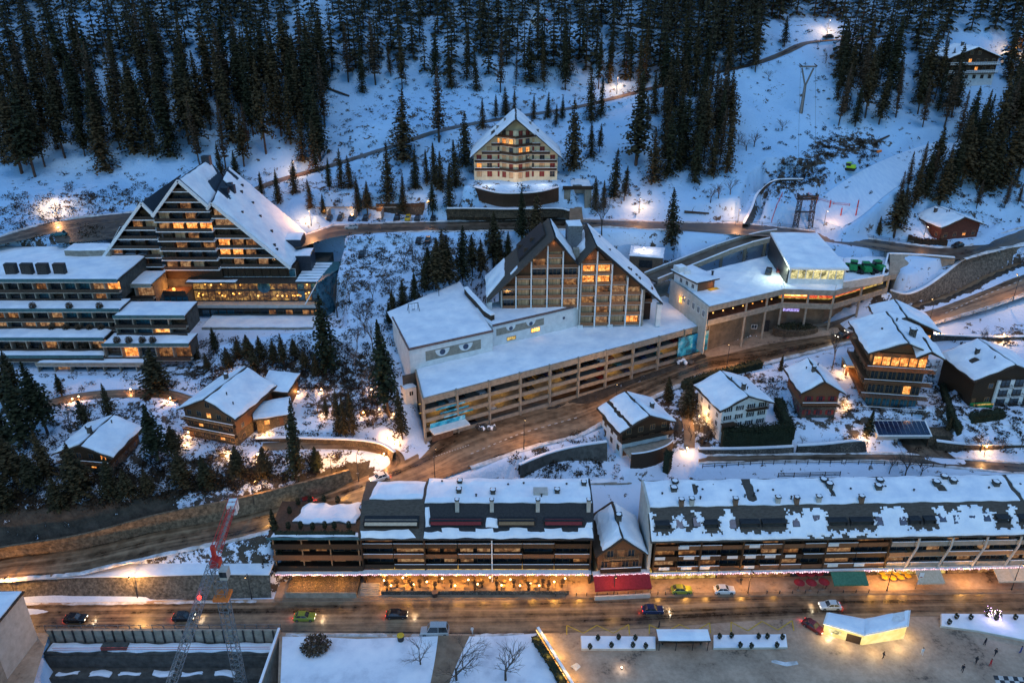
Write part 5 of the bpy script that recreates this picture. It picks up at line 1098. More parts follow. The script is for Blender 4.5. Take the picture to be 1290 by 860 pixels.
for z in (9.5, 6.3): balcony(t, colR[-1] + .85, xr_ - 2.2, 4, z, 1.8, 'wood', 'concrete_pale')
b = MB(); b.box(colR[-1] + .81, xr_ - 2, 4.2, DP - 1, .2, zroof(xr_ - 2.5) - 1.2, 'wood_dark'); b.build('rear_wall', parent=t)
for x in (colR[0], colR[2]): b = MB(); b.box(x - .5, x + .9, -.7, -.26, .0, 1.0, 'plaster'); b.build('footing', parent=t)
lamp_light(t, ((colR[0] + colR[1]) / 2, -.5, 20.5), 30, (1, .5, .15)); lamp_light(t, (xa, .0, za - 2.2), 12, (1, .6, .3))
for px, py, lab in ((553, 373, 'thin post standing in the snow of the painted hall roof'), ):
 p = P(px, py, 33.2); t = thing('post', lab, 'post', p); b = MB(); b.tube((0, 0, -.4), (0, 0, 2.4), .09, .07, 6, 'metal_dark'); b.build('pole', parent=t); b = MB(); b.box(-.3, .3, -.05, .05, 1.8, 2.3, 'metal_dark'); b.build('plate', parent=t)
p = P(521, 392, 33.2); t = thing('swing_frame', 'dark A shaped swing frame on the snow covered painted hall roof', 'swing', p, .4)
for s_ in (-1, 1):
 b = MB(); b.bar((s_ * 1.5, -1, -.3), (s_ * 1.3, 0, 2.3), .12, .12, 'metal_dark'); b.build('leg', parent=t); b = MB(); b.bar((s_ * 1.5, 1, -.3), (s_ * 1.3, 0, 2.3), .12, .12, 'metal_dark'); b.build('leg', parent=t)
b = MB(); b.bar((-1.5, 0, 2.3), (1.5, 0, 2.3), .12, .12, 'metal_dark'); b.build('crossbar', parent=t); b = MB(); b.box(-.4, .4, -.15, .15, .5, .6, 'metal_dark'); b.bar((-.35, 0, .6), (-.35, 0, 2.25), .04, .04, 'metal_dark'); b.bar((.35, 0, .6), (.35, 0, 2.25), .04, .04, 'metal_dark'); b.build('seat', parent=t)
for px, py, z, lab in ((612, 539, 15.3, 'heap of snowy boulders at the garage foot, nearer its left end'), (862, 456, 18, 'heap of snowy boulders at the garage foot beside the skier picture')):
 t = thing('boulder_heap', lab, 'boulders', P(px, py, z)); pr = random.Random(px); b = MB()
 for i in range(16): b.blob((pr.uniform(-2.4, 2.4), pr.uniform(-1, 1), .3), pr.uniform(.4, .9), pr.uniform(.4, .7), pr.uniform(.4, .8), 6, 4, .25, pr, 'rock' if i % 3 else 'snow')
 b.build('boulders', parent=t)
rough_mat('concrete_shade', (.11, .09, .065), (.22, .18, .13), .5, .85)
ZD = 34.5
def poly_thing(name, label, cat, origin): return thing(name, label, cat, origin)
O = P(893, 440, 18.5); O.z = 18.5
t = thing('lift_station', 'low concrete lift station with lit galleries and a snow covered deck roof', 'station', O); ST = t
def w(px, py, z): return P(px, py, z) - O
A = w(893, 387, ZD); B_ = w(988, 365, ZD); C_ = w(1052, 367, ZD); D_ = w(1121, 347, ZD); E_ = w(1121, 326, ZD); F_ = w(846, 352, ZD); G_ = w(985, 318, ZD); H_ = w(1065, 318, ZD)
top = ZD - O.z
b = MB(); b.prism([A[:2], B_[:2], C_[:2], D_[:2], E_[:2], H_[:2], G_[:2], F_[:2]], top - .5, top, 'concrete'); b.build('deck', parent=t)
def band(pts, z0, z1, mat, name, off=0.0, th=.25, par=None, lab=None):
 b = MB()
 for i in range(len(pts) - 1):
  p, q = Vector(pts[i][:2]), Vector(pts[i + 1][:2]); d = (q - p).normalized(); n_ = Vector((d.y, -d.x))
  a_ = p + n_ * off; c_ = q + n_ * off; b.prism([a_[:], c_[:], (c_ - n_ * th)[:], (a_ - n_ * th)[:]], z0, z1, mat)
 return b.build(name, parent=par or t)
front = [A, B_, C_, D_]
s = MB()
s.snow(A + Vector((.3, .3, .02)), B_ + Vector((0, .3, .02)), G_ + Vector((0, 0, .02)), F_ + Vector((1, 0, .02)), .4, 71, 1.4, .15)
s.snow(B_ + Vector((0.05, .3, .02)), C_ + Vector((0, .3, .02)), H_ + Vector((0, 0, .02)), G_ + Vector((.05, 0, .02)), .35, 72, 1.4, .1)
s.snow(C_ + Vector((0.05, .3, .02)), D_ + Vector((-.3, .3, .02)), E_ + Vector((-.3, 0, .02)), H_ + Vector((.05, 0, .02)), .45, 73, 1.4, .1); s.build('deck_snow', 'snow', t)
band(front, top - 1.3, top + .25, 'concrete', 'parapet', .25)
band(front, top - 5.4, top - 3.8, 'concrete', 'parapet', .3)
b = MB(); b.prism([(A + Vector((.3, .4, 0)))[:2], (B_ + Vector((0, .4, 0)))[:2], (C_ + Vector((0, .4, 0)))[:2], (D_ + Vector((-.2, .4, 0)))[:2], (E_ + Vector((-.2, -2, 0)))[:2], (F_ + Vector((3, -2, 0)))[:2]], top - 5.6, top - 5.2, 'concrete_dark'); b.build('lower_deck', parent=t)
# lit interior behind the gallery
def inner(pts, dy): return [Vector((p.x + .0, p.y + dy, 0)) for p in pts]
band(inner([A, B_], 5.0), top - 3.9, top - 1.25, 'wood_dark', 'inner_wall')
band(inner([B_, C_], 3.2), top - 3.9, top - 1.9, 'lit_yellow', 'gallery_glass'); band(inner([C_, D_], 3.2), top - 3.9, top - 1.25, 'lit_yellow', 'gallery_glass')
band(inner([B_, B_.lerp(C_, .72)], 1.6), top - 2.9, top - 1.95, 'lit_red', 'shop_sign'); band(inner([B_.lerp(C_, .76), C_, C_.lerp(D_, .6)], 1.7), top - 2.8, top - 2.1, 'lit_red', 'shop_sign')
band([B_.lerp(C_, .02), B_.lerp(C_, .5)], top - 2.4, top - 1.6, 'lit_hot', 'shop_sign', -1.5)
band([B_.lerp(C_, .04), B_.lerp(C_, .36)], top - 6.5, top - 5.7, 'sign_violet', 'sign', .1)
for k in range(7): q = A.lerp(B_, .08 + k * .13); lamp_light(t, (q.x, q.y + 2.2, top - 1.8), 26, (1, .35, .1), .2); bb = MB(); bb.blob((0, 0, 0), .22, .22, .16, 6, 4, 0); bb.build('lantern', 'lit_hot', t, loc=(q.x, q.y + 1.2, top - 2.6))
for f_ in (.15, .5, .85): q = B_.lerp(C_, f_); lamp_light(t, (q.x, q.y + 1.5, top - 1.8), 60, (1, .5, .1), .3); q = C_.lerp(D_, f_); lamp_light(t, (q.x, q.y + 1.5, top - 1.8), 90, (1, .66, .15), .3)
for q in (A.lerp(B_, .5), A.lerp(B_, .78), B_, B_.lerp(C_, .5), C_, C_.lerp(D_, .5), D_):
 b = MB(); b.box(q.x - .25, q.x + .25, q.y - .05, q.y + .45, -2, top - .6, 'concrete'); b.build('column', parent=t)
# ground storey set back
g0 = [A + Vector((2, 5.5, 0)), B_ + Vector((1, 4, 0)), C_ + Vector((0, 5, 0)), D_ + Vector((0, 3, 0))]
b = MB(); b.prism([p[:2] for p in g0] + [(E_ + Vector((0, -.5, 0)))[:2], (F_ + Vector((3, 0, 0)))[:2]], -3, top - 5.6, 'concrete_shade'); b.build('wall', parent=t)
q = A.lerp(B_, .62); window(t, q.x + 2, q.y + 4.2, 4.2, 1.5, 1.2, 'glass'); q = A.lerp(B_, .86); b = MB(); b.box(q.x, q.x + 1.4, q.y + 3.6, q.y + 3.8, .5, 5.6, 'metal_dark'); b.build('door', parent=t)
band([C_ + Vector((0, .5, 0)), D_ + Vector((-1, .8, 0))], 3.4, 5.8, 'concrete_dark', 'plinth')
# west wall with windows
Wd = (F_ - A); Wd.z = 0; ang = math.atan2(Wd.y, Wd.x)
b = MB(); nrm = Vector((Wd.y, -Wd.x, 0)).normalized() * -.3
b.prism([(A + nrm)[:2], (A)[:2], F_[:2], (F_ + nrm)[:2]], 2, top + .25, 'concrete_pale'); b.build('side_wall', parent=t)
for k in range(5):
 q = A.lerp(F_, .08 + k * .13) + nrm * 1.05; wd = window(t, 0, 0, 0, 1.2, 1.7, 'glass', 'white_paint', 'S'); wd.location = (q.x, q.y, top - 3.4); wd.rotation_euler = (0, 0, ang + PI)
q = A.lerp(F_, .68) + nrm * 1.05; wd = window(t, 0, 0, 0, 1.6, 2.0, 'lit_hot', 'wood_light'); wd.location = (q.x, q.y, top - 4.6); wd.rotation_euler = (0, 0, ang + PI); lamp_light(t, (q.x - 1.5, q.y - .5, top - 3.2), 130)
# penthouse cabin
p0 = P(877, 369, ZD); p1 = P(899, 364, ZD); loc, rz, Wp = frame_of(p0, p1)
c = thing('rooftop_cabin', 'small cabin with white round roof tank on the left corner of the station deck', 'cabin', loc, rz)
b = MB(); b.box(0, Wp, 0, 10, 0, 3.0, 'plaster'); b.build('wall', parent=c); b = MB(); b.box(.3, Wp + .02, -.08, -.003, .1, 2.7, 'wood'); b.box(-.08, -.003, -.05, 4, .1, 2.7, 'plaster'); b.build('timber_panel', parent=c)
b = MB(); b.box(-.9, Wp + 1, -.9, 11, 3.002, 3.35, 'wood_dark'); r = b.build('roof', parent=c); s = MB(); s.snow((-.9, -.9, 3.36), (Wp + 1, -.9, 3.36), (Wp + 1, 11, 3.36), (-.9, 11, 3.36), .4, 9, 1, .2); s.build('roof_snow', 'snow', r)
b = MB(); b.tube((.8, 5.5, 3.3), (.8, 5.5, 4.8), 1.0, 1.0, 12, 'white_paint'); b.build('tank', parent=c); b = MB(); b.box(-.6, 2.2, 7.2, 10, 3.3, 5.0, 'plaster'); lb = b.build('lift_head', parent=c); s = MB(); s.snow((-.7, 7.1, 5.02), (2.3, 7.1, 5.02), (2.3, 10.1, 5.02), (-.7, 10.1, 5.02), .3, 4); s.build('snow', 'snow', lb)
for k in range(3): window(c, 1.5 + k * 2.6, -.09, .9, 1.0, 1.2, 'glass', 'white_paint', 'W')
vent(c, Wp + .3, 1.5, 3.4, 1.4, .3); b = MB(); b.box(Wp * .6, Wp + .8, -1.5, -.1, .2, .5, 'cloth_yellow'); b.build('awning', parent=c); lamp_light(c, (Wp * .8, -1, 1.6), 25)
# white upper hall
p0 = P(992, 359, ZD); p1 = P(1062, 360, ZD); loc, rz, Wu = frame_of(p0, p1)
u = thing('upper_station', 'white station hall with a wide lit window band and one big sloping snow roof', 'station hall', loc, rz)
b = MB(); b.box(0, Wu, 0, 22, -2, 1.9, 'plaster'); b.box(0, .3, 0.001, 22, 1.901, 5.4, 'plaster'); b.box(Wu - .3, Wu, 0.001, 22, 1.901, 5.4, 'plaster'); b.box(.301, Wu - .301, 3.4, 3.6, 1.901, 5.4, 'plaster_cream'); b.box(.301, Wu - .301, 20, 22, 1.901, 5.4, 'plaster'); b.build('wall', parent=u)
n = 7
for k in range(n): window(u, .4 + (Wu - .8) * (k + .5) / n, .12, 1.98, (Wu - .8) / n - .2, 3.1, 'lit_room', 'white_paint', bars=0)
b = MB(); b.slab((-.4, -.9, 5.4), (Wu + .5, -.9, 5.4), (Wu - 2.0, 22.5, 8.2), (-.4, 22.5, 8.2), .4, 'white_paint'); r = b.build('roof', parent=u)
s = MB(); s.snow((-.4, -.7, 5.42), (Wu + .5, -.7, 5.42), (Wu - 2.0, 22.4, 8.22), (-.4, 22.4, 8.22), .55, 12, 1.4, .1); s.build('roof_snow', 'snow', r)
b = MB(); b.prism([(-.35, .5), (-.003, .5), (-.003, 22), (-.35, 22)], -2, [5.4, 5.4, 8.0, 8.0], 'metal_dark'); b.build('side_cladding', parent=u); lamp_light(u, (-2.2, 3, 3.6), 700, (.85, 1, .75)); lamp_light(u, (Wu * .5, -.6, 4.4), 60, (1, .8, .4))
# walled yard with groomers
Yp = [P(1063, 357, ZD + 1.6), P(1112, 349, ZD + 1.6), P(1119, 321, ZD + 1.6), P(1115, 316, ZD + 1.6)]
y = thing('yard_wall', 'white parapet wall around the snowy yard right of the upper station hall', 'wall', Yp[1]); t_ = t; t = y
band([p - Yp[1] for p in Yp[:2]], -1.8, .4, 'concrete_pale', 'wall', .1, .35); band([p - Yp[1] for p in Yp[1:]], -1.8, .4, 'concrete_pale', 'wall', .1, .35); band([p - Yp[1] for p in Yp[:3]], .402, .7, 'snow', 'snow', .15, .45); t = t_
# ramp on columns from the upper road down to the garage roof level
def deck_ramp(name, label, pts, w_, th, mat):
 t = thing(name, label, 'ramp', pts[0]); o = pts[0]; bm_ = [MB(), MB(), MB()]
 for i in range(len(pts) - 1):
  p, q = pts[i] - o, pts[i + 1] - o; d = (q - p); d.z = 0; d.normalize(); n_ = Vector((-d.y, d.x, 0)) * w_ / 2
  bm_[0].slab(p - n_, q - n_, q + n_, p + n_, th, mat)
  for sd, mb_ in ((-1, bm_[1]), (1, bm_[2])):
   a_, b2 = p + n_ * sd, q + n_ * sd; e = n_.normalized() * .3 * sd
   for mt, z0, z1, gr in (('concrete', -.6, .9, 0), ('snow', .9, 1.15, .08)):
    mb_.slab(a_ - e * gr + Vector((0, 0, z1)), b2 - e * gr + Vector((0, 0, z1)), b2 + e * (1 + gr) + Vector((0, 0, z1)), a_ + e * (1 + gr) + Vector((0, 0, z1)), z1 - z0, mt)
 bm_[0].build('deck', parent=t); bm_[1].build('parapet', parent=t); bm_[2].build('parapet', parent=t)
 for i in range(1, len(pts)):
  p = pts[i] - o; zz = ground(pts[i].x, pts[i].y) - o.z;
  if p.z - zz > 1: b = MB(); b.box(p.x - .4, p.x + .4, p.y - .4, p.y + .4, zz - 1, p.z - th, 'concrete'); b.build('column', parent=t)
 return t
deck_ramp('road_ramp', 'concrete road ramp on columns climbing to the upper road, behind the rooftop cabin', [P(820, 351, 33.2), P(850, 339, 34.2), P(880, 327, 35.6), P(910, 315, 37.0), P(940, 305, 38.4), P(965, 299, 39.2), P(985, 296, 39.4)], 5.5, .7, 'road_dark')
YF = 216.0
O = PY(240, 400, YF); O.z = 22.5
t = thing('pyramid_hotel', 'huge pyramid shaped hotel with dark stepped balconies, white gable rakes and a snowy right roof', 'hotel', O); HOT = t
def h(px, py, dy=0.0): return PY(px, py, YF + dy) - O
def zof(py): return PY(645, py, YF).z - O.z
k1 = R(-3)
# gable outlines on the facade plane (local x,z)
def xz(px, py): v = h(px, py); return v.x, v.z
LG = [xz(129, 325), xz(178, 256), xz(195, 273)]; CG = [xz(193, 272), xz(225, 227), xz(263, 260)]; RG = [xz(261, 264), xz(266, 256), xz(366, 338)]
b = MB(); bx0 = LG[0][0] + 1.0
def body(poly, y0, y1, mat, nm): b = MB(); b.extr(poly, y0, y1, mat); return b.build(nm, parent=t)
zb = zof(345)
body([(LG[0][0] + 1.5, 8), (LG[2][0], 8), (LG[2][0], LG[2][1] - .5), (LG[1][0], LG[1][1] - 1.2), (LG[0][0] + 1.5, LG[0][1] - .2)], 2.2, 26, 'wood_dark', 'wall')
body([(CG[0][0], 8), (CG[2][0], 8), (CG[2][0], CG[2][1] - 1), (CG[1][0], CG[1][1] - 1.2), (CG[0][0], CG[0][1] - 1)], 1.6, 24, 'wood_dark', 'wall')
body([(RG[0][0], 8), (RG[2][0] - 1.2, 8), (RG[2][0] - 1.2, RG[2][1] - .5), (RG[1][0], RG[1][1] - 1.2)], 2.2, 28, 'wood_dark', 'wall')
def lim(G3, z):
 (x0, z0), (x1, z1), (x2, z2) = G3
 l = x0 if z <= z0 else x0 + (x1 - x0) * (z - z0) / (z1 - z0); r = x2 if z <= z2 else x1 + (x2 - x1) * (z1 - z) / (z1 - z2)
 return l, r
rh = random.Random(7)
def floors(G3, ys, yf, lit_, seed, xmin=None, xmax=None):
 for k, py in enumerate(ys):
  z = zof(py); l, r = lim(G3, z + .4)
  if xmin is not None: l = max(l, xmin)
  if xmax is not None: r = min(r, xmax)
  off = (len(ys) - 1 - k) * -.12
  b = MB(); b.box(l - .1, r + .1, yf - 1.9, yf, z - .10, z + .14, 'white_paint'); b.build('balcony_slab', parent=t)
  b = MB(); b.box(l + .25, r - .25, yf - 1.75, yf - 1.65, z + .122, z + 1.05, 'roof_edge'); b.build('balcony_rail', parent=t)
  l2, r2 = lim(G3, z + 2.3); l2 += .3; r2 -= .3
  if xmin is not None: l2 = max(l2, xmin)
  if xmax is not None: r2 = min(r2, xmax)
  n = max(1, int((r2 - l2) / 3.4))
  for i in range(n):
   x = l2 + (r2 - l2) * (i + .5) / n; mt = 'glass'
   u = i / n
   if lit_.get(k) and lit_[k][0] <= u <= lit_[k][1]: mt = 'lit'
   else: mt = rh.choice(['glass', 'glass', 'lit_dim', 'lit_dim', 'glass_brown', 'glass_brown', 'curt', 'lit_curtain'])
   window(t, x, yf - .02, z + .13, (r2 - l2) / n - .5, 2.15, mt, 'wood_dark', bars=1, sub=False)
   if i: b = MB(); b.box(x - (r2 - l2) / n / 2 - .08, x - (r2 - l2) / n / 2 + .08, yf - 1.6, yf - .02, z + .125, z + 2.3, 'wood_dark'); b.build('divider', parent=t)
glass('glass_brown', (.03, .02, .014), (.10, .07, .045))
floors(LG, (278, 290.6, 302.3, 314.5, 325.5, 337), 2.2, {}, 1, xmax=CG[0][0] - .2)
floors(CG, (241.7, 254.7, 266.9, 279.8, 292, 304, 316, 328, 340), 1.6, {1: (.05, .45), 4: (.2, 1)}, 2)
floors(RG, (276, 288.6, 301, 313.7, 325.5, 337.7), 2.2, {3: (0, .2), 4: (0, .35)}, 3, xmin=CG[2][0] + .1)
# white rakes
def rake(p, q, yf, w_=.75, nm='rake'): b = MB(); b.bar((p[0], yf - 2.2, p[1]), (q[0], yf - 2.2, q[1]), .7, w_, 'white_paint'); b.build(nm, parent=t)
rake(LG[0], LG[1], 2.2); rake(LG[1], LG[2], 2.2); rake(CG[0], CG[1], 1.6); rake(CG[1], CG[2], 1.6); rake(RG[0], RG[1], 2.2); rake(RG[1], RG[2], 2.2)
# roofs
def rp(p, q, dp, dq, mat, y0, y1x=0, th=.45, up=.25, px_=None):
 b = MB(); b.slab((p[0], y0, p[1] + up), (q[0], y0, q[1] + up), (q[0] + y1x, dq, q[1] + up), ((p[0] + y1x) if px_ is None else p[0] + px_, dp, p[1] + up + (0 if px_ is None else 3.2)), th, mat); return b.build('roof', parent=t)
rough_mat('roof_navy', (.012, .018, .03), (.035, .045, .06), 2.5, .5, None, .3)
rL = rp(LG[0], LG[1], 27, 31, 'roof_navy', .1, -.5); rL2 = rp(LG[1], (LG[2][0] + .5, LG[2][1] - .5), 27, 22, 'roof_navy', .1)
rC1 = rp(CG[0], CG[1], 26, 26, 'roof_navy', -.3, -.3); rC2 = rp(CG[1], CG[2], 24, 20, 'roof_navy', -.3, 0); rR = rp(RG[1], RG[2], 28, 27, 'roof_navy', .1, 0, px_=-3.7); rR0 = rp((RG[0][0] - 4, RG[0][1] - 2.5), (RG[1][0] - .3, RG[1][1]), 20, 24, 'roof_navy', .4, -2.6, up=.2)
s = MB(); s.snow((CG[1][0] + .3, .1, CG[1][1] + .27), (CG[2][0], .1, CG[2][1] + .27), (CG[2][0] - 1, 17, CG[2][1] + .3), (CG[1][0] + .3, 23.5, CG[1][1] + .27), .4, 81, .8, .3, lambda u, v: u > .5 and v > .55); s.build('roof_snow', 'snow', rC2)
def hR(u, v): return (u < .10 and .0 < v < .42 and not (v < .06)) or (u < .16 and .45 < v < .62) or (u < .07 and v > .8)
s = MB(); p, q = RG[1], RG[2]; s.snow((p[0] + .2, .3, p[1] + .25), (q[0], .3, q[1] + .27), (q[0] + .3, 26.8, q[1] + .27), (p[0] - 3.5, 27.8, p[1] + 3.45), .45, 82, .8, .25, lambda u, v: (u < .10 + .05 * math.sin(v * 22) and .30 < v < .62) or (u < .13 and .84 < v < .93)); s.build('roof_snow', 'snow', rR)
s = MB(); s.snow((LG[0][0], 2, LG[0][1] + .3), (LG[0][0] + 6, 2, LG[0][1] + 8.6), (LG[0][0] + 5, 10, LG[0][1] + 7.2), (LG[0][0], 14, LG[0][1] + .3), .3, 83); s.build('roof_snow', 'snow', rL)
kk = (RG[2][1] - RG[1][1]) / (RG[2][0] - RG[1][0]); zr = lambda x: RG[1][1] + (x - RG[1][0]) * kk + .3
for x, y in ((4, 22), (4.5, 18), (7.6, 17), (10.2, 13), (13.6, 10), (6.5, 7), (16, 2.5), (15.2, 3.8)): x += RG[1][0] - y * .1; b = MB(); b.box(-.35, .35, -.4, .4, -.2, 1.0, 'roof_dark'); b.build('vent', parent=t, loc=(x, y, zr(x)))
for x, y in ((16.5, 13), (20, 8.5)):
 x += RG[1][0]; z = zr(x); b = MB(); b.prism([(x - 1.5, y - 2), (x + 4, y - 2), (x + 4, y + 4), (x - 1.5, y + 4)], z - 3.5, [z + 1.2, z + 1.2, z + 1.6, z + 1.6], 'roof_navy'); d = b.build('dormer', parent=t); s = MB(); s.snow((x - 1.5, y - 1.8, z + 1.25), (x + 4, y - 1.8, z + 1.25), (x + 4, y + 4, z + 1.65), (x - 1.5, y + 4, z + 1.65), .35, 6); s.build('snow', 'snow', d)
for x, y in ((1.0, 12), (2.0, 14.5), (.5, 17)): b = MB(); b.box(-1.1, 1.1, -.8, .8, -2, 1.8, 'roof_navy'); b.build('chimney', parent=t, loc=(RG[1][0] - 1 + x, y, RG[1][1] - .5))
b = MB(); b.box(-1.2, 1.2, -1, 1, -2, 1.5, 'roof_navy'); b.build('chimney', parent=t, loc=(CG[1][0] + .5, 21, CG[1][1] + .4))
# lower storeys : balcony level, glazed restaurant, base
xl_, xr_ = h(244, 380).x, h(401, 380).x
zt = zof(352.5)
b = MB(); b.box(h(205, 380).x, xr_, 1.5, 27, -1.5, zt - .4, 'concrete_dark'); b.box(h(250, 350).x, h(371, 350).x, 2.3, 26, zt - .399, zof(339), 'wood_dark'); b.build('lower_wall', parent=t)
b = MB(); b.box(h(236, 352).x, xr_ + .4, -2.2, 2.2, zt - .35, zt, 'roof_edge'); b.build('restaurant_roof', parent=t); s = MB(); s.snow((h(236, 352).x, -2.1, zt), (h(300, 352).x, -2.1, zt), (h(300, 352).x, 0, zt), (h(236, 352).x, 0, zt), .25, 3); s.build('snow', 'snow', t)
n = 11
for i in range(n):
 x0 = h(252, 346).x; x1 = h(370, 346).x; window(t, x0 + (x1 - x0) * (i + .5) / n, 2.28, zt + .15, (x1 - x0) / n - .2, 2.4, ['glass_teal', 'curt', 'lit_curtain', 'lit_curtain', 'curt', 'lit_curtain', 'lit_dim', 'lit_curtain', 'curt', 'glass_teal', 'glass_teal'][i], 'white_paint', bars=0)
nr = 18
emit_mat('lit_cafe', (1.0, .55, .14), 0.5, (.22, .09, .025), .75, .12)
for k, (pa, pb) in enumerate(((354.5, 366.5), (368, 380.5))):
 za_, zb2 = zof(pa), zof(pb)
 for i in range(nr):
  x0, x1 = xl_, xr_; x = x0 + (x1 - x0) * (i + .5) / nr; window(t, x, 1.45, zb2, (x1 - x0) / nr - .16, za_ - zb2 - .2, 'lit_cafe' if not (k == 1 and i < 1) and i < nr - 3 else ('glass_teal' if i % 2 else 'lit_cafe'), 'metal_dark', bars=0, sub=False)
for i in range(9): lamp_light(t, (xl_ + 2 + i * 4.2, .4, zof(358)), 42, (1, .55, .15), .2)
rh2 = random.Random(3)
for i in range(34): b = MB(); b.blob((0, 0, 0), .26, .2, .26, 6, 4, 0); b.build('lantern', 'lit_hot', t, loc=(xl_ + rh2.uniform(.5, 34), 1.1, zof(rh2.choice([357.5, 360, 371.5, 374]) + rh2.uniform(-1, 1))))
b = MB(); b.tube((h(331, 362).x, 1.2, zof(363)), (h(331, 362).x, .9, zof(363)), 1.9, 1.9, 16, 'glass_teal'); b.build('round_window', parent=t)
# fire terrace and pool house left of it
b = MB(); b.box(h(204, 360).x, xl_ - .1, -4.0, 1.4, zof(364.5), zof(364.5) + .3, 'wood'); b.box(h(204, 360).x, xl_ - .1, -4.1, -4.0, zof(364.5) + .302, zof(364.5) + 1.2, 'roof_edge'); b.build('fire_terrace', parent=t)
b = MB(); b.blob((h(222, 358).x, -2.2, zof(361)), .5, .5, .5, 8, 5, .2); b.build('fire_bowl', 'lit_hot', t); lamp_light(t, (h(222, 358).x, -2.6, zof(360) + .9), 900, (1, .42, .1), .4)
b = MB(); b.box(h(204, 372).x, xl_ - .12, -3.6, 1.39, -1.5, zof(365.2), 'concrete_dark'); b.build('wall', parent=t)
for i in range(5): x0 = h(206, 372).x; window(t, x0 + .9 + i * 1.75, -3.62, zof(380), 1.5, 3.1, 'glass_teal', 'metal_dark', bars=0)
# ledge, base, terrace
b = MB(); b.box(h(236, 384).x, xr_, -1.4, 1.49, zof(385.5), zof(382), 'concrete_pale'); b.build('ledge', parent=t)
for i in range(14): x0 = h(252, 395).x; x1 = h(400, 395).x; window(t, x0 + (x1 - x0) * (i + .5) / 14, 1.46, zof(406), (x1 - x0) / 14 - .5, 3.4, 'glass_teal' if i < 4 else rh.choice(['glass_brown', 'lit_dim', 'glass']), 'metal_dark', bars=0, sub=False)
b = MB(); b.box(h(270, 417).x, h(404, 417).x, -8.5, 1.4, -3, .6, 'concrete'); b.build('terrace', parent=t); s = MB(); s.snow((h(270, 417).x, -8.4, .62), (h(404, 417).x, -8.4, .62), (h(404, 417).x, 0, .62), (h(270, 417).x, 0, .62), .4, 5); s.build('snow', 'snow', t)
# glazed pavilion at the right
px0, px1 = h(371, 350).x, h(411, 350).x
b = MB(); b.slab((px0, -1.8, zof(353)), (xr_ + 1.2, -1.8, zof(353)), (h(415, 330).x + 2.5, 14, zof(353) + .6), (px0 + 1, 14, zof(353) + .6), .3, 'fascia_teal'); r = b.build('pavilion_roof', parent=t)
s = MB()
for i in range(7): s.snow((px0 + .4, -1.4 + i * 2.1, zof(353) + .02 + i * .08), (xr_ + .7 + i * .25, -1.4 + i * 2.1, zof(353) + .02 + i * .08), (xr_ + .9 + i * .25, .35 + i * 2.1, zof(353) + .1 + i * .08), (px0 + .5, .35 + i * 2.1, zof(353) + .1 + i * .08), .25, i, 1, .2)
s.build('roof_snow', 'snow', r)
b = MB(); b.prism([(xr_ + .05, -1.2), (xr_ + 1.0, -1.2), (h(415, 330).x + 2.2, 13.5), (xr_ + .05, 13.5)], -1.5, zof(353) - .35, 'glass_teal'); b.build('glass_wall', parent=t); b = MB(); b.bar((xr_ + .5, -1.4, zof(353) - .4), (xr_ - 3.6, -1.5, zof(381)), .25, .3, 'white_paint'); b.build('brace', parent=t); lamp_light(t, (xr_ - 1, -1.6, zof(353) - 1), 60)
# ---- stepped terraces to the left, one building
O2 = Vector((P(75, 470, 22).x, 198.0, 22.0))
t = thing('terraced_wing', 'long stepped hotel wing with snowy terraces and teal fascias, left of the pyramid', 'hotel', O2)
def tier(px0, px1, zt_, yf, yb, zb_, rows, seed, snow_y=None, teal=True, mid=None):
 x0 = (px0 - 645) / F * (yf * _c + (CAMH - zt_) * _s) - O2.x; x1 = (px1 - 645) / F * (yf * _c + (CAMH - zt_) * _s) - O2.x
 y0 = yf - O2.y; y1 = yb - O2.y; z1 = zt_ - O2.z; z0 = zb_ - O2.z; rt = random.Random(seed)
 b = MB(); b.box(x0 + .3, x1 - .3, y0 + 1.8, y1, z0, z1 - .35, 'concrete_dark'); b.build('wall', parent=t)
 b = MB(); b.box(x0, x1, y0, y1, z1 - .34, z1, 'roof_edge'); b.box(x0 - .05, x1 + .05, y0 - .12, y0 - .002, z1 - .3, z1 + .55, 'fascia_teal' if teal else 'concrete'); r = b.build('roof', parent=t)
 b = MB(); b.box(x0, x1, y0 - .05, y0 + .5, z1 - .62, z1 - .342, 'concrete_pale'); b.build('fascia', parent=t)
 s = MB(); s.snow((x0 + .2, y0 + .15, z1 + .02), (x1 - .1, y0 + .15, z1 + .02), (x1 - .1, (snow_y or yb) - O2.y, z1 + .02), (x0 + .2, (snow_y or yb) - O2.y, z1 + .02), .5, seed, 1.5, .15); s.build('roof_snow', 'snow', r)
 fhh = (z1 - .6 - z0) / rows; n = max(1, int((x1 - x0) / 3.8))
 for k in range(rows):
  z = z0 + k * fhh
  for i in range(n):
   x = x0 + (x1 - x0) * (i + .5) / n; lit_ = mid and (k, i) in mid
   window(t, x, y0 + 1.79, z + .3, (x1 - x0) / n - .55, fhh - .6, 'lit' if lit_ else rt.choice(['glass', 'glass_brown', 'glass_teal', 'glass', 'lit_dim' if rt.random() < .6 else 'lit_curtain']), 'wood_dark', bars=1, sub=False)
   b = MB(); xx = x0 + (x1 - x0) * i / n; b.box(xx - .12 + .2, xx + .12 + .2, y0 + .1, y0 + 1.78, z + .2, z + fhh - .05, 'concrete'); b.build('fin', parent=t)
  if k or zb_ > 23: b = MB(); b.box(x0, x1, y0 - .1, y0 + .05, z - .1, z + .85, 'roof_edge'); b.build('balcony_rail', parent=t); b = MB(); b.box(x0, x1, y0 - .1, y0 + 1.78, z - .32, z - .102, 'concrete'); b.build('balcony_slab', parent=t)
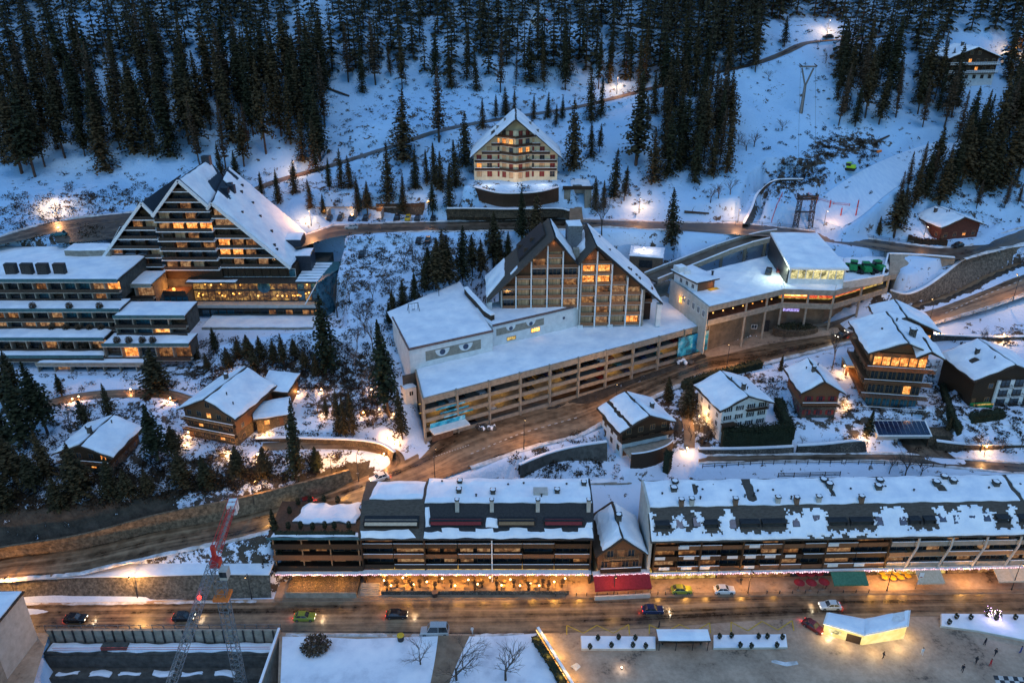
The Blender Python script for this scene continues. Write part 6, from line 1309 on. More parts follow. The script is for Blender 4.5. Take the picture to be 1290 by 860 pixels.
tier(-90, 147, 41.4, 198, 225, 35.4, 2, 1, mid={(1, 16), (1, 17), (1, 12), (1, 13), (1, 14), (1, 20)})
tier(-90, 150, 35.2, 192.5, 200, 29.6, 2, 2, mid={(0, 14), (0, 15)})
tier(-90, 130, 29.4, 187, 194.5, 25.8, 1, 3, mid={(0, 14)})
tier(-90, 130, 25.6, 184.3, 188, 24.4, 1, 4, teal=True)
tier(45, 190, 24.3, 182.6, 190, 21.5, 1, 5, teal=False)
tier(142, 232, 34.4, 190, 200, 28.9, 2, 6, mid={(0, 2)})
tier(128, 237, 28.7, 185.0, 192, 24.4, 1, 7, mid={(0, 1)})
tier(145, 190, 37.2, 205, 216, 30, 2, 8, teal=False)
for px in (16, 36, 56, 77):
 p = P(px, 347, 41.4) - O2; b = MB(); b.box(-1.5, 1.5, -.5, .9, 0, 3.4, 'roof_dark'); b.box(-1.3, 1.3, -.56, -.502, .5, 3.0, 'metal_dark'); b.build('roof_hood', parent=t, loc=p)
p = P(115, 318, 42) - O2; b = MB(); b.box(-6, 7, -3, 3, -.4, 1.6, 'concrete'); bx = b.build('roof_box', parent=t, loc=p); s = MB(); s.snow((-6.2, -3.2, 1.62), (7.2, -3.2, 1.62), (7.2, 3.2, 1.62), (-6.2, 3.2, 1.62), .4, 4); s.build('snow', 'snow', bx)
sh = thing('terrace_shrub', 'brown ball shaped shrub on a snowy terrace of the stepped hotel wing', 'shrub', (0, 0, 0), 0, 'ball shrubs along the hotel terraces'); o = shrub_mesh(.95, 1.9, 5, 320, leaf=.18).build('foliage', 'needles_brown', sh)
b = MB(); b.tube((0, 0, -.2), (0, 0, .9), .12, .08, 5, 'bark'); b.build('trunk', parent=sh)
sp = [(*P(px, py, z), 0) for py, z, l in ((441, 25.7, (36, 55, 76, 88, 106, 120, 12)), (416, 29.5, (66, 84, 100, 114, 128)), (432, 28.8, (148, 163, 180, 193)), (389, 35.3, (42, 88, 126))) for px in l for z in (z,)]
copies(sh, tree_of(sh), sp)
BZ = 52.0; ze_, zr_ = 59.3, 72.4
a = P(591.6, 199.5, ze_); c = P(708, 199.5, ze_); loc, rz, W = frame_of(a, c); loc.z = BZ
t = thing('hill_apartment_block', 'cream five storey chalet block with dark red shutters under one big steep snowy gable', 'apartment building', loc, rz)
E, RR = ze_ - BZ, zr_ - BZ; D = 17; xm = W / 2; sl = (RR - E) / xm; ov = 1.3
b = MB(); b.extr([(ov, -2), (W - ov, -2), (W - ov, E + ov * sl - .5), (xm, RR - .6), (ov, E + ov * sl - .5)], 2.0, D - 1, 'plaster_cream'); b.build('wall', parent=t)
b = MB(); cx0, cx1 = xm - 4.2, xm + 4.2; b.prism([(xm - 5.5, 1.99), (xm, -.8), (xm + 5.5, 1.99)], -2, [RR - 4.6 - .5, RR - 4.0, RR - 4.6 - .5], 'plaster_cream'); b.build('bay', parent=t)
gable(t, 0, W, .3, D, E, RR, seed=91, snow_t=.45, holes=lambda s_, u, v: s_ == 0 and (abs(u - .5) < .05 and .3 < v < .8) or (s_ == 1 and abs(v - .15) < .05 and u > .4))
b = MB(); b.slab((xm - 6.2, -1.6, RR - 5.4), (xm, -2.0, RR - .2), (xm, 6, RR + .3), (xm - 6.2, 4, RR - 5.4), .3, 'roof_edge'); b.slab((xm + .001, -2.0, RR - .2), (xm + 6.2, -1.6, RR - 5.4), (xm + 6.2, 4, RR - 5.4), (xm + .001, 6, RR + .3), .3, 'roof_edge'); bg_ = b.build('bay_roof', parent=t)
s = MB(); s.snow((xm - 6.2, -1.5, RR - 5.35), (xm - .2, -1.9, RR - .2), (xm - .2, 6, RR + .35), (xm - 6.2, 4, RR - 5.35), .35, 5); s.snow((xm + .2, -1.9, RR - .2), (xm + 6.2, -1.5, RR - 5.35), (xm + 6.2, 4, RR - 5.35), (xm + .2, 6, RR + .35), .35, 6); s.build('snow', 'snow', bg_)
rb = random.Random(9)
for k in range(7):
 z = .3 + k * 2.72
 for i in range(8):
  x = ov + 1.7 + i * (W - 2 * ov - 3.4) / 7
  if abs(x - xm) < 4.6 or z + 2.2 > E + sl * min(x, W - x) - 1.0: continue
  wd = window(t, x, 1.97, z + .5, 1.5, 1.7, 'lit' if (k, i) in ((1, 0), (4, 2)) else rb.choice(['glass', 'shutter_red', 'shutter_red', 'curt']), 'wood_light', bars=1)
 # side balconies and bay balconies
 for x0, x1 in ((ov + .3, xm - 5.3), (xm + 5.3, W - ov - .3)):
  l = max(x0, (z + 1.6 - E) / sl + .8) if x0 < xm else x0; r_ = min(x1, W - (z + 1.6 - E) / sl - .8) if x0 > xm else x1
  if r_ - l > 2 and k: balcony(t, l, r_, 1.98, z, 1.2, 'wood_dark', 'concrete_pale', 'solid', .9, snow=.1)
 if k < 6:
  for sx in (-1, 1):
   ang = math.atan2(2.79, 5.5) * (1 if sx < 0 else -1)
   for j in (.3, .72):
    wx = xm + sx * 5.5 * (1 - j); wy = 1.99 - 2.79 * j - .08
    o = window(t, 0, 0, 0, 1.25, 1.8, 'lit' if (k == 4 and sx < 0) or (k, sx) in ((3, 1),) else rb.choice(['glass', 'shutter_red', 'curt']), 'wood_light', bars=1); o.location = (wx, wy - .04, z + .5); o.rotation_euler = (0, 0, -ang)
   if k: b = MB(); b.prism([(xm + sx * 5.6, 1.9), (xm, -.95), (xm, -2.0), (xm + sx * 6.6, 1.9)][:: 1 if sx < 0 else -1], z - .1, z + .1, 'concrete_pale'); b.prism([(xm + sx * 6.5, 1.9), (xm, -1.9), (xm, -2.02), (xm + sx * 6.7, 1.9)][:: 1 if sx < 0 else -1], z + .101, z + .95, 'wood_dark'); b.build('bay_balcony', parent=t)
for x, y in ((W * .3, 7), (W * .38, 9), (W * .66, 8), (W * .74, 6)): z = E + sl * min(x, W - x); chimney(t, x, y, z, 1.2, .7, 'concrete')
lamp_light(t, (xm - 3, -1.5, 12.6), 60); lamp_light(t, (xm, D + 3, 12), 500, (1, .6, .35));
for x, z in ((W * .2, 2), (xm, 2.5), (W * .8, 2)): lamp_light(t, (x, -5, z), 300, (1, .66, .45), .5)
# terrace wall below it, underpass block and ramp
def wall_strip(name, label, top, bot, mat='stone', cat='wall', th=.6, cap=True, n=6):
 """battered wall between a top and a bottom line of world points"""
 o = top[len(top) // 2].copy(); t = thing(name, label, cat, o)
 def dn(L):
  out = []
  for i in range(len(L) - 1):
   for k in range(n):
    q = k / n; p0 = L[max(i - 1, 0)]; p1 = L[i]; p2 = L[i + 1]; p3 = L[min(i + 2, len(L) - 1)]
    out.append(0.5 * ((2 * p1) + (p2 - p0) * q + (2 * p0 - 5 * p1 + 4 * p2 - p3) * q * q + (3 * p1 - p0 - 3 * p2 + p3) * q ** 3) - o)
  out.append(L[-1] - o); return out
 T_, B2 = dn(top), dn(bot); b = MB(); i0 = 0
 for i in range(len(T_)):
  nx = T_[min(i + 1, len(T_) - 1)] - T_[max(i - 1, 0)]; nb_ = Vector((-nx.y, nx.x, 0)).normalized() * th
  b.v += [tuple(B2[i] - Vector((0, 0, 1.5))), tuple(B2[i]), tuple(T_[i]), tuple(T_[i] + nb_), tuple(T_[i] + nb_ - Vector((0, 0, 3)))]
 for i in range(len(T_) - 1):
  for j in range(4): q = i * 5 + j; b.f.append((q, q + 5, q + 6, q + 1)); b.m.append(0)
 b.build('wall', mat, t)
 if cap:
  s = MB()
  for i in range(len(T_) - 1):
   nx = T_[i + 1] - T_[i]; nb_ = Vector((-nx.y, nx.x, 0)).normalized() * th; s.slab(T_[i] - nb_ * .15 + Vector((0, 0, .3)), T_[i + 1] - nb_ * .15 + Vector((0, 0, .3)), T_[i + 1] + nb_ * 1.1 + Vector((0, 0, .3)), T_[i] + nb_ * 1.1 + Vector((0, 0, .3)), .28)
  s.build('snow_cap', 'snow', t)
 return t
RDL = []
for _st, _w in ((DIAG, 8), (UPPER, 4.5), (WEST, 5), (LANE, 3.5)):
 _L, _R = edges(_st); RDL.append(([(a + b) / 2 for a, b in zip(_L, _R)], _w))
for _d in DR: RDL.append(([(a + b) / 2 for a, b in zip(_d[0], _d[1])], 2.6))
def conifer(h, r, seed, mat='needles', dens=1.0, bare=.10, low=False, droop=.35):
 rd = random.Random(seed); cr = MB(); tr = MB()
 tr.tube((0, 0, -1.2), (0, 0, h * .5), .30 * h / 22, .17 * h / 22, 6, None, False); tr.tube((0, 0, h * .5), (0, 0, h * .97), .17 * h / 22, .02, 5, None, False)
 z = h * bare; nl = int((15 if low else 27) * dens)
 for L in range(nl):
  f = L / (nl - 1); zz = h * (bare + (1 - bare) * f ** .92) ; rr = r * ((1 - f) ** .78) * rd.uniform(.78, 1.12) + .12
  nbr = (7 if low else 10) if f < .7 else (5 if low else 7); a0 = rd.uniform(0, 6.28)
  for k in range(nbr):
   if rd.random() < .10: continue
   a = a0 + k * 2 * PI / nbr + rd.uniform(-.25, .25); R_ = rr * rd.uniform(.6, 1.15); ca, sa = math.cos(a), math.sin(a)
   ns = 2 if low else max(2, int(R_ / .62))
   for j in range(ns):
    t0 = (j + .15) / ns; t1 = (j + 1.15) / ns; wd = (R_ / ns) * (.56 if not low else .50) * (1.15 - .4 * t0) + .16
    def pt(t, sgn):
     dr = -droop * R_ * t * t + .12 * R_ * t
     return (ca * R_ * t - sa * wd * sgn, sa * R_ * t + ca * wd * sgn, zz + dr + rd.uniform(-.12, .12))
    m0 = pt(t0, 0); cr.face([m0, pt((t0 + t1) / 2, -1), pt(t1, 0), pt((t0 + t1) / 2, 1)])
    # hanging twig clump
    if not low and rd.random() < .75:
     q = pt((t0 + t1) / 2, rd.uniform(-.5, .5)); dz = rd.uniform(.35, .8); cr.face([q, (q[0] - sa * wd * .7, q[1] + ca * wd * .7, q[2] - dz * .5), (q[0], q[1], q[2] - dz), (q[0] + sa * wd * .7, q[1] - ca * wd * .7, q[2] - dz * .5)])
 cr.face([(0.12, 0, h * .93), (0, .12, h * .93), (0, 0, h * 1.0)]); cr.face([(-.12, 0, h * .93), (0, -.12, h * .93), (0, 0, h * 1.0)])
 return cr, tr
def tree_proto(name, label, cat, mats, args):
 t = thing(name, label, cat); cr, tr = conifer(*args[0:3], **args[3]); tr.build('trunk', 'bark', t, smooth=True); cr.build('crown', mats, t); return t
PR = {'s': [], 'l': [], 'y': []}
for i in range(5): PR['s'].append(tree_proto('spruce', '', 'tree', 'needles', (22, (3.5, 3.0, 3.9, 3.3, 2.8)[i], 100 + i, dict(bare=(.06, .16, .05, .25, .1)[i]))))
for i in range(3): PR['l'].append(tree_proto('larch', '', 'tree', 'needles_brown', (22, 2.6, 200 + i, dict(bare=.2, dens=.85, droop=.1))))
for i in range(2): PR['y'].append(tree_proto('young_spruce', '', 'tree', 'needles', (9, 1.75, 300 + i, dict(bare=.03, dens=.7))))
def bare_tree(h, seed, depth=4, spread=.55, n0=4, mat='twig'):
 rd = random.Random(seed); tr = MB(); br = MB()
 def grow(p, d, L, r, k):
  q = p + d * L; (tr if k == 0 else br).tube(p, q, r, r * .62, 5 if k == 0 else 3, None, False)
  if k >= depth: return
  for i in range(n0 if k < 2 else 3):
   a = rd.uniform(0, 2 * PI); s_ = spread * rd.uniform(.6, 1.2); u = d.orthogonal().normalized(); v = d.cross(u); nd = (d * math.cos(s_) + (u * math.cos(a) + v * math.sin(a)) * math.sin(s_)); nd = (nd + Vector((0, 0, .12))).normalized()
   grow(p + d * L * rd.uniform(.55, 1.0), nd, L * rd.uniform(.62, .82), r * .55, k + 1)
 grow(Vector((0, 0, -.3)), Vector((0, 0, 1)), h * .34, .019 * h, 0); return tr, br
PR['b'] = []
for i in range(4):
 t_ = thing('bare_tree', '', 'tree'); a_, b_ = bare_tree(8, 40 + i, 4 + (i == 0), .55 if i else .7, 4); a_.build('trunk', 'bark', t_); b_.build('branches', 'twig', t_); PR['b'].append(t_)
NH = {'s': 22, 'l': 22, 'y': 9, 'b': 8}
PK = {k: [(o, tree_of(o), [False]) for o in v] for k, v in PR.items()}
rt = random.Random(77)
def put_tree(kind, pos, h, label, group=None, cat='tree', wide=1.0, var=None):
 o, ks, used = PK[kind][rt.randrange(len(PK[kind])) if var is None else var]; s_ = h / NH[kind]
 c = copy_tree(o, ks, pos, rt.uniform(0, 6.28), (s_ * wide, s_ * wide, s_)) if used[0] else o
 if not used[0]: used[0] = True; o.location = pos; o.rotation_euler = (0, 0, rt.uniform(0, 6.28)); o.scale = (s_ * wide, s_ * wide, s_)
 c['label'] = label; c.rotation_euler = (rt.uniform(-.045, .045), rt.uniform(-.045, .045), c.rotation_euler[2])
 if group: c['group'] = group
 elif 'group' in c: del c['group']
 return c
def tree_px(kind, px, py, top, label, group=None, wide=1.0, var=None):
 g = G(px, py); d = ray(px, top); t_ = g.y / d.y; h = CAMH + d.z * t_ - g.z
 return put_tree(kind, g - Vector((0, 0, .15)), max(2, h), label, group, wide=wide * (1.3 if kind in 'sl' else 1), var=var)
def tree_w(kind, px, py, z, h, label, group=None, wide=1.0): g = P(px, py, z); return put_tree(kind, Vector((g.x, g.y, ground(g.x, g.y) - .2)), h, label, group, wide=wide)
for k, px, py, top, lab, wd in (
 ('s', 846, 306, 236, 'lone tall spruce beside the upper road, left of the road ramp', 1.0),
 ('s', 508, 203, 112, 'big wide dark spruce just above the hill road, left of the cream chalet block', 1.25),
 ('l', 553, 178, 82, 'tall brown larch standing in the snow up the slope left of the cream chalet block', 1.0),
 ('s', 723, 212, 122, 'tall slim spruce touching the right side of the cream chalet block', .95),
 ('s', 801, 208, 88, 'large open branched spruce right of the cream block with ragged wide limbs', 1.15),
 ('s', 413, 462, 368, 'very tall dark spruce at the lower right corner of the pyramid hotel', 1.0),
 ('s', 490, 525, 400, 'tall thin spruce by the left wall of the painted hall', .8),
 ('s', 507, 552, 490, 'spruce beside the gatehouse end of the parking garage', .9),
 ('s', 373, 600, 500, 'slender spruce on the bank below the floodlit chalet annex', .75),
 ('s', 272, 444, 412, 'small dark spruce in front of the hotel terrace steps', 1.4),
 ('s', 359, 462, 418, 'thin spruce under the snowy terrace of the pyramid hotel', .9),
 ('s', 197, 492, 438, 'bushy dark evergreen at the foot of the stepped hotel wing', 1.9),
 ('s', 100, 622, 558, 'bushy dark evergreen hiding the front corner of the lone chalet', 1.5),
 ('s', 201, 582, 508, 'dark spruce on the slope between the two left chalets', 1.2),
 ('s', 32, 565, 465, 'tall dark spruce near the left edge above the lone chalet', 1.1),
 ('s', 60, 545, 452, 'dark spruce left of the lone chalet roof, behind it', 1.1),
 ('s', 141, 532, 482, 'spruce standing right behind the lone chalet roof', 1.0),
 ('y', 983, 466, 446, 'tiny spruce on the kerb between white chalet and red shuttered chalet', 1.0),
 ('s', 867, 522, 478, 'blue grey spruce between the dark timber chalet and the white chalet', 1.5),
 ('s', 842, 508, 474, 'dark spruce at the roadside just behind the dark timber chalet', 1.4),
 ('b', 1048, 466, 396, 'tall bare tree at the roadside left of the five storey chalet', .6),
 ('y', 1093, 545, 515, 'small round fir at the left end of the solar roofed tunnel hut', 1.1),
 ('y', 1193, 545, 523, 'small fir right of the solar roofed tunnel hut', 1.0),
 ('s', 1126, 298, 238, 'broad dark spruce above the upper road, left of the red cabin', 1.5),
 ('y', 1107, 294, 272, 'small spruce beside the broad one above the upper road', 1.0),
 ('s', 988, 58, 20, 'isolated small spruce in the open snow near the top of the hill road', 1.3),
 ('b', 758, 296, 232, 'bare tree in front of the road behind the twin gabled block', .8),
 ('b', 530, 838, 800, 'small bare tree left of the snowy garden path', 1.3), ('b', 575, 858, 800, 'leaning bare tree at the bottom beside the garden path', 1.3), ('b', 637, 858, 808, 'round crowned bare tree right of the garden path', 1.5),
 ('b', 1240, 440, 400, 'bare tree by the fence above the right edge chalet', .7), ('b', 1262, 442, 404, 'forked bare tree at the right edge below the diagonal road', .8),
 ('y', 350, 690, 640, 'dark cypress like fir at the left end of the left row roof terrace', .9)):
 tree_px(k, px, py, top, lab, None, wd)
CL = [
 ('s', 'young spruce in a loose line above the roadside car park', 'spruces above the car park', 1.0, ((452, 268, 223), (463, 270, 227), (508, 270, 218), (545, 272, 230), (566, 264, 205), (408, 270, 243))),
 ('s', 'spruce on the open slope left of the cream chalet block', 'spruces left of the cream block', 1.0, ((490, 255, 180), (538, 232, 187), (548, 235, 178), (586, 208, 140), (555, 240, 190), (574, 236, 175), (430, 238, 187), (415, 240, 198), (441, 236, 195), (523, 238, 190))),
 ('s', 'spruce directly behind the cream chalet block', 'spruces behind the cream block', 1.0, ((608, 162, 123), (637, 145, 108), (648, 146, 112), (672, 150, 118), (690, 148, 115), (708, 152, 120), (625, 150, 118), (700, 160, 130))),
 ('s', 'spruce in a pair on the slope right of the cream chalet block', 'paired spruces right of the cream block', .95, ((745, 152, 82), (757, 148, 96), (745, 198, 152), (755, 192, 155), (773, 248, 186), (786, 253, 208), (750, 264, 221), (760, 266, 226))),
 ('s', 'spruce behind the left gable of the twin gabled block', 'spruces behind the twin block', 1.1, ((657, 300, 236), (674, 302, 243), (622, 338, 266), (640, 330, 290), (630, 345, 300))),
 ('s', 'spruce in the dense row along the back of the painted hall roof', 'spruces behind the painted hall', 1.25, ((595, 345, 296), (582, 352, 284), (566, 356, 296), (549, 364, 298), (558, 350, 288), (535, 368, 330), (522, 378, 342), (508, 386, 352), (496, 396, 364), (490, 406, 380), (606, 340, 300), (540, 355, 310))),
 ('s', 'narrow spruce in the snowy garden left of the painted hall', 'narrow garden spruces', .8, ((445, 548, 488), (427, 548, 490), (436, 552, 498), (412, 528, 500))),
 ('s', 'spruce behind the pyramid hotel along the hill road', 'spruces behind the pyramid hotel', 1.1, ((351, 256, 212), (371, 243, 200), (330, 245, 215), (392, 262, 225), (300, 232, 190), (280, 226, 180))),
 ('s', 'dark evergreen in the thicket in front of the pyramid hotel', 'evergreens below the hotel terrace', 1.5, ((300, 450, 425), (315, 455, 420), (330, 452, 422), (345, 458, 428), (288, 462, 436), (322, 470, 440), (372, 452, 425), (385, 468, 440), (248, 452, 430), (262, 466, 444), (398, 474, 446))),
 ('s', 'dark evergreen on the wooded bank above the diagonal road', 'evergreens above the diagonal road', 1.5, ((20, 610, 548), (45, 620, 570), (140, 625, 575), (165, 632, 590), (230, 610, 565), (262, 612, 572), (300, 600, 560), (335, 600, 562), (5, 640, 590), (75, 640, 600), (190, 625, 590), (220, 575, 535), (400, 592, 560))),
 ('s', 'dark spruce near the left edge below the stepped hotel wing', 'spruces at the left edge', 1.2, ((8, 520, 430), (20, 500, 440), (45, 520, 470), (78, 500, 470), (8, 560, 500), (110, 540, 500), (60, 600, 540))),
 ('s', 'spruce in the dark stand right of the ski run', 'spruces right of the ski run', 1.25, ((1150, 262, 205), (1165, 250, 190), (1182, 262, 190), (1195, 245, 175), (1210, 235, 160), (1230, 238, 150), (1245, 240, 160), (1262, 235, 140), (1280, 228, 130), (1205, 215, 140), (1225, 210, 130), (1285, 180, 90), (1270, 170, 80), (1138, 272, 235), (1175, 225, 160))),
 ('l', 'brownish larch at the edge of the ski run', 'larches by the ski run', 1.0, ((1143, 240, 190), (1158, 232, 178), (1170, 238, 185), (1130, 262, 215), (1190, 232, 180), (1265, 262, 225), (1230, 262, 225), (1282, 258, 230))),
 ('b', 'bare young tree in the brush left of the painted hall roof', 'bare trees by the painted hall', .8, ((520, 330, 290), (532, 345, 300), (545, 335, 298), (510, 340, 296), (560, 330, 290), (575, 330, 292), (485, 360, 328), (492, 378, 340), (470, 380, 345), (460, 420, 370), (470, 440, 390), (600, 320, 290), (615, 318, 286), (450, 440, 400), (425, 400, 340), (440, 380, 330), (640, 318, 290))),
 ('b', 'bare young tree growing in the garden below the pyramid hotel', 'bare garden trees', .8, ((90, 545, 500), (420, 520, 470), (400, 520, 480), (470, 540, 500), (480, 480, 430), (465, 500, 450), (130, 520, 490), (20, 600, 560), (448, 470, 430))),
 ('b', 'bare bushy tree on the open slope near the lift pylon', 'bare trees near the lift pylon', 1.5, ((940, 190, 165), (930, 182, 160), (985, 165, 145), (950, 185, 160), (1030, 60, 45), (968, 100, 85), (1040, 80, 62), (905, 250, 225), (920, 245, 220), (895, 255, 228))),
 ('b', 'slim bare tree on the lower bank right of the tunnel hut', 'bare trees on the lower right bank', 1.0, ((1235, 568, 540), (1215, 566, 545), (1260, 568, 545), (1140, 600, 560), (1160, 598, 565), (1120, 596, 570), (1285, 566, 545))),
 ('b', 'twiggy bare tree in the dark garden left of the tall hedge', 'bare trees by the tall hedge', 1.1, ((880, 545, 510), (890, 550, 520), (900, 552, 525), (870, 555, 525), (885, 560, 530), (1010, 560, 545))),
]
for k, lab, grp, wd, L in CL:
 for px, py, top in L: tree_px(k, px, py, top, lab, grp, wd * rt.uniform(.9, 1.1))
# ---- the forest on the hill
REG = [('tall dark spruce in the dense forest filling the upper left', 'spruces of the upper left forest'), ('dark spruce in the forest above the cream chalet block', 'spruces of the upper middle forest'), ('dark spruce in the tight stand left of the lift pylon', 'spruces left of the lift pylon'),
       ('dark spruce in the stand between the lift pylon and the hill chalet', 'spruces right of the lift pylon'), ('dark spruce around the hill chalet at the top right', 'spruces around the hill chalet')]
def density(px, py):
 gap = math.sin(px * .031 + py * .02 + 1.2) * math.sin(px * .013 - py * .035 + .6)
 if px < 415 and py < 212 + 14 * math.sin(px * .05): return 0, (.95 if gap > -.30 else .05)
 if px < 560 and py < 118: return 1, (.75 if gap > -.15 else .08)
 if 560 <= px < 815 and py < 72: return 1, (.7 if gap > -.15 else .08)
 if px < 815 and py < 118: return 1, .26
 if 812 <= px < 925 and 88 < py < 232 and abs(px - 870) < 50 + 9 * math.sin(py * .09) - abs(py - 165) * .18: return 2, .85
 if 800 <= px < 960 and py <= 92: return 2, .62
 if 1052 < px < 1132 and 55 < py < 160: return 3, .9
 if 960 <= px < 1060 and py < 25: return 3, .3
 if 1060 <= px and py < 45: return 4, .5
 if 1150 <= px < 1200 and 45 <= py < 168: return 4, .8
 if px >= 1268 and 60 < py < 200: return 4, .85
 if 1200 <= px < 1268 and 172 < py < 200: return 4, .75
 return 0, 0
cells = {}; cand = []
rf = random.Random(2024); tries = 0
while tries < 60000:
 tries += 1; x = rf.uniform(-300, 290); y = rf.uniform(252, 470)
 z = ground(x, y); px, py = proj((x, y, z))
 if px < -60 or px > 1350 or py < -95: continue
 rg_, d = density(px, max(py, 2))
 if rf.random() > d: continue
 md = 5.6 if py > 60 else 6.2
 if rg_ in (2, 3): md = 4.9
 ck = (int(x // 6.5), int(y // 6.5)); ok = True
 for i in (-1, 0, 1):
  for j in (-1, 0, 1):
   for q in cells.get((ck[0] + i, ck[1] + j), ()):
    if (q[0] - x) ** 2 + (q[1] - y) ** 2 < md * md: ok = False
 if not ok: continue
 # keep roads and buildings clear
 if 1188 < px < 1268 and 60 < py < 104: continue
 cells.setdefault(ck, []).append((x, y)); cand.append((x, y, z, px, py, rg_))
cand.sort(key=lambda c: c[1])
near = cand[:255]; rest = cand[255:]
for x, y, z, px, py, rg_ in near:
 hh = rf.triangular(11, 33, 25) if rg_ == 0 else rf.triangular(10, 28, 21)
 put_tree('l' if rf.random() < .2 else 's', Vector((x, y, z - .2)), hh, REG[rg_][0], REG[rg_][1], wide=rf.uniform(.85, 1.45))
LM = [conifer(22, 3.5, 500 + i, low=True, bare=.05, droop=.5) for i in range(4)]
fv, ff, tv, tf = [], [], [], []
for x, y, z, px, py, rg_ in rest:
 cr, tr = LM[rf.randrange(4)]; s_ = rf.uniform(.8, 1.25); a = rf.uniform(0, 6.28); ca, sa = math.cos(a) * s_ * 1.1, math.sin(a) * s_ * 1.1
 for src, V_, F_ in ((cr, fv, ff), (tr, tv, tf)):
  i0 = len(V_); V_ += [(x + v[0] * ca - v[1] * sa, y + v[0] * sa + v[1] * ca, z + v[2] * s_) for v in src.v]; F_ += [tuple(i0 + q for q in f) for f in src.f]
b = MB(); b.v, b.f, b.m = fv, ff, [0] * len(ff); o = b.build('forest_crowns', 'needles'); tag(o, kind='stuff'); o['label'] = 'far spruces of the forest near the top edge'
b = MB(); b.v, b.f, b.m = tv, tf, [0] * len(tf); o = b.build('forest_trunks', 'bark'); tag(o, kind='stuff'); o['label'] = 'trunks of the far spruces near the top edge'
# ---- undergrowth: dark scrub clumps over the bare patches
sb = MB(); rs = random.Random(31)
def scrub(x, y, z, r, h, n):
 for _ in range(n):
  a = rs.uniform(0, 6.28); q = rs.uniform(0, 1) ** .6 * r; p = Vector((x + q * math.cos(a), y + q * math.sin(a), z + rs.uniform(0, h) * (1 - q / r * .6)))
  u = Vector((rs.uniform(-1, 1), rs.uniform(-1, 1), rs.uniform(-.3, 1))).normalized() * rs.uniform(.15, .45); v = Vector((rs.uniform(-1, 1), rs.uniform(-1, 1), rs.uniform(-.5, .5))).normalized() * rs.uniform(.08, .22); sb.face([p - u, p + v, p + u, p - v])
SC = [(20, 430, 545, 640, 520, 1.7, 1.2), (0, 400, 580, 678, 900, 1.9, 1.3), (0, 230, 470, 560, 150, 1.3, .9), (380, 500, 440, 540, 130, 1.2, .8), (240, 440, 425, 490, 330, 1.5, 1.1), (0, 130, 245, 320, 220, 1.7, 1.2), (130, 345, 232, 268, 130, 1.5, 1.1), (430, 500, 470, 560, 40, 1.1, .8), (600, 700, 130, 165, 40, 1.2, .8), (680, 920, 60, 260, 80, 1.0, .8),
      (800, 980, 470, 500, 60, 1.3, 1.0), (860, 900, 500, 560, 45, 1.5, 1.0), (1060, 1290, 500, 570, 150, 1.0, .8), (985, 1290, 455, 520, 110, 1.0, .8), (640, 780, 545, 600, 60, 1.2, .8), (850, 905, 480, 545, 60, 1.3, .9), (960, 1100, 160, 250, 110, .9, .8), (1020, 1105, 172, 200, 90, 1.2, .7), (985, 1040, 200, 235, 80, 1.2, .7), (1130, 1290, 170, 290, 110, 1.2, .8), (930, 1130, 0, 120, 60, 1.0, .7), (240, 345, 690, 722, 60, 1.1, .9), (10, 340, 708, 728, 40, .8, .5), (430, 640, 275, 395, 420, 1.4, 1.0), (430, 500, 380, 540, 160, 1.4, 1.0), (400, 620, 100, 260, 190, 1.2, .9), (640, 820, 200, 275, 90, 1.1, .8), (0, 400, 215, 245, 60, 1.3, .9), (1200, 1290, 410, 440, 18, 1.1, .8), (650, 765, 570, 600, 26, 1.2, .8)]
for x0, x1, y0, y1, n, r, h in SC:
 for _ in range(n):
  g = G(rs.uniform(x0, x1), rs.uniform(y0, y1))
  if g.z < 2 or g.y > 420: continue
  if any(seg_d(np.array([g.x]), np.array([g.y]), E)[0][0] < w_ for E, w_ in RDL): continue
  k_ = rs.uniform(.5, 1.3); scrub(g.x, g.y, g.z - .15, r * k_, h * k_ * 1.3, int(34 * k_))
o = sb.build('scrub', 'scrub'); tag(o, kind='stuff'); o['label'] = 'low dark scrub poking through the snow'
def wp(L): return [P(a, b, z) for a, b, z in L]
wall_strip('stone_wall', 'long rubble retaining wall along the main road under the snowy bank', *WALLS['road'], 'rock_grey', th=3.2)
wall_strip('rock_wall', 'tan rock face rising above the upper edge of the diagonal road, lower left', *WALLS['rock'], 'rock_tan', cap=False)
wall_strip('stone_wall', 'big curving stone retaining wall above the diagonal road at the right edge', *WALLS['big'], 'rock_grey')
wall_strip('concrete_wall', 'pale concrete wall below the upper road, right of the station yard', wp([(1121, 320, 37.3), (1150, 321, 37.1), (1180, 323, 36.9), (1203, 325, 36.8)]), wp([(1121, 347, 32.6), (1150, 342, 33.4), (1180, 332, 35), (1203, 327, 36.2)]), 'concrete', cap=True)
wall_strip('stone_wall', 'stone wall between the car park road and the terrace of the cream chalet block', wp([(563, 263, 45.8), (600, 263, 45.8), (640, 264, 45.8), (700, 263, 45.8), (716, 266, 45.8)]), wp([(563, 278, 41.1), (600, 278, 41.1), (640, 277, 41.1), (700, 275, 41.1), (716, 275, 41.1)]), 'stone_tan')
wall_strip('terrace_wall', 'dark brown edged terrace wall right under the cream chalet block', wp([(597, 236, 51.2), (625, 243, 51), (650, 244, 51), (680, 242, 51.2), (704, 236, 51.4)]), wp([(597, 245, 48.6), (625, 254, 48), (650, 255, 48), (680, 253, 48), (704, 248, 48.4)]), 'wood_dark')
wall_strip('yard_wall', 'green stained concrete yard wall behind the left row, below the diagonal road', wp([(655, 586, 15.6), (690, 572, 16), (725, 563, 16.2), (765, 557, 16.2)]), wp([(655, 604, 11.5), (690, 596, 11), (725, 592, 11), (765, 590, 11)]), 'concrete_dark')
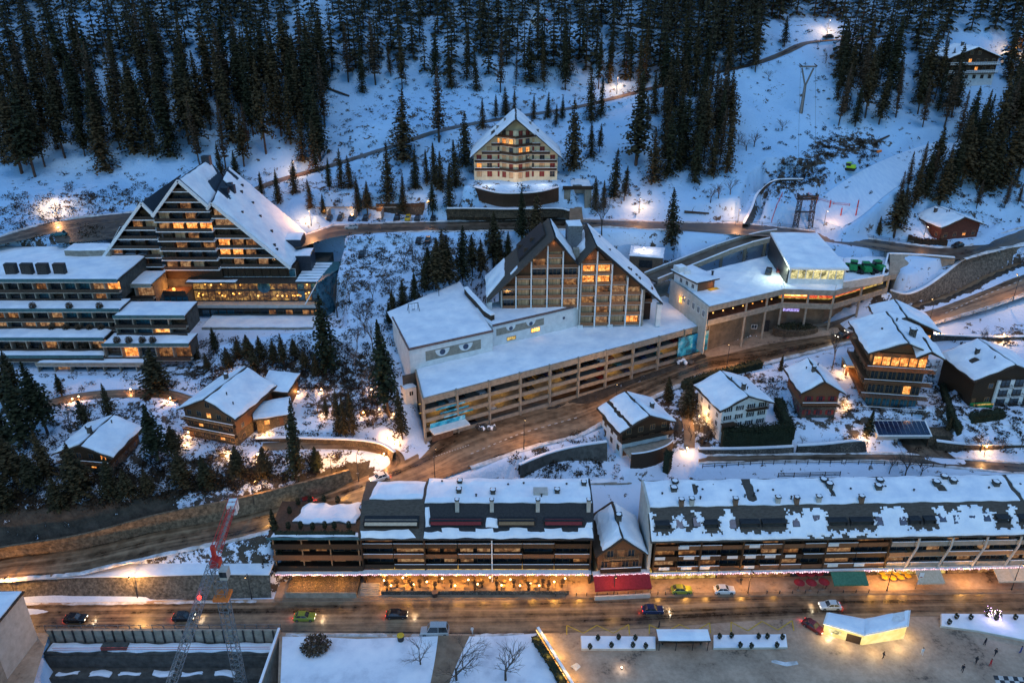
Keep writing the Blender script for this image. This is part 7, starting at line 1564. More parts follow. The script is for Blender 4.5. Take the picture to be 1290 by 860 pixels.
wall_strip('stone_wall', 'low stone wall under the tall hedge of the white chalet', wp([(880, 566, 14.6), (920, 566, 14.6), (960, 565, 14.6), (1000, 563, 14.8)]), wp([(880, 573, 13.2), (920, 573, 13.2), (960, 572, 13.2), (1000, 571, 13.2)]), 'stone')
wall_strip('stone_wall', 'mossy rubble wall under the garden of the red shuttered chalet', wp([(1005, 562, 15.4), (1040, 560, 15.8), (1075, 556, 16), (1090, 556, 16)]), wp([(1005, 571, 13.2), (1040, 571, 13.2), (1075, 569, 13.4), (1092, 567, 13.5)]), 'stone')
wall_strip('stone_wall', 'long low stone wall along the lane right of the tunnel hut', wp([(1180, 556, 15.8), (1215, 560, 15.8), (1250, 561, 15.8), (1300, 560, 16), (1360, 558, 16)]), wp([(1180, 566, 13.4), (1215, 571, 13.4), (1250, 572, 13.4), (1300, 572, 13.4), (1360, 572, 13.4)]), 'stone_tan')
wall_strip('stone_wall', 'curved garden wall below the right edge chalet', wp([(1212, 527, 19.2), (1230, 533, 18.6), (1260, 537, 18.4), (1300, 536, 18.4)]), wp([(1212, 534, 17.4), (1230, 540, 17), (1260, 544, 17), (1300, 543, 17)]), 'stone')
wall_strip('garden_wall', 'rough stone wall along the curved drive, lower left of the garage', wp([(322, 553, 18.2), (360, 552, 18.2), (400, 553, 18), (450, 555, 17.6), (480, 560, 17), (496, 570, 16.6)]), wp([(322, 561, 16.4), (360, 560, 16.4), (400, 561, 16.2), (450, 563, 15.8), (480, 567, 15.4), (494, 577, 15)]), 'stone_tan')
wall_strip('stone_wall', 'timber capped bank wall along the road above the right edge chalet', wp([(1164, 421, 27.3), (1200, 423, 27.2), (1250, 425, 27.2), (1300, 424, 27.4)]), wp([(1164, 429, 25.2), (1200, 431, 25), (1250, 433, 25), (1300, 432, 25.2)]), 'stone')
wall_strip('snow_bank_wall', 'dark curved wall at the foot of the ski run, left of the lattice pylon', *WALLS['bank'], 'concrete_dark')
# icy rock island in the station forecourt
g = P(925, 424, 19.6); t = thing('rock_planter', 'long island of snowy boulders on the station forecourt beside the mural', 'rock bed', g, R(8)); b = MB(); pr = random.Random(4)
for i in range(110): x = pr.uniform(-8.5, 9); w_ = 2.4 * math.sqrt(max(.05, 1 - (x / 9.4) ** 2)); y = pr.uniform(-w_, w_); b.blob((x, y, .1), pr.uniform(.35, .9), pr.uniform(.3, .7), pr.uniform(.3, .8), 6, 4, .25, pr, 'rock' if pr.random() < .68 else 'snow')
b.build('boulders', parent=t); b = MB(); b.prism([(9.6 * math.cos(a * PI / 10), 2.9 * math.sin(a * PI / 10)) for a in range(20)], -1, .12, 'snow_dirty'); b.build('kerb', parent=t)
g = P(1002, 417, 22); t = thing('round_planter', 'round stone planter with dark shrubs under the station gallery', 'planter', g); b = MB(); b.prism([(6.5 * math.cos(a * PI / 10), 2.6 * math.sin(a * PI / 10)) for a in range(20)], -1, 1.2, 'stone_tan'); b.build('wall', parent=t); o = shrub_mesh(5.6, 1.8, 6, 900, leaf=.3).build('shrubs', 'hedge', t); o.location = (0, 0, .6); o.scale = (1, .42, 1)
# ---- street lamps
for nm, px, py, z, h_, pw in (
 ('lamp post at the left end of the rubble wall', 22, 757, 0, 7.0, 1500), ('lamp post against the rubble wall, left of the crane', 174, 755, 0, 6.8, 1900), ('lamp post against the rubble wall, right of the crane', 317, 753, 0, 6.6, 0),
 ('lamp post before the red awning of the gabled house', 773, 752, 0, 6.4, 260), ('lamp post in front of the right row near the white parked car', 942, 747, 0, 6.4, 0), ('lamp post in front of the right row beside the yellow parasols', 1117, 744, 0, 6.2, 0), ('lamp post in front of the right row at the right edge', 1274, 743, 0, 7.5, 260)):
 simple_lamp('street_lamp', nm, P(px, py, z), h_, pw)
for nm, px, py, h_, pw in (
 ('white glowing lamp beside the hill road bend above the cream block', 777, 118, 6, 2600), ('lamp by the upper road below the pair of spruces', 805, 268, 5, 2200), ('lamp beside the road at the foot of the ski run', 1038, 284, 5, 1500), ('lamp beside the upper road left of the dark curved wall', 929, 282, 5, 1600),
 ('lamp on the path near the brown fence above the car park', 540, 270, 5, 1200), ('lamp at the car park entrance by the pyramid hotel roof', 392, 284, 5, 3400), ('lamp on the hill road above the pyramid hotel', 372, 222, 5, 2600),
 ('lamp at the hotel road bend, left of the pyramid', 72, 270, 5, 3000), ('lamp at the top bend of the hill road', 1042, 42, 5, 2400), ('lamp by the red cabin entrance', 1164, 298, 3.5, 420), ('lamp beside the high road at the top right', 1275, 72, 5, 2600)):
 simple_lamp('street_lamp', nm, G(px, py), h_, pw * .62, (1, .50, .24), bulb='bulb_white')
for nm, px, py, z, pw in (('lamp at the bend where the curved drive meets the diagonal road', 452, 606, 12.9, 1500), ('lamp on the rock wall over the diagonal road', 420, 612, 12.2, 1500), ('lamp on the diagonal road beyond the crane', 322, 645, 10, 700), ('lamp on the kerb of the diagonal road below the garage canopy', 548, 604, 14.6, 1300), ('lamp on the kerb opposite the garage middle', 660, 566, 15.3, 1300), ('lamp on the kerb above the dark timber chalet', 775, 519, 16.2, 1500), ('lamp on the kerb above the white chalet', 915, 467, 19, 1700), ('lamp on the kerb at the red brake lights, upper right', 1170, 409, 26.8, 1500), ('lamp above the snowy verge of the diagonal road, right edge', 1276, 378, 32, 1300)):
 simple_lamp('street_lamp', nm, P(px, py, z), 7, pw, (1, .52, .16), arm=1.6, rz_=PI * .95)
# garden lanterns of the floodlit chalet and its drive
lt = thing('garden_lantern', 'low glowing lantern in the snow around the floodlit chalet', 'lantern', (0, 0, 0), 0, 'garden lanterns around the floodlit chalet'); b = MB(); b.tube((0, 0, -.2), (0, 0, .7), .07, .07, 6, 'metal_dark'); b.build('post', parent=lt); b = MB(); b.blob((0, 0, .85), .22, .22, .2, 8, 5, 0); b.build('globe', 'bulb', lt)
sp = [G(px, py) for px, py in ((376, 497), (405, 494), (410, 523), (458, 523), (468, 494), (478, 519), (496, 525), (325, 576), (370, 577), (92, 506), (100, 503), (165, 494), (488, 552), (497, 560), (484, 575), (303, 478), (290, 474), (316, 484), (238, 548), (215, 505))]
copies(lt, tree_of(lt), [(*p, 0) for p in sp])
for i, p in enumerate(sp):
 l = lamp_light(None, (p.x, p.y - .3, p.z + 1.1), (200, 200, 260, 260, 160, 160, 160, 260, 160, 200, 200, 120, 420, 420, 420, 300, 300, 300, 260, 500)[i], (1, .5, .2), .2)
 l.parent = None
for px, py, pw, dz in ((1240, 572, 400, 2.0), (1262, 430, 700, 2), (1085, 558, 500, 1.4), (835, 572, 500, 1.6), (880, 535, 700, 2.4), (1062, 470, 500, 2), (1175, 430, 900, 2.5), (1268, 468, 250, 2), (865, 570, 420, 1.2)):
 p = G(px, py); simple = thing('garden_lamp', {1240: 'small wall lamp glowing over the lane, right of the tunnel hut', 1262: 'garden lamp glowing in the brush above the right edge chalet', 1085: 'low lamp glowing at the end of the red shuttered chalet garden', 835: 'low lamp glowing beside the dark timber chalet terrace', 880: 'bright lamp in the bushes left of the white chalet', 1062: 'lamp on the snow between the red shuttered and five storey chalets', 1175: 'lamp glowing pink on the snow above the five storey chalet', 1268: 'lamp at the door of the right edge chalet roof yard', 865: 'path lamp at the lower end of the garden path'}[px], 'lamp', p)
 b = MB(); b.tube((0, 0, -.3), (0, 0, dz), .07, .05, 6, 'metal_dark'); b.build('post', parent=simple); b = MB(); b.blob((0, 0, dz + .15), .2, .2, .2, 8, 5, 0); b.build('globe', 'bulb', simple); lamp_light(simple, (0, -.35, dz + .3), pw, (1, .55, .22), .2)
# ---- hedges
def hedge(name, label, pts, w_, h_, seed=0, mat='hedge'):
 o = pts[0].copy(); t = thing(name, label, 'hedge', o); b = MB(); rd = random.Random(seed); core = MB()
 for i in range(len(pts) - 1):
  p, q = pts[i] - o, pts[i + 1] - o; L = (q - p).length; d = (q - p); dn = Vector((d.x, d.y, 0)).normalized(); n_ = Vector((-dn.y, dn.x, 0))
  core.slab(p - n_ * w_ * .38 + Vector((0, 0, h_ * .9)), q - n_ * w_ * .38 + Vector((0, 0, h_ * .9)), q + n_ * w_ * .38 + Vector((0, 0, h_ * .9)), p + n_ * w_ * .38 + Vector((0, 0, h_ * .9)), h_ * .9 + 1)
  for _ in range(int(L * h_ * w_ * 16)):
   c = p + d * rd.random() + n_ * rd.choice([-1, 1, rd.uniform(-1, 1)]) * w_ * .5 * rd.uniform(.75, 1.05) + Vector((0, 0, rd.uniform(0, h_) if rd.random() < .6 else h_ * rd.uniform(.85, 1.05)))
   u = Vector((rd.uniform(-1, 1), rd.uniform(-1, 1), rd.uniform(-.6, 1))).normalized() * .25; v = Vector((rd.uniform(-1, 1), rd.uniform(-1, 1), rd.uniform(-1, 1))).normalized() * .16; b.face([c - u, c + v, c + u, c - v])
 core.build('branches', mat, t); b.build('foliage', mat, t); return t
hedge('hedge', 'tall dark clipped hedge below the white chalet', [G(908, 562), G(950, 561), G(996, 556)], 2.4, 5.2, 1)
hedge('hedge', 'tall hedge side running up beside the white chalet garden', [G(996, 556), G(985, 532), G(978, 515)], 2.0, 3.6, 2)
hedge('hedge', 'thin hedge running downhill between the five storey chalet and the right edge chalet', [G(1208, 548), G(1195, 520), G(1186, 490)], 1.2, 2.0, 3)
hedge('hedge', 'low dark oval hedge in the garden of the right edge chalet', [G(1222, 530), G(1245, 527), G(1262, 524)], 2.2, 1.8, 4)
hedge('hedge', 'brown hedge beside the upper road in front of the red cabin', [G(1143, 303), G(1160, 308), G(1192, 309)], 1.4, 1.9, 5, 'wood_dark')
hedge('hedge', 'tall narrow cypress hedge below the dark timber chalet', [G(838, 596), G(842, 588)], 1.8, 5.0, 6)
hedge('hedge', 'row of red brown bushes above the car park wall', [G(474, 262), G(505, 262), G(535, 261)], 1.6, 1.5, 7, 'needles_brown')
hedge('hedge', 'dark hedge along the lower kerb of the diagonal road above the white chalet', [G(860, 490), G(895, 478), G(930, 470), G(958, 463)], 2.2, 2.2, 8)
rp_ = [Vector((LROW.location.x, LROW.location.y, 0)) for _ in (0,)]
hd = hedge('hedge', 'dark planting along the front edge of the left row roof terrace', [wpos(LROW, 1.2, 2.2, 12.62), wpos(LROW, (458 - 346) / 399 * LW - 1, 2.2, 12.62)], .8, .8, 9)
sb_ = thing('roof_shrub', 'cone shaped shrub on the roof terrace at the left end of the left row', 'shrub', (0, 0, 0), 0, 'cone shrubs on the left row roof terrace'); shrub_mesh(.55, 1.9, 15, 200, leaf=.16).build('foliage', 'hedge', sb_); b = MB(); b.tube((0, 0, -.1), (0, 0, .8), .1, .07, 5, 'bark'); b.build('trunk', parent=sb_)
copies(sb_, tree_of(sb_), [(*wpos(LROW, x, y, 12.64), 0) for x, y in ((3.5, 4.0), (6, 4.2), (8.6, 3.8), (11, 4.2), (13, 4.1), (16, 4.2), (2.5, 9), (3.6, 12), (6, 12.8), (9, 12.9), (12, 12.7))])
# ---- vehicles
def car(label, body, p, rz, kind='car', group=None, tail=False, L_=4.3, H_=1.45, W_=1.78, suv=0.0):
 t = thing('car', label, kind, p, rz, group); b = MB()
 prof = [(-L_ / 2, .35), (-L_ / 2, .78), (-L_ / 2 + .12, .9), (-.9 - L_ * .02, .98), (L_ / 2 - .95 + .9 * suv, .98 + .1 * suv), (L_ / 2 - .06, .90 + .08 * suv), (L_ / 2, .72), (L_ / 2, .35), (L_ / 2 - .3, .22), (-L_ / 2 + .3, .22)]
 hw = W_ / 2; n = len(prof); i0 = 0
 for y, sc_ in ((-hw, .0), (-hw + .12, 1), (hw - .12, 1), (hw, .0)):
  for x, z in prof: b.v.append((x * (1 if sc_ else .97), y, z if sc_ or z < .5 else z - .1))
 for k in range(3):
  for j in range(n): q = (j + 1) % n; b.f.append((k * n + j, k * n + q, (k + 1) * n + q, (k + 1) * n + j)); b.m.append(0)
 b.f.append(tuple(reversed(range(n)))); b.m.append(0); b.f.append(tuple(3 * n + j for j in range(n))); b.m.append(0)
 bd = b.build('body', body, t)
 cab = [(-L_ / 2 + 1.25, .95, .0), (-L_ / 2 + 1.95, H_, .17), (L_ / 2 - 1.0 + .5 * suv, H_ - .02, .17), (L_ / 2 - .45 + .35 * suv, .98, .0)]
 g_ = MB(); i = 0
 for x, z, ins in cab: g_.v += [(x, -hw + .08 + ins, z), (x, hw - .08 - ins, z)]
 for a_, b2, c_, d_ in ((0, 1, 3, 2), (4, 5, 7, 6), (0, 2, 4, 6), (1, 7, 5, 3)): g_.f.append((a_, b2, c_, d_)); g_.m.append(0)
 g_.build('window', 'glass', t)
 r = MB(); x0, x1 = cab[1][0] - .03, cab[2][0] + .03; r.box(x0, x1, -hw + .22, hw - .22, H_ - .02, H_ + .05, body)
 for x, z, ins, x2, z2, in2 in ((cab[0][0], .95, 0, x0, H_, .17), (cab[3][0], .98, 0, x1, H_, .17), ((x0 + x1) / 2, .96, 0, (x0 + x1) / 2, H_, .17)):
  for s_ in (-1, 1): r.bar((x, s_ * (hw - .07 - ins), z), (x2, s_ * (hw - .07 - in2), z2), .07, .08, body)
 r.build('roof', parent=t)
 for x in (-L_ / 2 + .82, L_ / 2 - .8):
  for s_ in (-1, 1):
   w_ = MB(); w_.tube((0, -.11, 0), (0, .11, 0), .32, .32, 12, 'rubber'); wo = w_.build('wheel', parent=t, loc=(x, s_ * (hw - .09), .32)); w_ = MB(); w_.tube((0, -.125, 0), (0, .125, 0), .19, .19, 10, 'metal_grey'); w_.build('rim', parent=wo)
 for s_ in (-1, 1):
  h_ = MB(); h_.box(-L_ / 2 - .02, -L_ / 2 + .06, s_ * (hw - .38) - .18, s_ * (hw - .38) + .18, .62, .76, 'head_light' if tail else 'glass'); h_.build('headlight', parent=t)
  h_ = MB(); h_.box(L_ / 2 - .06, L_ / 2 + .02, s_ * (hw - .3) - .14, s_ * (hw - .3) + .14, .66, .82, 'tail_light' if tail else 'cloth_red'); h_.build('tail_light', parent=t)
 if tail:
  for s_ in (-1, 1):
   l = lamp_light(t, (-L_ / 2 - 1.4, s_ * .5, .5), 22, (1, .85, .6), .1)
  lamp_light(t, (L_ / 2 + .5, 0, .5), 8, (1, .05, .03), .1)
 return t
for lab, bd, px, py, z, rz, tl in (
 ('dark car with lit lights at the left end of the main road', 'paint_black', 96, 780, 0, PI, 1), ('dark car driving under the crane jib on the main road', 'paint_black', 232, 778, 0, PI, 1), ('yellow green car driving just right of the construction pit', 'paint_lime', 384, 778, 0, PI, 1), ('dark car driving past the gold lit terrace', 'paint_black', 500, 775, 0, PI, 1),
 ('dark blue car driving in front of the bus shelter', 'paint_blue', 822, 769, 0, PI, 1), ('white car driving behind the glowing pavilion', 'paint_white', 1045, 764, 0, 0, 1),
 ('green car parked before the left end of the right row', 'paint_lime', 858, 744, 0, PI, 0), ('white car parked before the right row', 'paint_white', 912, 744, 0, PI, 0),
 ('dark car waiting near the glowing pavilion with red lights', 'paint_red', 1024, 790, 0, 2.3, 1)):
 car(lab, bd, P(px, py + 1, z), rz, tail=bool(tl))
t = car('silver van parked beside the snowfield at the bottom', 'paint_silver', P(548, 797, 0), 0, 'van', L_=5.6, H_=2.3, W_=1.95, suv=1)
car('dark car with red tail lights climbing the diagonal road by the rock wall', 'paint_red', P(383, 635, 11.3), R(24), tail=True); car('white car coming down the diagonal road near the row end', 'paint_white', P(478, 604, 13.5), R(30), tail=True)
car('car with orange lights passing left of the five storey chalet', 'paint_silver', P(1072, 418, 23.2), R(30), tail=True); car('car with glowing lights below the station steps', 'paint_black', P(1060, 424, 22.9), R(30), tail=True)
for i, (px, bd) in enumerate(((415, 'paint_black'), (429, 'paint_black'), (443, 'paint_blue'), (461, 'paint_black'), (500, 'paint_black'), (514, 'paint_yellow'), (526, 'paint_black'), (546, 'paint_black'))):
 car(('black car in the roadside car park, %s' % ['at its left end', 'second from the left', '', 'fourth from the left', 'left of the yellow car', '', 'right of the yellow car', 'at its right end'][i]) if bd == 'paint_black' else ('blue car in the roadside car park' if bd == 'paint_blue' else 'yellow car in the roadside car park'), bd, P(px, 277, 41.0), PI / 2, suv=.6)
for px, py, bd, lab in ((443, 288, 'paint_silver', 'silver car on the road in front of the car park'), (527, 297, 'paint_black', 'black car on the lower verge, left of the blue one'), (539, 297, 'paint_black', 'black car on the lower verge, right beside the blue one'), (560, 296, 'paint_blue', 'blue car on the lower verge behind the painted hall'), (455, 306, 'paint_black', 'dark car parked beside the path right of the pyramid hotel')): car(lab, bd, Vector((*P(px, py, 41)[:2], ground(*P(px, py, 41)[:2]) + .05)), PI / 2 if py != 288 else 0)
car('dark car at the top bend of the hill road', 'paint_black', G(1043, 48), .3); car('teal car parked by the hotel loop road', 'paint_teal', G(75, 297), .1, tail=False); car('dark car parked beside the red cabin', 'paint_black', G(1206, 311), .5); car('red car on the high road among the upper trees', 'paint_red', G(683, 27), .1, tail=True)
for px, py, z in ((982, 338, 34.9), (996, 336, 34.9)): car('dark red car on the station deck left of the hall' if px > 990 else 'dark car on the station deck by the floodlight', 'paint_red' if px > 990 else 'paint_black', P(px - 14, py + 6, z), 1.2)
k = 0
for lv in range(4):
 for i in range(30):
  if (i * 7 + lv * 3) % 5 < 2 and lv > 1: continue
  if rs.random() < (.25, .55, .6, .8)[lv]: continue
  bd = rs.choice(['paint_black'] * 6 + ['paint_silver', 'paint_white', 'paint_red', 'paint_teal', 'paint_blue'])
  if lv == 3 and i > 13: continue
  p = wpos(GAR, 2.4 + i * 2.72, 2.9, (27 - 14.5) - 1.5 - (lv + 1) * 2.55 + .0)
  if i == 0: pass
  t = None
  PCAR = globals().setdefault('PCAR', {})
  if bd not in PCAR: t = car('car parked nose out on an open level of the parking garage, seen behind its parapet', bd, p, GR - PI / 2 + PI, suv=.3, group='cars inside the parking garage'); PCAR[bd] = (t, tree_of(t))
  else: copy_tree(PCAR[bd][0], PCAR[bd][1], p, GR + PI / 2)
# garage car park wall and posts behind roadside cars
t = thing('carport', 'long open carport wall lit orange behind the roadside cars', 'carport', P(400, 271, 41)); x1 = P(500, 271, 41).x - t.location.x; b = MB(); b.box(0, x1 + 9, 0, .4, -1, 2.7, 'stone_tan'); b.build('wall', parent=t); b = MB(); b.box(0, x1, -.6, .4, 2.701, 2.95, 'concrete'); b.build('coping', parent=t)
for i in range(7): b = MB(); b.box(i * x1 / 6, i * x1 / 6 + .3, -5, -.6, 0, 2.6 if i % 2 else .9, 'concrete'); b.build('divider', parent=t)
for x in (3, 12, 22): lamp_light(t, (x, -2, 2.2), 160, (1, .5, .2), .2)
# ---- fences
def fence(label, pts, h_=1.0, rails=2, mat='wood_dark', name='fence', step=2.5, snow=False):
 o = pts[0].copy(); t = thing(name, label, 'fence', o); r = MB()
 for i in range(len(pts) - 1):
  p, q = pts[i] - o, pts[i + 1] - o
  for k in range(rails): z = Vector((0, 0, h_ * (k + 1) / rails - .08)); r.bar(p + z, q + z, .07, .10, mat)
  n = max(1, int((q - p).length / step))
  for j in range(n + (i == len(pts) - 2)): c = p.lerp(q, j / n); b = MB(); b.box(c.x - .07, c.x + .07, c.y - .07, c.y + .07, c.z - .6, c.z + h_ + .05, mat); b.build('post', parent=t)
 r.build('rail', parent=t); return t
fence('dark wooden fence behind the long right row, on the snow', [G(980, 601), G(1020, 600), G(1058, 599)], 1.2, 3, 'wood_dark')
fence('thin metal fence along the path behind the long right row', [G(885, 589), G(960, 585), G(1060, 584)], 1.1, 2, 'metal_dark')
fence('metal fence along the lane above the right row', [G(1065, 584), G(1130, 586), G(1190, 589)], 1.1, 2, 'metal_dark')
fence('red and white snow fence beside the lattice pylon', [G(972, 280), G(978, 262), G(985, 247)], 1.3, 2, 'metal_red')
fence('pink net fence across the ski run', [G(1018, 246), G(1030, 252), G(1050, 258), G(1070, 260)], .9, 2, 'metal_red', step=4)
fence('roadside guard rail above the station', [P(910, 281, 40.6), P(960, 283, 40.2), P(1000, 287, 39.3), P(1060, 294.5, 38.2), P(1120, 303, 37.4), P(1150, 307, 37.2)], .9, 2, 'metal_grey', name='guard_rail', step=4)
fence('kerb rail on the lower side of the diagonal road, right edge', [P(1170, 409, 26.6), P(1210, 400, 28.6), P(1242, 389.5, 30.1), P(1290, 371.5, 32.5), P(1350, 350, 35)], .8, 2, 'metal_grey', name='guard_rail', step=4)
# ---- tunnel hut with solar roof
p0 = P(1105, 560, 14.0); p1 = P(1176, 560, 14.0); loc, rz, W = frame_of(p0, p1); loc.z = 13.3
t = thing('tunnel_hut', 'beige garage entrance over the lane with a dark blue solar panel roof', 'hut', loc, rz)
b = MB(); b.box(-.5, W * .34, 0, 4, -1, 3.4, 'concrete_pale'); b.box(W * .9, W + 6, .2, 4, -1, 3.2, 'stone_tan'); b.box(W * .34 + .001, W * .899, 0, 4, 2.5, 3.4, 'concrete_pale'); b.box(W * .34 + .001, W * .899, 3.5, 4, -1, 2.499, 'concrete_dark'); b.build('wall', parent=t)
b = MB(); b.slab((-.6, -.4, 3.5), (W * .92, -.4, 3.5), (W * .92, 3.9, 5.2), (-.6, 3.9, 5.2), .25, 'white_paint'); r = b.build('roof', parent=t); b = MB()
for i in range(11): x0 = -.3 + i * (W * .92) / 11; b.slab((x0, -.2, 3.60), (x0 + W * .0826, -.2, 3.60), (x0 + W * .078, 3.7, 5.14), (x0, 3.7, 5.14), .02, 'solar')
b.build('solar_panels', parent=r)
# ---- lift pylons and cables
def lattice(t, p0, p1, w0, w1, n, mat, r=.09, name='mast'):
 """square lattice between two points"""
 p0, p1 = Vector(p0), Vector(p1); d = (p1 - p0).normalized(); u = d.orthogonal().normalized() if abs(d.z) < .9 else Vector((1, 0, 0)); u = (u - d * u.dot(d)).normalized(); v = d.cross(u); b = MB(); prev = None
 for i in range(n + 1):
  f_ = i / n; c = p0.lerp(p1, f_); w_ = (w0 + (w1 - w0) * f_) / 2; cs = [c + u * w_ * a + v * w_ * e for a, e in ((-1, -1), (1, -1), (1, 1), (-1, 1))]
  for j in range(4): b.tube(cs[j], cs[(j + 1) % 4], r * .6, None, 4, mat, False)
  if prev:
   for j in range(4): b.tube(prev[j], cs[j], r, None, 4, mat, False); b.tube(prev[j], cs[(j + 1) % 4], r * .6, None, 4, mat, False)
  prev = cs
 return b.build(name, parent=t)
g1 = G(1011, 286); t = thing('lift_pylon', 'dark lattice lift pylon standing in the snow directly above the station roof', 'lift pylon', g1)
for sx in (-1, 1): lattice(t, (sx * 2.4, 0, -1), (sx * 2.2, 0, 10), 1.3, 1.1, 7, 'metal_dark', .13, 'leg')
b = MB(); b.box(-3.4, 3.4, -.7, .7, 9.2, 9.6, 'metal_dark'); b.box(-3.2, 3.2, -.6, .6, 5.0, 5.2, 'metal_dark'); b.box(-3.4, 3.4, -.5, .5, 10, 10.5, 'metal_dark'); b.build('crossbeam', parent=t)
for sx in (-1, 0, 1): b = MB(); b.tube((sx * 3, -.9, 10.8), (sx * 3, .9, 10.8), .35, .35, 8, 'metal_dark'); b.build('sheave', parent=t)
g2 = G(1009, 142); t = thing('lift_pylon', 'pale grey T shaped lift pylon alone on the slope near the top', 'lift pylon', g2); zt = (CAMH + ray(1009, 86).z * g2.y / ray(1009, 86).y) - g2.z
b = MB(); b.tube((0, 0, -.6), (0, 0, zt * .62), .75, .5, 8, 'metal_grey'); b.bar((0, 0, zt * .6), (-2.1, 0, zt), .5, .5, 'metal_grey'); b.bar((0, 0, zt * .6), (2.1, 0, zt), .5, .5, 'metal_grey'); b.build('mast', parent=t); b = MB(); b.box(-3.0, 3.0, -.5, .5, zt + .26, zt + .8, 'metal_grey'); b.build('crossbeam', parent=t)
for sx in (-1, 1): b = MB(); b.bar((sx * 2.7, -1.6, zt + .9), (sx * 2.7, 1.6, zt + 1.3), .2, .3, 'metal_dark'); b.build('sheave', parent=t)
for sx in (-1, 1):
 a_ = g1 + Vector((sx * 3, 0, 11.2)); c_ = g2 + Vector((sx * 2.7, 0, zt + 1.1)); t = thing('lift_cable', ('left' if sx < 0 else 'right') + ' steel cable between the two lift pylons', 'cable', a_); b = MB(); n = 14
 for i in range(n): f0, f1 = i / n, (i + 1) / n; p = a_.lerp(c_, f0) - a_; q = a_.lerp(c_, f1) - a_; p.z -= 2.2 * 4 * f0 * (1 - f0); q.z -= 2.2 * 4 * f1 * (1 - f1); b.tube(p, q, .045, None, 4, None, False)
 b.build('cable', 'metal_grey', t)
# ---- piste machines, poles
def groomer(label, p, rz, body, name='snow_groomer', sc_=1.0):
 t = thing(name, label, 'snow groomer', p, rz); t.scale = (sc_,) * 3; b = MB(); b.box(-2.2, 2.3, -1.1, 1.1, .9, 1.7, body); b.box(-2.2, -.4, -1.0, 1.0, 1.7, 2.2, body); b.build('body', parent=t)
 b = MB(); b.prism([(-.3, -1.0), (1.6, -1.0), (1.6, 1.0), (-.3, 1.0)], 1.702, [2.9, 2.7, 2.7, 2.9], 'glass'); b.build('cab', parent=t); b = MB(); b.box(-.4, 1.5, -1.05, 1.05, 2.92, 3.05, body); b.build('roof', parent=t)
 for s_ in (-1, 1): b = MB(); b.extr([(-2.5, .5), (-2.1, .02), (2.1, .02), (2.6, .5), (2.2, 1.0), (-2.2, 1.0)], s_ * 1.15 if s_ > 0 else -2.0, s_ * 2.0 if s_ > 0 else -1.15, 'rubber'); b.build('track', parent=t)
 b = MB(); b.extr([(3.0, .1), (3.3, .05), (3.5, 1.1), (3.3, 1.2)], -2.2, 2.2, body); b.build('blade', parent=t); b = MB(); b.bar((2.3, 0, 1.0), (3.2, 0, .6), .3, .3, 'metal_dark'); b.build('arm', parent=t)
groomer('lime green snow groomer working alone on the ski run', G(1070, 214), 2.6, 'lime_paint', sc_=.85)
groomer('bright green snow groomer in the station yard, nearest the hall', P(1074, 341, 34.9), 1.2, 'machine_green'); groomer('dark green snow groomer in the middle of the station yard', P(1090, 343, 34.9), 1.5, 'machine_green'); groomer('dark green snow groomer at the right corner of the station yard', P(1105, 341, 34.9), 1.8, 'machine_green')
cp = thing('piste_marker', 'red padded pole on the lower ski run', 'marker pole', (0, 0, 0), 0, 'red padded poles on the ski run'); b = MB(); b.tube((0, 0, -.3), (0, 0, 2.6), .22, .2, 8, 'metal_red'); b.build('pad', parent=cp); b = MB(); b.tube((0, 0, 2.6), (0, 0, 3.1), .05, .05, 5, 'metal_grey'); b.build('pole', parent=cp)
copies(cp, tree_of(cp), [(*G(px, py), 0) for px, py in ((1028, 257), (1045, 262), (1059, 272), (1078, 272), (1080, 262))])
t = thing('snow_gun', 'small orange snow gun at the dark rocks above the groomer', 'snow gun', G(1106, 198)); b = MB(); b.tube((0, 0, 0), (0, 0, 1.6), .12, .08, 6, 'metal_dark'); b.build('stand', parent=t); b = MB(); b.tube((-.7, 0, 1.9), (.8, 0, 2.2), .55, .45, 10, 'metal_orange'); b.build('barrel', parent=t)
# fallen trunk lines on the slope
for a_, c_, lab in (((412, 112), (440, 122), 'fallen tree trunk on the snow left of the big wide spruce'), ((1098, 182), (1120, 172), 'dark log lying on the ski run rocks'), ((862, 268), (893, 270), 'dark log on the snow beside the upper road, right of the lone spruce')):
 p, q = G(*a_), G(*c_); t = thing('log', lab, 'log', p); b = MB(); b.tube((0, 0, .3), q - p + Vector((0, 0, .3)), .45, .3, 7); b.build('trunk', 'bark', t); b = MB(); b.tube((q - p) * .3 + Vector((0, 0, .5)), (q - p) * .3 + Vector((.5, -.4, 2.2)), .1, .04, 5); b.build('branch', 'bark', t)
# covered square roof and lamp near the ramp
g = P(815, 318, 37.0); t = thing('garage_mound', 'small flat roofed brick garage buried in snow behind the twin block, with one lamp', 'garage', Vector((g.x, g.y, 33.5)), R(-12)); b = MB(); b.box(-5, 5, -4, 5, -2, 3.4, 'tan_brick'); b.build('wall', parent=t); b = MB(); b.box(-2, 2, -4.06, -4.002, 0, 2.4, 'metal_dark'); b.build('door', parent=t); s = MB(); s.snow((-5.3, -4.3, 3.42), (5.3, -4.3, 3.42), (5.3, 5.3, 3.42), (-5.3, 5.3, 3.42), .5, 2, 1, .2); s.build('roof_snow', 'snow', t); b = MB(); b.tube((-1, 0, 3.5), (-1, 0, 4.6), .06, .06, 5, 'metal_dark'); b.blob((-1, 0, 4.75), .22, .22, .22, 8, 5, 0, rs, 'bulb_white'); b.build('lamp', parent=t); lamp_light(t, (-1, -.4, 5.2), 420, (1, .8, .6))
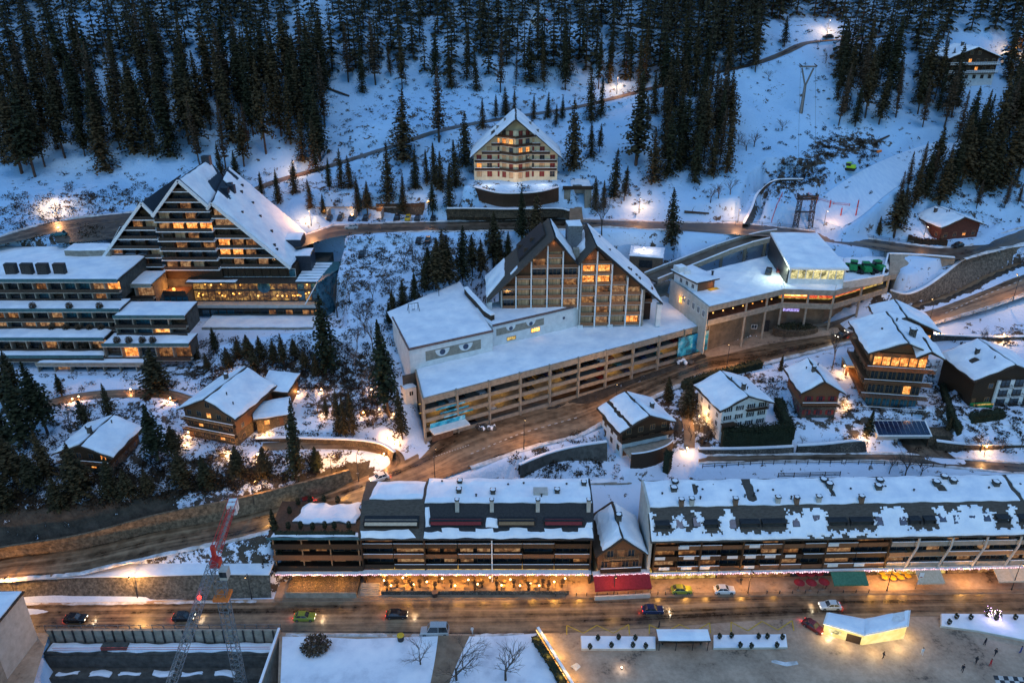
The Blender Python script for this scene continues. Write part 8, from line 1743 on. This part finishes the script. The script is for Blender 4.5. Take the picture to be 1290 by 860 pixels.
# bridge block and down ramp right of the cream block
p = P(727, 248, 47); t = thing('ramp_portal', 'concrete portal with snowy top over the steep ramp right of the cream chalet block', 'portal', Vector((p.x, p.y, 44))); b = MB(); b.box(-4.5, -2.4, -2, 16, -4, 6.4, 'concrete'); b.box(2.4, 4.5, -2, 16, -4, 6.4, 'concrete'); b.box(-2.399, 2.399, 2, 16, 3.6, 6.3, 'concrete'); b.box(-2.399, 2.399, 8, 8.4, -4, 3.59, 'metal_dark'); b.build('wall', parent=t); s = MB(); s.snow((-4.5, -1.8, 6.42), (4.5, -1.8, 6.42), (4.5, 16, 6.42), (-4.5, 16, 6.42), .4, 3, 1, .1, lambda u, v: .3 < u < .7 and v < .25); s.build('snow', 'snow', t); b = MB(); b.box(-5, 5, -2.3, -2.002, 6.0, 7.2, 'wood_dark'); b.build('parapet', parent=t)
L_ = [P(719, 246, 46.2), P(718, 262, 43.8), P(716, 279, 41.05)]; R__ = [P(733, 246, 46.2), P(733, 262, 43.8), P(735, 279, 41.05)]; ribbon(L_, R__, 'portal_ramp', 'paving', .12, 4)
# pit
def z0(px, py): return P(px, py, 0)
pl, pr = P(62, 797, 0), P(352, 795, 0)
t = thing('construction_pit', 'deep construction pit with sheet pile walls and snowy ledges at the lower left', 'construction pit', (0, 0, 0)); t.location = (pl + pr) / 2; OP = Vector(t.location)
W = (pr - pl).length; hw = W / 2
b = MB(); b.box(-hw - .2, hw + .2, -.5, 0, -9.5, .9, 'concrete'); b.build('back_wall', parent=t)
for i in range(23): x = -hw + 1 + i * (W - 2) / 22; b = MB(); b.box(x - .12, x + .12, -.75, -.502, -9.5, 1.1, 'metal_dark'); b.build('pile', parent=t)
b = MB(); b.box(-hw, hw, -3.4, -.76, -3.2, -2.0, 'concrete_dark'); b.build('ledge', parent=t); s = MB(); s.snow((-hw + .2, -3.3, -2), (hw - .2, -3.3, -2), (hw - .2, -.8, -2), (-hw + .2, -.8, -2), .4, 3, .8, .5); s.build('snow', 'snow', t)
b = MB(); b.box(-hw, hw, -3.7, -3.42, -9.5, -2.6, 'concrete_dark'); b.build('wall', parent=t); b = MB(); b.box(-hw, hw, -6.2, -3.71, -7, -5.6, 'concrete_dark'); b.build('ledge', parent=t); s = MB(); s.snow((-hw + .2, -6, -5.6), (hw - 6, -6, -5.6), (hw - 6, -4.2, -5.6), (-hw + .2, -4.2, -5.6), .3, 5, .8, .8, lambda u, v: math.sin(u * 40) > .5); s.build('snow', 'snow', t)
b = MB(); b.box(hw - .1, hw + .35, -28, -.0, -9.5, 1.0, 'concrete'); b.box(hw - .1, hw + .35, -28, 0, 1.001, 1.25, 'snow'); b.build('side_wall', parent=t)
b = MB(); b.box(-hw, hw, -30, 0, -9.4, -8.9, 'snow_dirty'); b.build('floor', parent=t)
pr_ = random.Random(3)
for i in range(14): x = pr_.uniform(-hw + 4, hw - 3); y = pr_.uniform(-14, -8); b = MB(); b.box(x - pr_.uniform(.6, 2.5), x + pr_.uniform(.6, 2.5), y - .6, y + .6, -8.9, -8.9 + pr_.uniform(.4, 1.6), pr_.choice(['snow', 'concrete_dark', 'wood', 'glass_teal', 'metal_grey'])); b.build('building_material', parent=t)
for k, z in enumerate((-1.2, -.7)): b = MB(); b.tube((-hw + 2, -3.3, z), (hw - 1, -3.3, z + .3), .05, .05, 5, 'metal_red'); b.build('safety_rail', parent=t)
b = MB(); b.box(-hw + 11, -hw + 16, -2.9, -1.4, -2, -1.1, 'concrete_dark'); b.build('container', parent=t)
fn = fence('mesh site fence along the road edge of the construction pit', [P(58, 795, 0), P(150, 794.5, 0), P(250, 794, 0), P(354, 793.5, 0)], 1.6, 2, 'metal_grey', step=2.2)
# left foreground building
p0 = P(0, 842, 11.5); c1 = P(28, 747, 11.5)
t = thing('foreground_building', 'pale rendered building corner with snow roof cut off by the left edge', 'building', Vector((c1.x, c1.y, 0)))
b = MB(); b.prism([(-30, -26), (-1.2, -26), (0.0, 0), (-30, 0)], -1, 11.4, 'concrete_pale'); b.build('wall', parent=t); b = MB(); b.prism([(-30.5, -26.5), (-.9, -26.5), (.3, .4), (-30.5, .4)], 11.402, 11.7, 'roof_edge'); r = b.build('roof', parent=t); s = MB(); s.snow((-30, -26, 11.72), (-1.2, -26, 11.72), (0, .2, 11.72), (-30, .2, 11.72), .45, 4, 1.2, .15); s.build('roof_snow', 'snow', r)
for z in (2, 5): o = window(t, 0, 0, z, 1.4, 1.6, 'glass', 'white_paint', 'E'); o.location = (-1.0 + .05, -21, z)
for z in (1.0,): b = MB(); b.box(-1.4, -.2, -18, -10, -1, 5.6, 'concrete'); b.build('annex', parent=t)
vent(t, -3, -6, 11.7); vent(t, -4.2, -9, 11.7); b = MB(); b.box(-3.2, -.4, -23, -21, -1, 9.5, 'wood'); b.build('timber_bay', parent=t)
# tower crane
base = P(312, 900, -9.0)
zt_ = 34.0
def crane_solve():
 # mast vertical through base; find height where it projects to y=705
 for i in range(2000):
  z = i * .05
  if proj((base.x, base.y, z))[1] <= 712: return z
 return 40
zt_ = crane_solve(); top = Vector((base.x, base.y, zt_))
t = thing('tower_crane', 'tall tower crane with grey lattice mast and jib and a red counter jib', 'crane', (base.x, base.y, -9)); H = zt_ + 9
lattice(t, (0, 0, 0), (0, 0, H), 1.6, 1.6, 26, 'metal_grey', .075, 'mast')
# jib runs toward the viewer and down-left; counter jib the other way
jt = P(214, 872, zt_ + 1.0); jd = (jt - top); jd.z = 0; jd.normalize(); jo = Vector((0, 0, H + 1.6))
JL = (jt - top).length + 6
lattice(t, jo + jd * 1.5, jo + jd * JL, 1.25, 1.0, 30, 'metal_grey', .06, 'jib'); lattice(t, jo - jd * 1.2, jo - jd * 15.5 + Vector((0, 0, .2)), 1.1, .9, 9, 'metal_red', .07, 'counter_jib')
b = MB(); b.box(-.3, .3, -.3, .3, -.4, 2.6, 'metal_red')
b.build('slewing_tower', parent=t, loc=jo); b = MB(); b.box(-.8, .8, -.8, .8, -1.5, -.3, 'metal_red'); b.build('slewing_ring', parent=t, loc=jo); b = MB(); b.box(-.65, .65, -.8, .8, -.9, .9, 'concrete_pale'); b.box(-.6, .6, -.85, -.802, -.3, .8, 'glass'); b.build('cab', parent=t, loc=jo + jd * 1.8 + Vector((1.8, 0, -1.6)))
for k in (0, 1): b = MB(); b.box(-.8, .8, -.4, .4, -1.2, 1.0, 'white_paint'); o = b.build('counterweight', parent=t, loc=jo - jd * (14.6 - k * 1.3)); o.rotation_euler = (0, 0, math.atan2(jd.x, -jd.y))
b = MB(); b.bar(jo - jd * 2, jo - jd * 13.5, .9, .15, 'concrete'); b.build('walkway', parent=t)
for s_ in (-1, 1): b = MB(); sd = Vector((-jd.y, jd.x, 0)) * .8 * s_; b.tube(jo - jd * 1 + sd + Vector((0, 0, 1)), jo - jd * 15 + sd + Vector((0, 0, 1)), .07, .07, 4, 'metal_red'); b.build('handrail', parent=t)
mz = 0
for z in range(0, 400):
 if proj((base.x, base.y, z * .1))[1] <= 752: mz = z * .1; break
b = MB(); b.box(-1.3, 1.3, -1.3, 1.3, 0, .6, 'metal_orange'); b.build('climbing_collar', parent=t, loc=(0, 0, mz + 9))
b = MB(); b.blob((0, 0, 0), .35, .35, .35, 8, 5, 0); q = None
for k in range(0, 400):
 c = top + jd * k * .1 + Vector((0, 0, 2.2));
 if proj(c)[1] >= 752: q = c; break
b.build('warning_light', 'tail_light', t, loc=q - base if q else jo); lamp_light(t, (q - base) + Vector((0, 0, .5)), 60, (1, .05, .05), .2)
b = MB(); b.box(-2.6, 2.6, -2.6, 2.6, -.3, .8, 'concrete'); b.build('base', parent=t)
# snowfield and path
mb = MB(); pts = [P(356, 803, 0), P(352, 900, 0), P(745, 900, 0), P(722, 868, 0), (P(684, 798, 0)), P(640, 802, 0), P(610, 803, 0), P(560, 802, 0), P(450, 806, 0), P(400, 803, 0)]
mb.prism([p[:2] for p in pts], -.02, .35); o = tag(mb.build('snowfield', 'snow_field'), kind='structure')
ribbon([P(552, 800, .36), P(548, 830, .36), P(540, 870, .36), P(530, 905, .36)], [P(592, 800, .36), P(578, 830, .36), P(563, 870, .36), P(556, 905, .36)], 'snowfield_path', 'paving', .03, 4)
for px, py, rr, lab in ((398, 815, 3.2, 'patch of dry brush at the top left of the snowfield'), ):
 t = thing('dry_bush', lab, 'bush', P(px, py, .3)); o = shrub_mesh(3.0, 1.4, 8, 700, leaf=.3).build('twigs', 'needles_brown', t); b = MB(); b.tube((0, 0, -.2), (0, 0, .7), .12, .05, 5, 'bark'); b.build('trunk', parent=t)
t = thing('litter_bin', 'small dark bin with yellow lid at the snowfield kerb', 'bin', P(505, 806, 0.3)); b = MB(); b.tube((0, 0, -.1), (0, 0, 1.3), .6, .7, 10, 'metal_dark'); b.build('body', parent=t); b = MB(); b.tube((0, 0, 1.301), (0, 0, 1.55), .75, .5, 10, 'cloth_yellow'); b.build('lid', parent=t)
# lit glass balustrade with yellow hedge, bottom centre
a_, c_ = P(676, 797, .3), P(722, 872, .3); dd = (c_ - a_); t = thing('lit_balustrade', 'glowing handrail wall running diagonally off the bottom of the picture', 'balustrade', a_)
b = MB(); n_ = Vector((-dd.y, dd.x, 0)).normalized(); b.slab(Vector((0, 0, 1.3)), dd + Vector((0, 0, 1.3)), dd + n_ * .5 + Vector((0, 0, 1.3)), n_ * .5 + Vector((0, 0, 1.3)), 1.6, 'metal_grey'); b.build('wall', parent=t); b = MB(); b.bar(Vector((0, 0, 1.45)) + n_ * .25, dd + Vector((0, 0, 1.45)) + n_ * .25, .5, .2, 'snow'); b.build('snow', parent=t); b = MB(); b.bar(n_ * .62 + Vector((0, 0, .9)), dd + n_ * .62 + Vector((0, 0, .9)), .08, .16, 'lit_hot'); b.bar(-n_ * .12 + Vector((0, 0, .9)), dd - n_ * .12 + Vector((0, 0, .9)), .08, .16, 'lit_hot'); b.build('light_strip', parent=t)
for f_ in (.15, .45, .8): lamp_light(t, dd * f_ + n_ * 1.1 + Vector((0, 0, 1.6)), 260, (1, .66, .18)); lamp_light(t, dd * f_ - n_ * .9 + Vector((0, 0, 1)), 220, (1, .68, .15))
hh = hedge('hedge', 'yellow lit hedge beside the glowing handrail wall', [P(673, 806, .2), P(694, 838, .2), P(716, 876, .2)], 1.4, 1.3, 12, 'hedge')
# planters, bus shelter
def planter(label, pts, seed, shrubs):
 o = sum(pts, Vector()) / len(pts); t = thing('planter_bed', label, 'planter', o); b = MB(); b.prism([(p - o)[:2] for p in pts], -.1, .45, 'concrete_pale'); b.build('kerb', parent=t); b = MB()
 c = Vector((0, 0)); b.prism([tuple(Vector((p - o)[:2]) * .985) for p in pts], .4, .62, 'snow'); b.build('snow', parent=t)
SHR = thing('planter_shrub', 'small dark conical shrub in a snowy planter bed beside the main road', 'shrub', (0, 0, 0), 0, 'conical shrubs in the planter beds'); shrub_mesh(.45, 1.5, 21, 160, leaf=.14).build('foliage', 'hedge', SHR); b = MB(); b.tube((0, 0, -.2), (0, 0, .6), .07, .05, 5, 'bark'); b.build('trunk', parent=SHR)
planter('snowy planter bed left of the bus shelter', [P(732, 819, 0), P(826, 819, 0), P(826, 804, 0), P(731, 803, 0)], 1, 4); planter('snowy planter bed right of the bus shelter', [P(898, 818, 0), P(992, 817, 0), P(990, 801, 0), P(898, 802, 0)], 2, 5)
planter('wide snowy planter with fairy lights at the right edge', [P(1184, 790, 0), P(1230, 796, 0), P(1300, 810, 0), P(1340, 812, 0), P(1340, 778, 0), P(1290, 776, 0), P(1184, 775, 0)], 3, 5)
spx = [(743, 817), (753, 806), (770, 815), (779, 805), (797, 815), (800, 806), (813, 816), (906, 804), (921, 803), (932, 815), (946, 816), (955, 804), (966, 804), (978, 815), (985, 805), (1195, 786), (1204, 779), (1222, 780), (1254, 781), (1278, 780)]
copies(SHR, tree_of(SHR), [(*P(px, py, .6), 0) for px, py in spx])
for i, (px, py) in enumerate(((1244, 776), (1256, 779))):
 t = thing('lit_bush', ('left' if i == 0 else 'right') + ' bush covered in violet and white fairy lights at the right edge planter', 'bush', P(px, py, .4)); shrub_mesh(.8, 1.9, 30 + i, 260, leaf=.15).build('foliage', 'hedge', t); b = MB(); rr = random.Random(i)
 for k in range(26): a = rr.uniform(0, 6.28); b.blob((.8 * math.cos(a) * rr.random(), .8 * math.sin(a), rr.uniform(.3, 2.0)), .08, .08, .08, 5, 3, 0, rr, rr.choice(['bulb_violet', 'bulb_white', 'bulb_violet']))
 b.build('fairy_lights', parent=t); lamp_light(t, (0, -1.6, 1.5), 40, (.8, .55, 1))
p0, p1 = P(829, 806, 2.6), P(895, 806, 2.6); loc, rz, W = frame_of(p0, p1); loc.z = 0
t = thing('bus_shelter', 'bus shelter with one long white snow covered roof slab between two planters', 'bus shelter', loc, rz)
b = MB(); b.box(0, W, -.4, 2.6, 2.55, 2.75, 'metal_dark'); r = b.build('roof', parent=t); s = MB(); s.snow((0, -.35, 2.76), (W, -.35, 2.76), (W, 2.55, 2.76), (0, 2.55, 2.76), .3, 3, .8, .08); s.build('roof_snow', 'snow', r)
b = MB(); b.box(.3, W - .3, 2.3, 2.36, .3, 2.5, 'glass'); b.build('glass_back', parent=t)
for x in (.3, W * .35, W * .67, W - .4): b = MB(); b.box(x, x + .12, -.1, .02, 0, 2.549, 'metal_dark'); b.box(x, x + .12, 2.18, 2.29, 0, 2.549, 'metal_dark'); b.build('post', parent=t)
b = MB(); b.box(1, W - 1, 1.3, 1.8, .42, .5, 'wood'); b.box(1.2, 1.4, 1.35, 1.75, 0, .419, 'metal_dark'); b.box(W - 1.4, W - 1.2, 1.35, 1.75, 0, .419, 'metal_dark'); b.build('bench', parent=t)
# yellow zigzag bus bay lines
mb = MB()
def line(pts, w_=.22, z=.035):
 for i in range(len(pts) - 1):
  p, q = P(*pts[i], z), P(*pts[i + 1], z); d = (q - p).normalized(); n_ = Vector((-d.y, d.x, 0)) * w_ / 2; mb.face([p - n_, q - n_, q + n_, p + n_])
line([(714, 799), (714, 787), (735, 797), (752, 787), (773, 797), (792, 786), (793, 799)]); line([(818, 798), (818, 786), (838, 796), (856, 786), (876, 795), (894, 784), (895, 797)]); line([(921, 795), (921, 783), (942, 794), (960, 782), (980, 793), (998, 781), (1000, 794)])
tag(mb.build('bus_bay_lines', 'line_yellow'), kind='structure')
mb = MB()
def dline(pts, n, w_=.3):
 for k in range(n):
  f0 = (k + .15) / n; f1 = (k + .6) / n; a_ = pts[0].lerp(pts[1], f0); c_ = pts[0].lerp(pts[1], f1); d = (c_ - a_).normalized(); q = Vector((-d.y, d.x, 0)) * w_ / 2; mb.face([a_ - q, c_ - q, c_ + q, a_ + q])
for a_, c_, n in ((P(545, 576, 14.86), P(592, 560, 15.28), 14), (P(592, 572, 15.28), P(655, 546, 15.3), 9), (P(655, 546, 15.3), P(730, 525, 15.6), 9), (P(1190, 395, 27.6), P(1240, 372, 30.1), 8), (P(1240, 372, 30.1), P(1290, 352, 32.6), 7)): dline([a_ + Vector((0, 0, .05)), c_ + Vector((0, 0, .05))], n)
tag(mb.build('dashed_lines', 'line_white'), kind='structure')
# glowing pavilion
fp = [P(1036, 798, 0), P(1086, 812, 0), P(1138, 804, 0), P(1140, 786, 0), P(1086, 792, 0), P(1040, 786, 0)]
o = sum(fp, Vector()) / 6; t = thing('glowing_pavilion', 'faceted white pavilion glowing yellow with a folded snowy roof, on the plaza', 'pavilion', o)
q = [(p - o)[:2] for p in fp]; hs = [2.5, 2.4, 3.2, 3.5, 2.5, 2.9]
b = MB(); b.prism(q, -.1, [h_ - .05 for h_ in hs], 'lit_wall'); b.build('wall', parent=t)
b = MB(); b.prism([tuple(Vector(p) * 1.04) for p in q], [h_ for h_ in hs], [h_ + .22 for h_ in hs], 'white_paint'); r = b.build('roof', parent=t)
s = MB(); Vq = [Vector((*(Vector(p) * 1.0), hs[i] + .23)) for i, p in enumerate(q)]; s.snow(Vq[0], Vq[1], Vq[4], Vq[5], .28, 3, .8, .1); s.snow(Vq[1], Vq[2], Vq[3], Vq[4], .28, 4, .8, .1, lambda u, v: .68 < u < .9 and .45 < v < .95); s.build('roof_snow', 'snow', r)
f0 = Vector(q[1]); f1 = Vector(q[0]); b = MB(); e = (f0 - f1).normalized(); c = f0 - e * 1.5 - Vector((-e.y, e.x)) * -.0; nn = Vector((e.y, -e.x)); a1 = f0 - e * 3.0 + nn * .06; a2 = f0 - e * .4 + nn * .06; b.prism([a1[:], a2[:], (a2 - nn * .04)[:], (a1 - nn * .04)[:]], 0, 1.9, 'wood_dark'); b.build('door', parent=t)
b = MB(); m_ = (f0 + f1) / 2 + nn * .05; b.prism([(m_ - e * 2.6)[:], (m_ - e * .4)[:], (m_ - e * .4 - nn * .03)[:], (m_ - e * 2.6 - nn * .03)[:]], .9, 1.9, 'lit_room'); b.build('window', parent=t)
for p in ((-5, -3.2), (0, -4.4), (5, -3.6), (8, -1), (-8.2, -1)): lamp_light(t, (p[0], p[1] * 1.15, 1.6), 190, (1, .82, .44), 1.3)
gs = thing('ground_light', 'small white spotlight glowing on the plaza below the left planter', 'spotlight', P(783, 842, 0)); b = MB(); b.tube((0, 0, 0), (0, 0, .35), .16, .2, 8, 'metal_dark'); b.build('housing', parent=gs); b = MB(); b.blob((0, 0, .4), .16, .16, .1, 8, 4, 0, rs, 'bulb_white'); b.build('bulb', parent=gs); lamp_light(gs, (0, 0, 1.0), 60, (1, .85, .7))
# parasols, tables
pa = thing('red_parasol', 'small round red parasol outside the right row, left of the green awning', 'parasol', (0, 0, 0), 0, 'red parasols by the green awning'); b = MB(); n = 10
for i in range(n): a, c = 2 * PI * i / n, 2 * PI * (i + 1) / n; b.face([(1.15 * math.cos(a), 1.15 * math.sin(a), 2.1), (1.15 * math.cos(c), 1.15 * math.sin(c), 2.1), (0, 0, 2.6)])
b.build('canopy', 'cloth_red', pa); b = MB(); b.tube((0, 0, 0), (0, 0, 2.65), .05, .04, 6, 'metal_dark'); b.build('pole', parent=pa); b = MB(); b.tube((0, 0, 0), (0, 0, .1), .4, .4, 8, 'concrete'); b.build('base', parent=pa)
copies(pa, tree_of(pa), [(*P(px, py, 0), 0) for px, py in ((1007, 731), (1018, 731), (1029, 730), (1005, 743), (1020, 743), (1036, 742))])
ct = thing('cafe_set', 'small table with yellow cloth and chairs outside the right row, under the lamps', 'table', (0, 0, 0), 0, 'yellow cafe tables by the beige awning'); b = MB(); b.tube((0, 0, .7), (0, 0, .76), .7, .7, 10, 'cloth_yellow'); b.build('tabletop', parent=ct); b = MB(); b.tube((0, 0, 0), (0, 0, .7), .06, .06, 6, 'metal_dark'); b.build('leg', parent=ct)
copies(ct, tree_of(ct), [(*P(px, py, 0), 0) for px, py in ((1110, 724), (1119, 723), (1128, 725), (1137, 723), (1114, 730), (1124, 731), (1134, 730), (1143, 728), (1057, 731), (1068, 731), (1079, 731))])
t = thing('advertising_flag', 'tall white banner flag beside the beige awning', 'flag', P(1153, 741, 0)); b = MB(); b.tube((0, 0, 0), (0, 0, 4.4), .05, .04, 6, 'metal_grey'); b.build('pole', parent=t); b = MB(); b.box(.06, 1.0, -.02, .02, 1.2, 4.3, 'white_paint'); b.box(.3, .8, -.03, -.021, 2.2, 3.3, 'cloth_red'); b.build('banner', parent=t)
t = thing('waste_bin', 'round dark bin on the pavement below the gold terrace', 'bin', P(548, 751, 0)); b = MB(); b.tube((0, 0, 0), (0, 0, 1.2), .55, .65, 12, 'metal_dark'); b.build('body', parent=t); b = MB(); b.tube((0, 0, 1.201), (0, 0, 1.3), .7, .7, 12, 'tan_brick'); b.build('lid', parent=t)
bo = thing('bollard', 'short dark bollard along the pavement edge of the main road', 'bollard', (0, 0, 0), 0, 'bollards along the pavement'); b = MB(); b.tube((0, 0, 0), (0, 0, .9), .09, .09, 7, 'metal_dark'); b.build('post', parent=bo); b = MB(); b.blob((0, 0, .95), .12, .12, .1, 7, 4, 0, rs, 'metal_grey'); b.build('cap', parent=bo)
copies(bo, tree_of(bo), [(*P(700 + i * 13, 751 - i * .16, 0), 0) for i in range(8)] + [(*P(800 + i * 9.5, 749.5 - i * .1, 0), 0) for i in range(5)] + [(*P(966 + i * 16, 748 - i * .2, 0), 0) for i in range(9)])
# pavement kerb along the shops
ribbon([P(346, 752.5, .02), P(745, 748, .02), P(1000, 745, .02), P(1300, 741, .02)], [P(346, 757.5, .02), P(745, 753.2, .02), P(1000, 749.6, .02), P(1300, 746.3, .02)], 'pavement', 'paving', .1, 6)
# chessboard
mb = MB(); a_, bx_, by_ = P(1251, 850, .02), (P(1300, 853, .02) - P(1251, 850, .02)) / 8, Vector((-.25, -1.0, 0));
for i in range(8):
 for j in range(8):
  p = a_ + bx_ * i + by_ * j; mb.face([p, p + by_, p + by_ + bx_, p + bx_], 'line_white' if (i + j) % 2 else 'metal_dark')
tag(mb.build('chess_board', ), 'giant black and white chessboard painted on the plaza at the lower right corner', 'chessboard')
# people
PPL = [(1161, 824, 'jacket_white', 'person in a pale coat walking on the plaza, left of the chessboard'), (1112, 829, 'jacket_dark', 'person in dark clothes walking alone by the wet patch on the plaza'), (1240, 812, 'jacket_dark', 'person in dark clothes nearest the right planter'), (1253, 825, 'jacket_dark', 'dark dressed person walking behind the one in red'), (1247, 838, 'jacket_red', 'person in a red jacket beside the chessboard'), (1229, 835, 'jacket_dark', 'dark dressed person left of the person in red'), (1285, 822, 'jacket_blue', 'person in a blue jacket at the right edge of the plaza'), (1212, 845, 'jacket_dark', 'person standing at the bottom left of the chessboard'),
       (1016, 790, 'jacket_dark', 'person standing just left of the glowing pavilion'), (933, 735, 'jacket_dark', 'person on the pavement right of the white parked car'), (830, 790, 'jacket_dark', 'person waiting at the left end of the bus shelter'), (595, 797, 'jacket_white', 'person in white near the silver van'), (1040, 741, 'jacket_dark', 'person walking beside the red parasols')]
# people : skinned body per person
for i, (px, py, jk, lab) in enumerate(PPL):
 p = P(px, py, 0.0 if py > 760 else .12); t = thing('person', lab, 'person', p, (i * 1.7) % 6.28); s_ = .22 if i % 2 else .1
 V = [(0, 0, .95), (0, .01, 1.15), (0, 0, 1.42), (0, 0, 1.52), (0, -.01, 1.66), (0, -.01, 1.76), (.10, 0, .88), (.11, -s_ * .7, .5), (.11, -s_, .06), (.11, -s_ - .14, .03), (-.10, 0, .88), (-.11, s_ * .5, .5), (-.11, s_, .08), (-.11, s_ - .14, .03), (.20, 0, 1.40), (.25, s_ * .4, 1.14), (.25, -.05 + s_ * .3, .88), (-.20, 0, 1.40), (-.25, -s_ * .4, 1.14), (-.25, -.12 - s_ * .3, .9)]
 E = [(0, 1), (1, 2), (2, 3), (3, 4), (4, 5), (0, 6), (6, 7), (7, 8), (8, 9), (0, 10), (10, 11), (11, 12), (12, 13), (2, 14), (14, 15), (15, 16), (2, 17), (17, 18), (18, 19)]
 RR = [.16, .15, .17, .065, .115, .09, .10, .08, .055, .05, .10, .08, .055, .05, .075, .06, .04, .075, .06, .04]
 me = bpy.data.meshes.new('body'); me.from_pydata(V, E, []); me.materials.append(M[jk])
 bm = bmesh.new(); bm.from_mesh(me); ly = bm.verts.layers.skin.verify(); bm.verts.ensure_lookup_table()
 for k, r in enumerate(RR): bm.verts[k][ly].radius = (r, r); bm.verts[k][ly].use_root = (k == 0)
 bm.to_mesh(me); bm.free(); o = bpy.data.objects.new('body', me); C.objects.link(o); o.parent = t; o.modifiers.new('skin', 'SKIN'); m_ = o.modifiers.new('sub', 'SUBSURF'); m_.levels = 1; m_.render_levels = 1
 b = MB(); b.blob((0, -.0, 1.74), .13, .14, .12, 8, 6, 0, rs, 'wood_dark'); b.build('hair', parent=t); b = MB(); b.blob((0, -.05, 1.67), .10, .11, .13, 8, 6, 0, rs, 'skin'); b.build('face', parent=t)
w = bpy.data.worlds.new('World'); bpy.context.scene.world = w; w.use_nodes = True; nt = w.node_tree
bg = nt.nodes['Background']; sky = nt.nodes.new('ShaderNodeTexSky'); sky.sky_type = 'NISHITA'; sky.sun_disc = False
SUN_EL, SUN_ROT = R(12.0), R(215)
sky.sun_elevation = SUN_EL; sky.sun_rotation = SUN_ROT; sky.altitude = 1500; sky.air_density = 1.0; sky.dust_density = 0.6; sky.ozone_density = 4.0
tint = nt.nodes.new('ShaderNodeMix'); tint.data_type = 'RGBA'; tint.blend_type = 'MULTIPLY'; tint.inputs[0].default_value = 1
nt.links.new(sky.outputs[0], tint.inputs[6]); tint.inputs[7].default_value = (2.85, 3.35, 3.05, 1); tc = nt.nodes.new('ShaderNodeTexCoord'); sx = nt.nodes.new('ShaderNodeSeparateXYZ'); nt.links.new(tc.outputs['Generated'], sx.inputs[0]); rp_ = nt.nodes.new('ShaderNodeValToRGB'); nt.links.new(sx.outputs[2], rp_.inputs[0])
e_ = rp_.color_ramp.elements; e_[0].position = 0.0; e_[0].color = (.22, .23, .25, 1); e_[1].position = .75; e_[1].color = (1, 1, 1, 1); m2 = nt.nodes.new('ShaderNodeMix'); m2.data_type = 'RGBA'; m2.blend_type = 'MULTIPLY'; m2.inputs[0].default_value = 1
nt.links.new(tint.outputs[2], m2.inputs[6]); nt.links.new(rp_.outputs[0], m2.inputs[7]); nt.links.new(m2.outputs[2], bg.inputs[0])
bg.inputs[1].default_value = 0.145
sl = bpy.data.lights.new('sun', 'SUN'); sl.energy = 0.55; sl.angle = R(25); sl.color = (0.93, 0.94, 1.0); so = bpy.data.objects.new('sun', sl); C.objects.link(so)
so.rotation_euler = (R(22), 0, R(35))
sc = bpy.context.scene
sc.view_settings.view_transform = 'Standard'; sc.view_settings.look = 'None'; sc.view_settings.exposure = 0
sc.cycles.use_denoising = True
try: sc.cycles.denoiser = 'OPENIMAGEDENOISE'
except Exception: pass
sc.cycles.max_bounces = 5; sc.cycles.diffuse_bounces = 3; sc.cycles.glossy_bounces = 2; sc.cycles.transparent_max_bounces = 4; sc.cycles.sample_clamp_indirect = 4
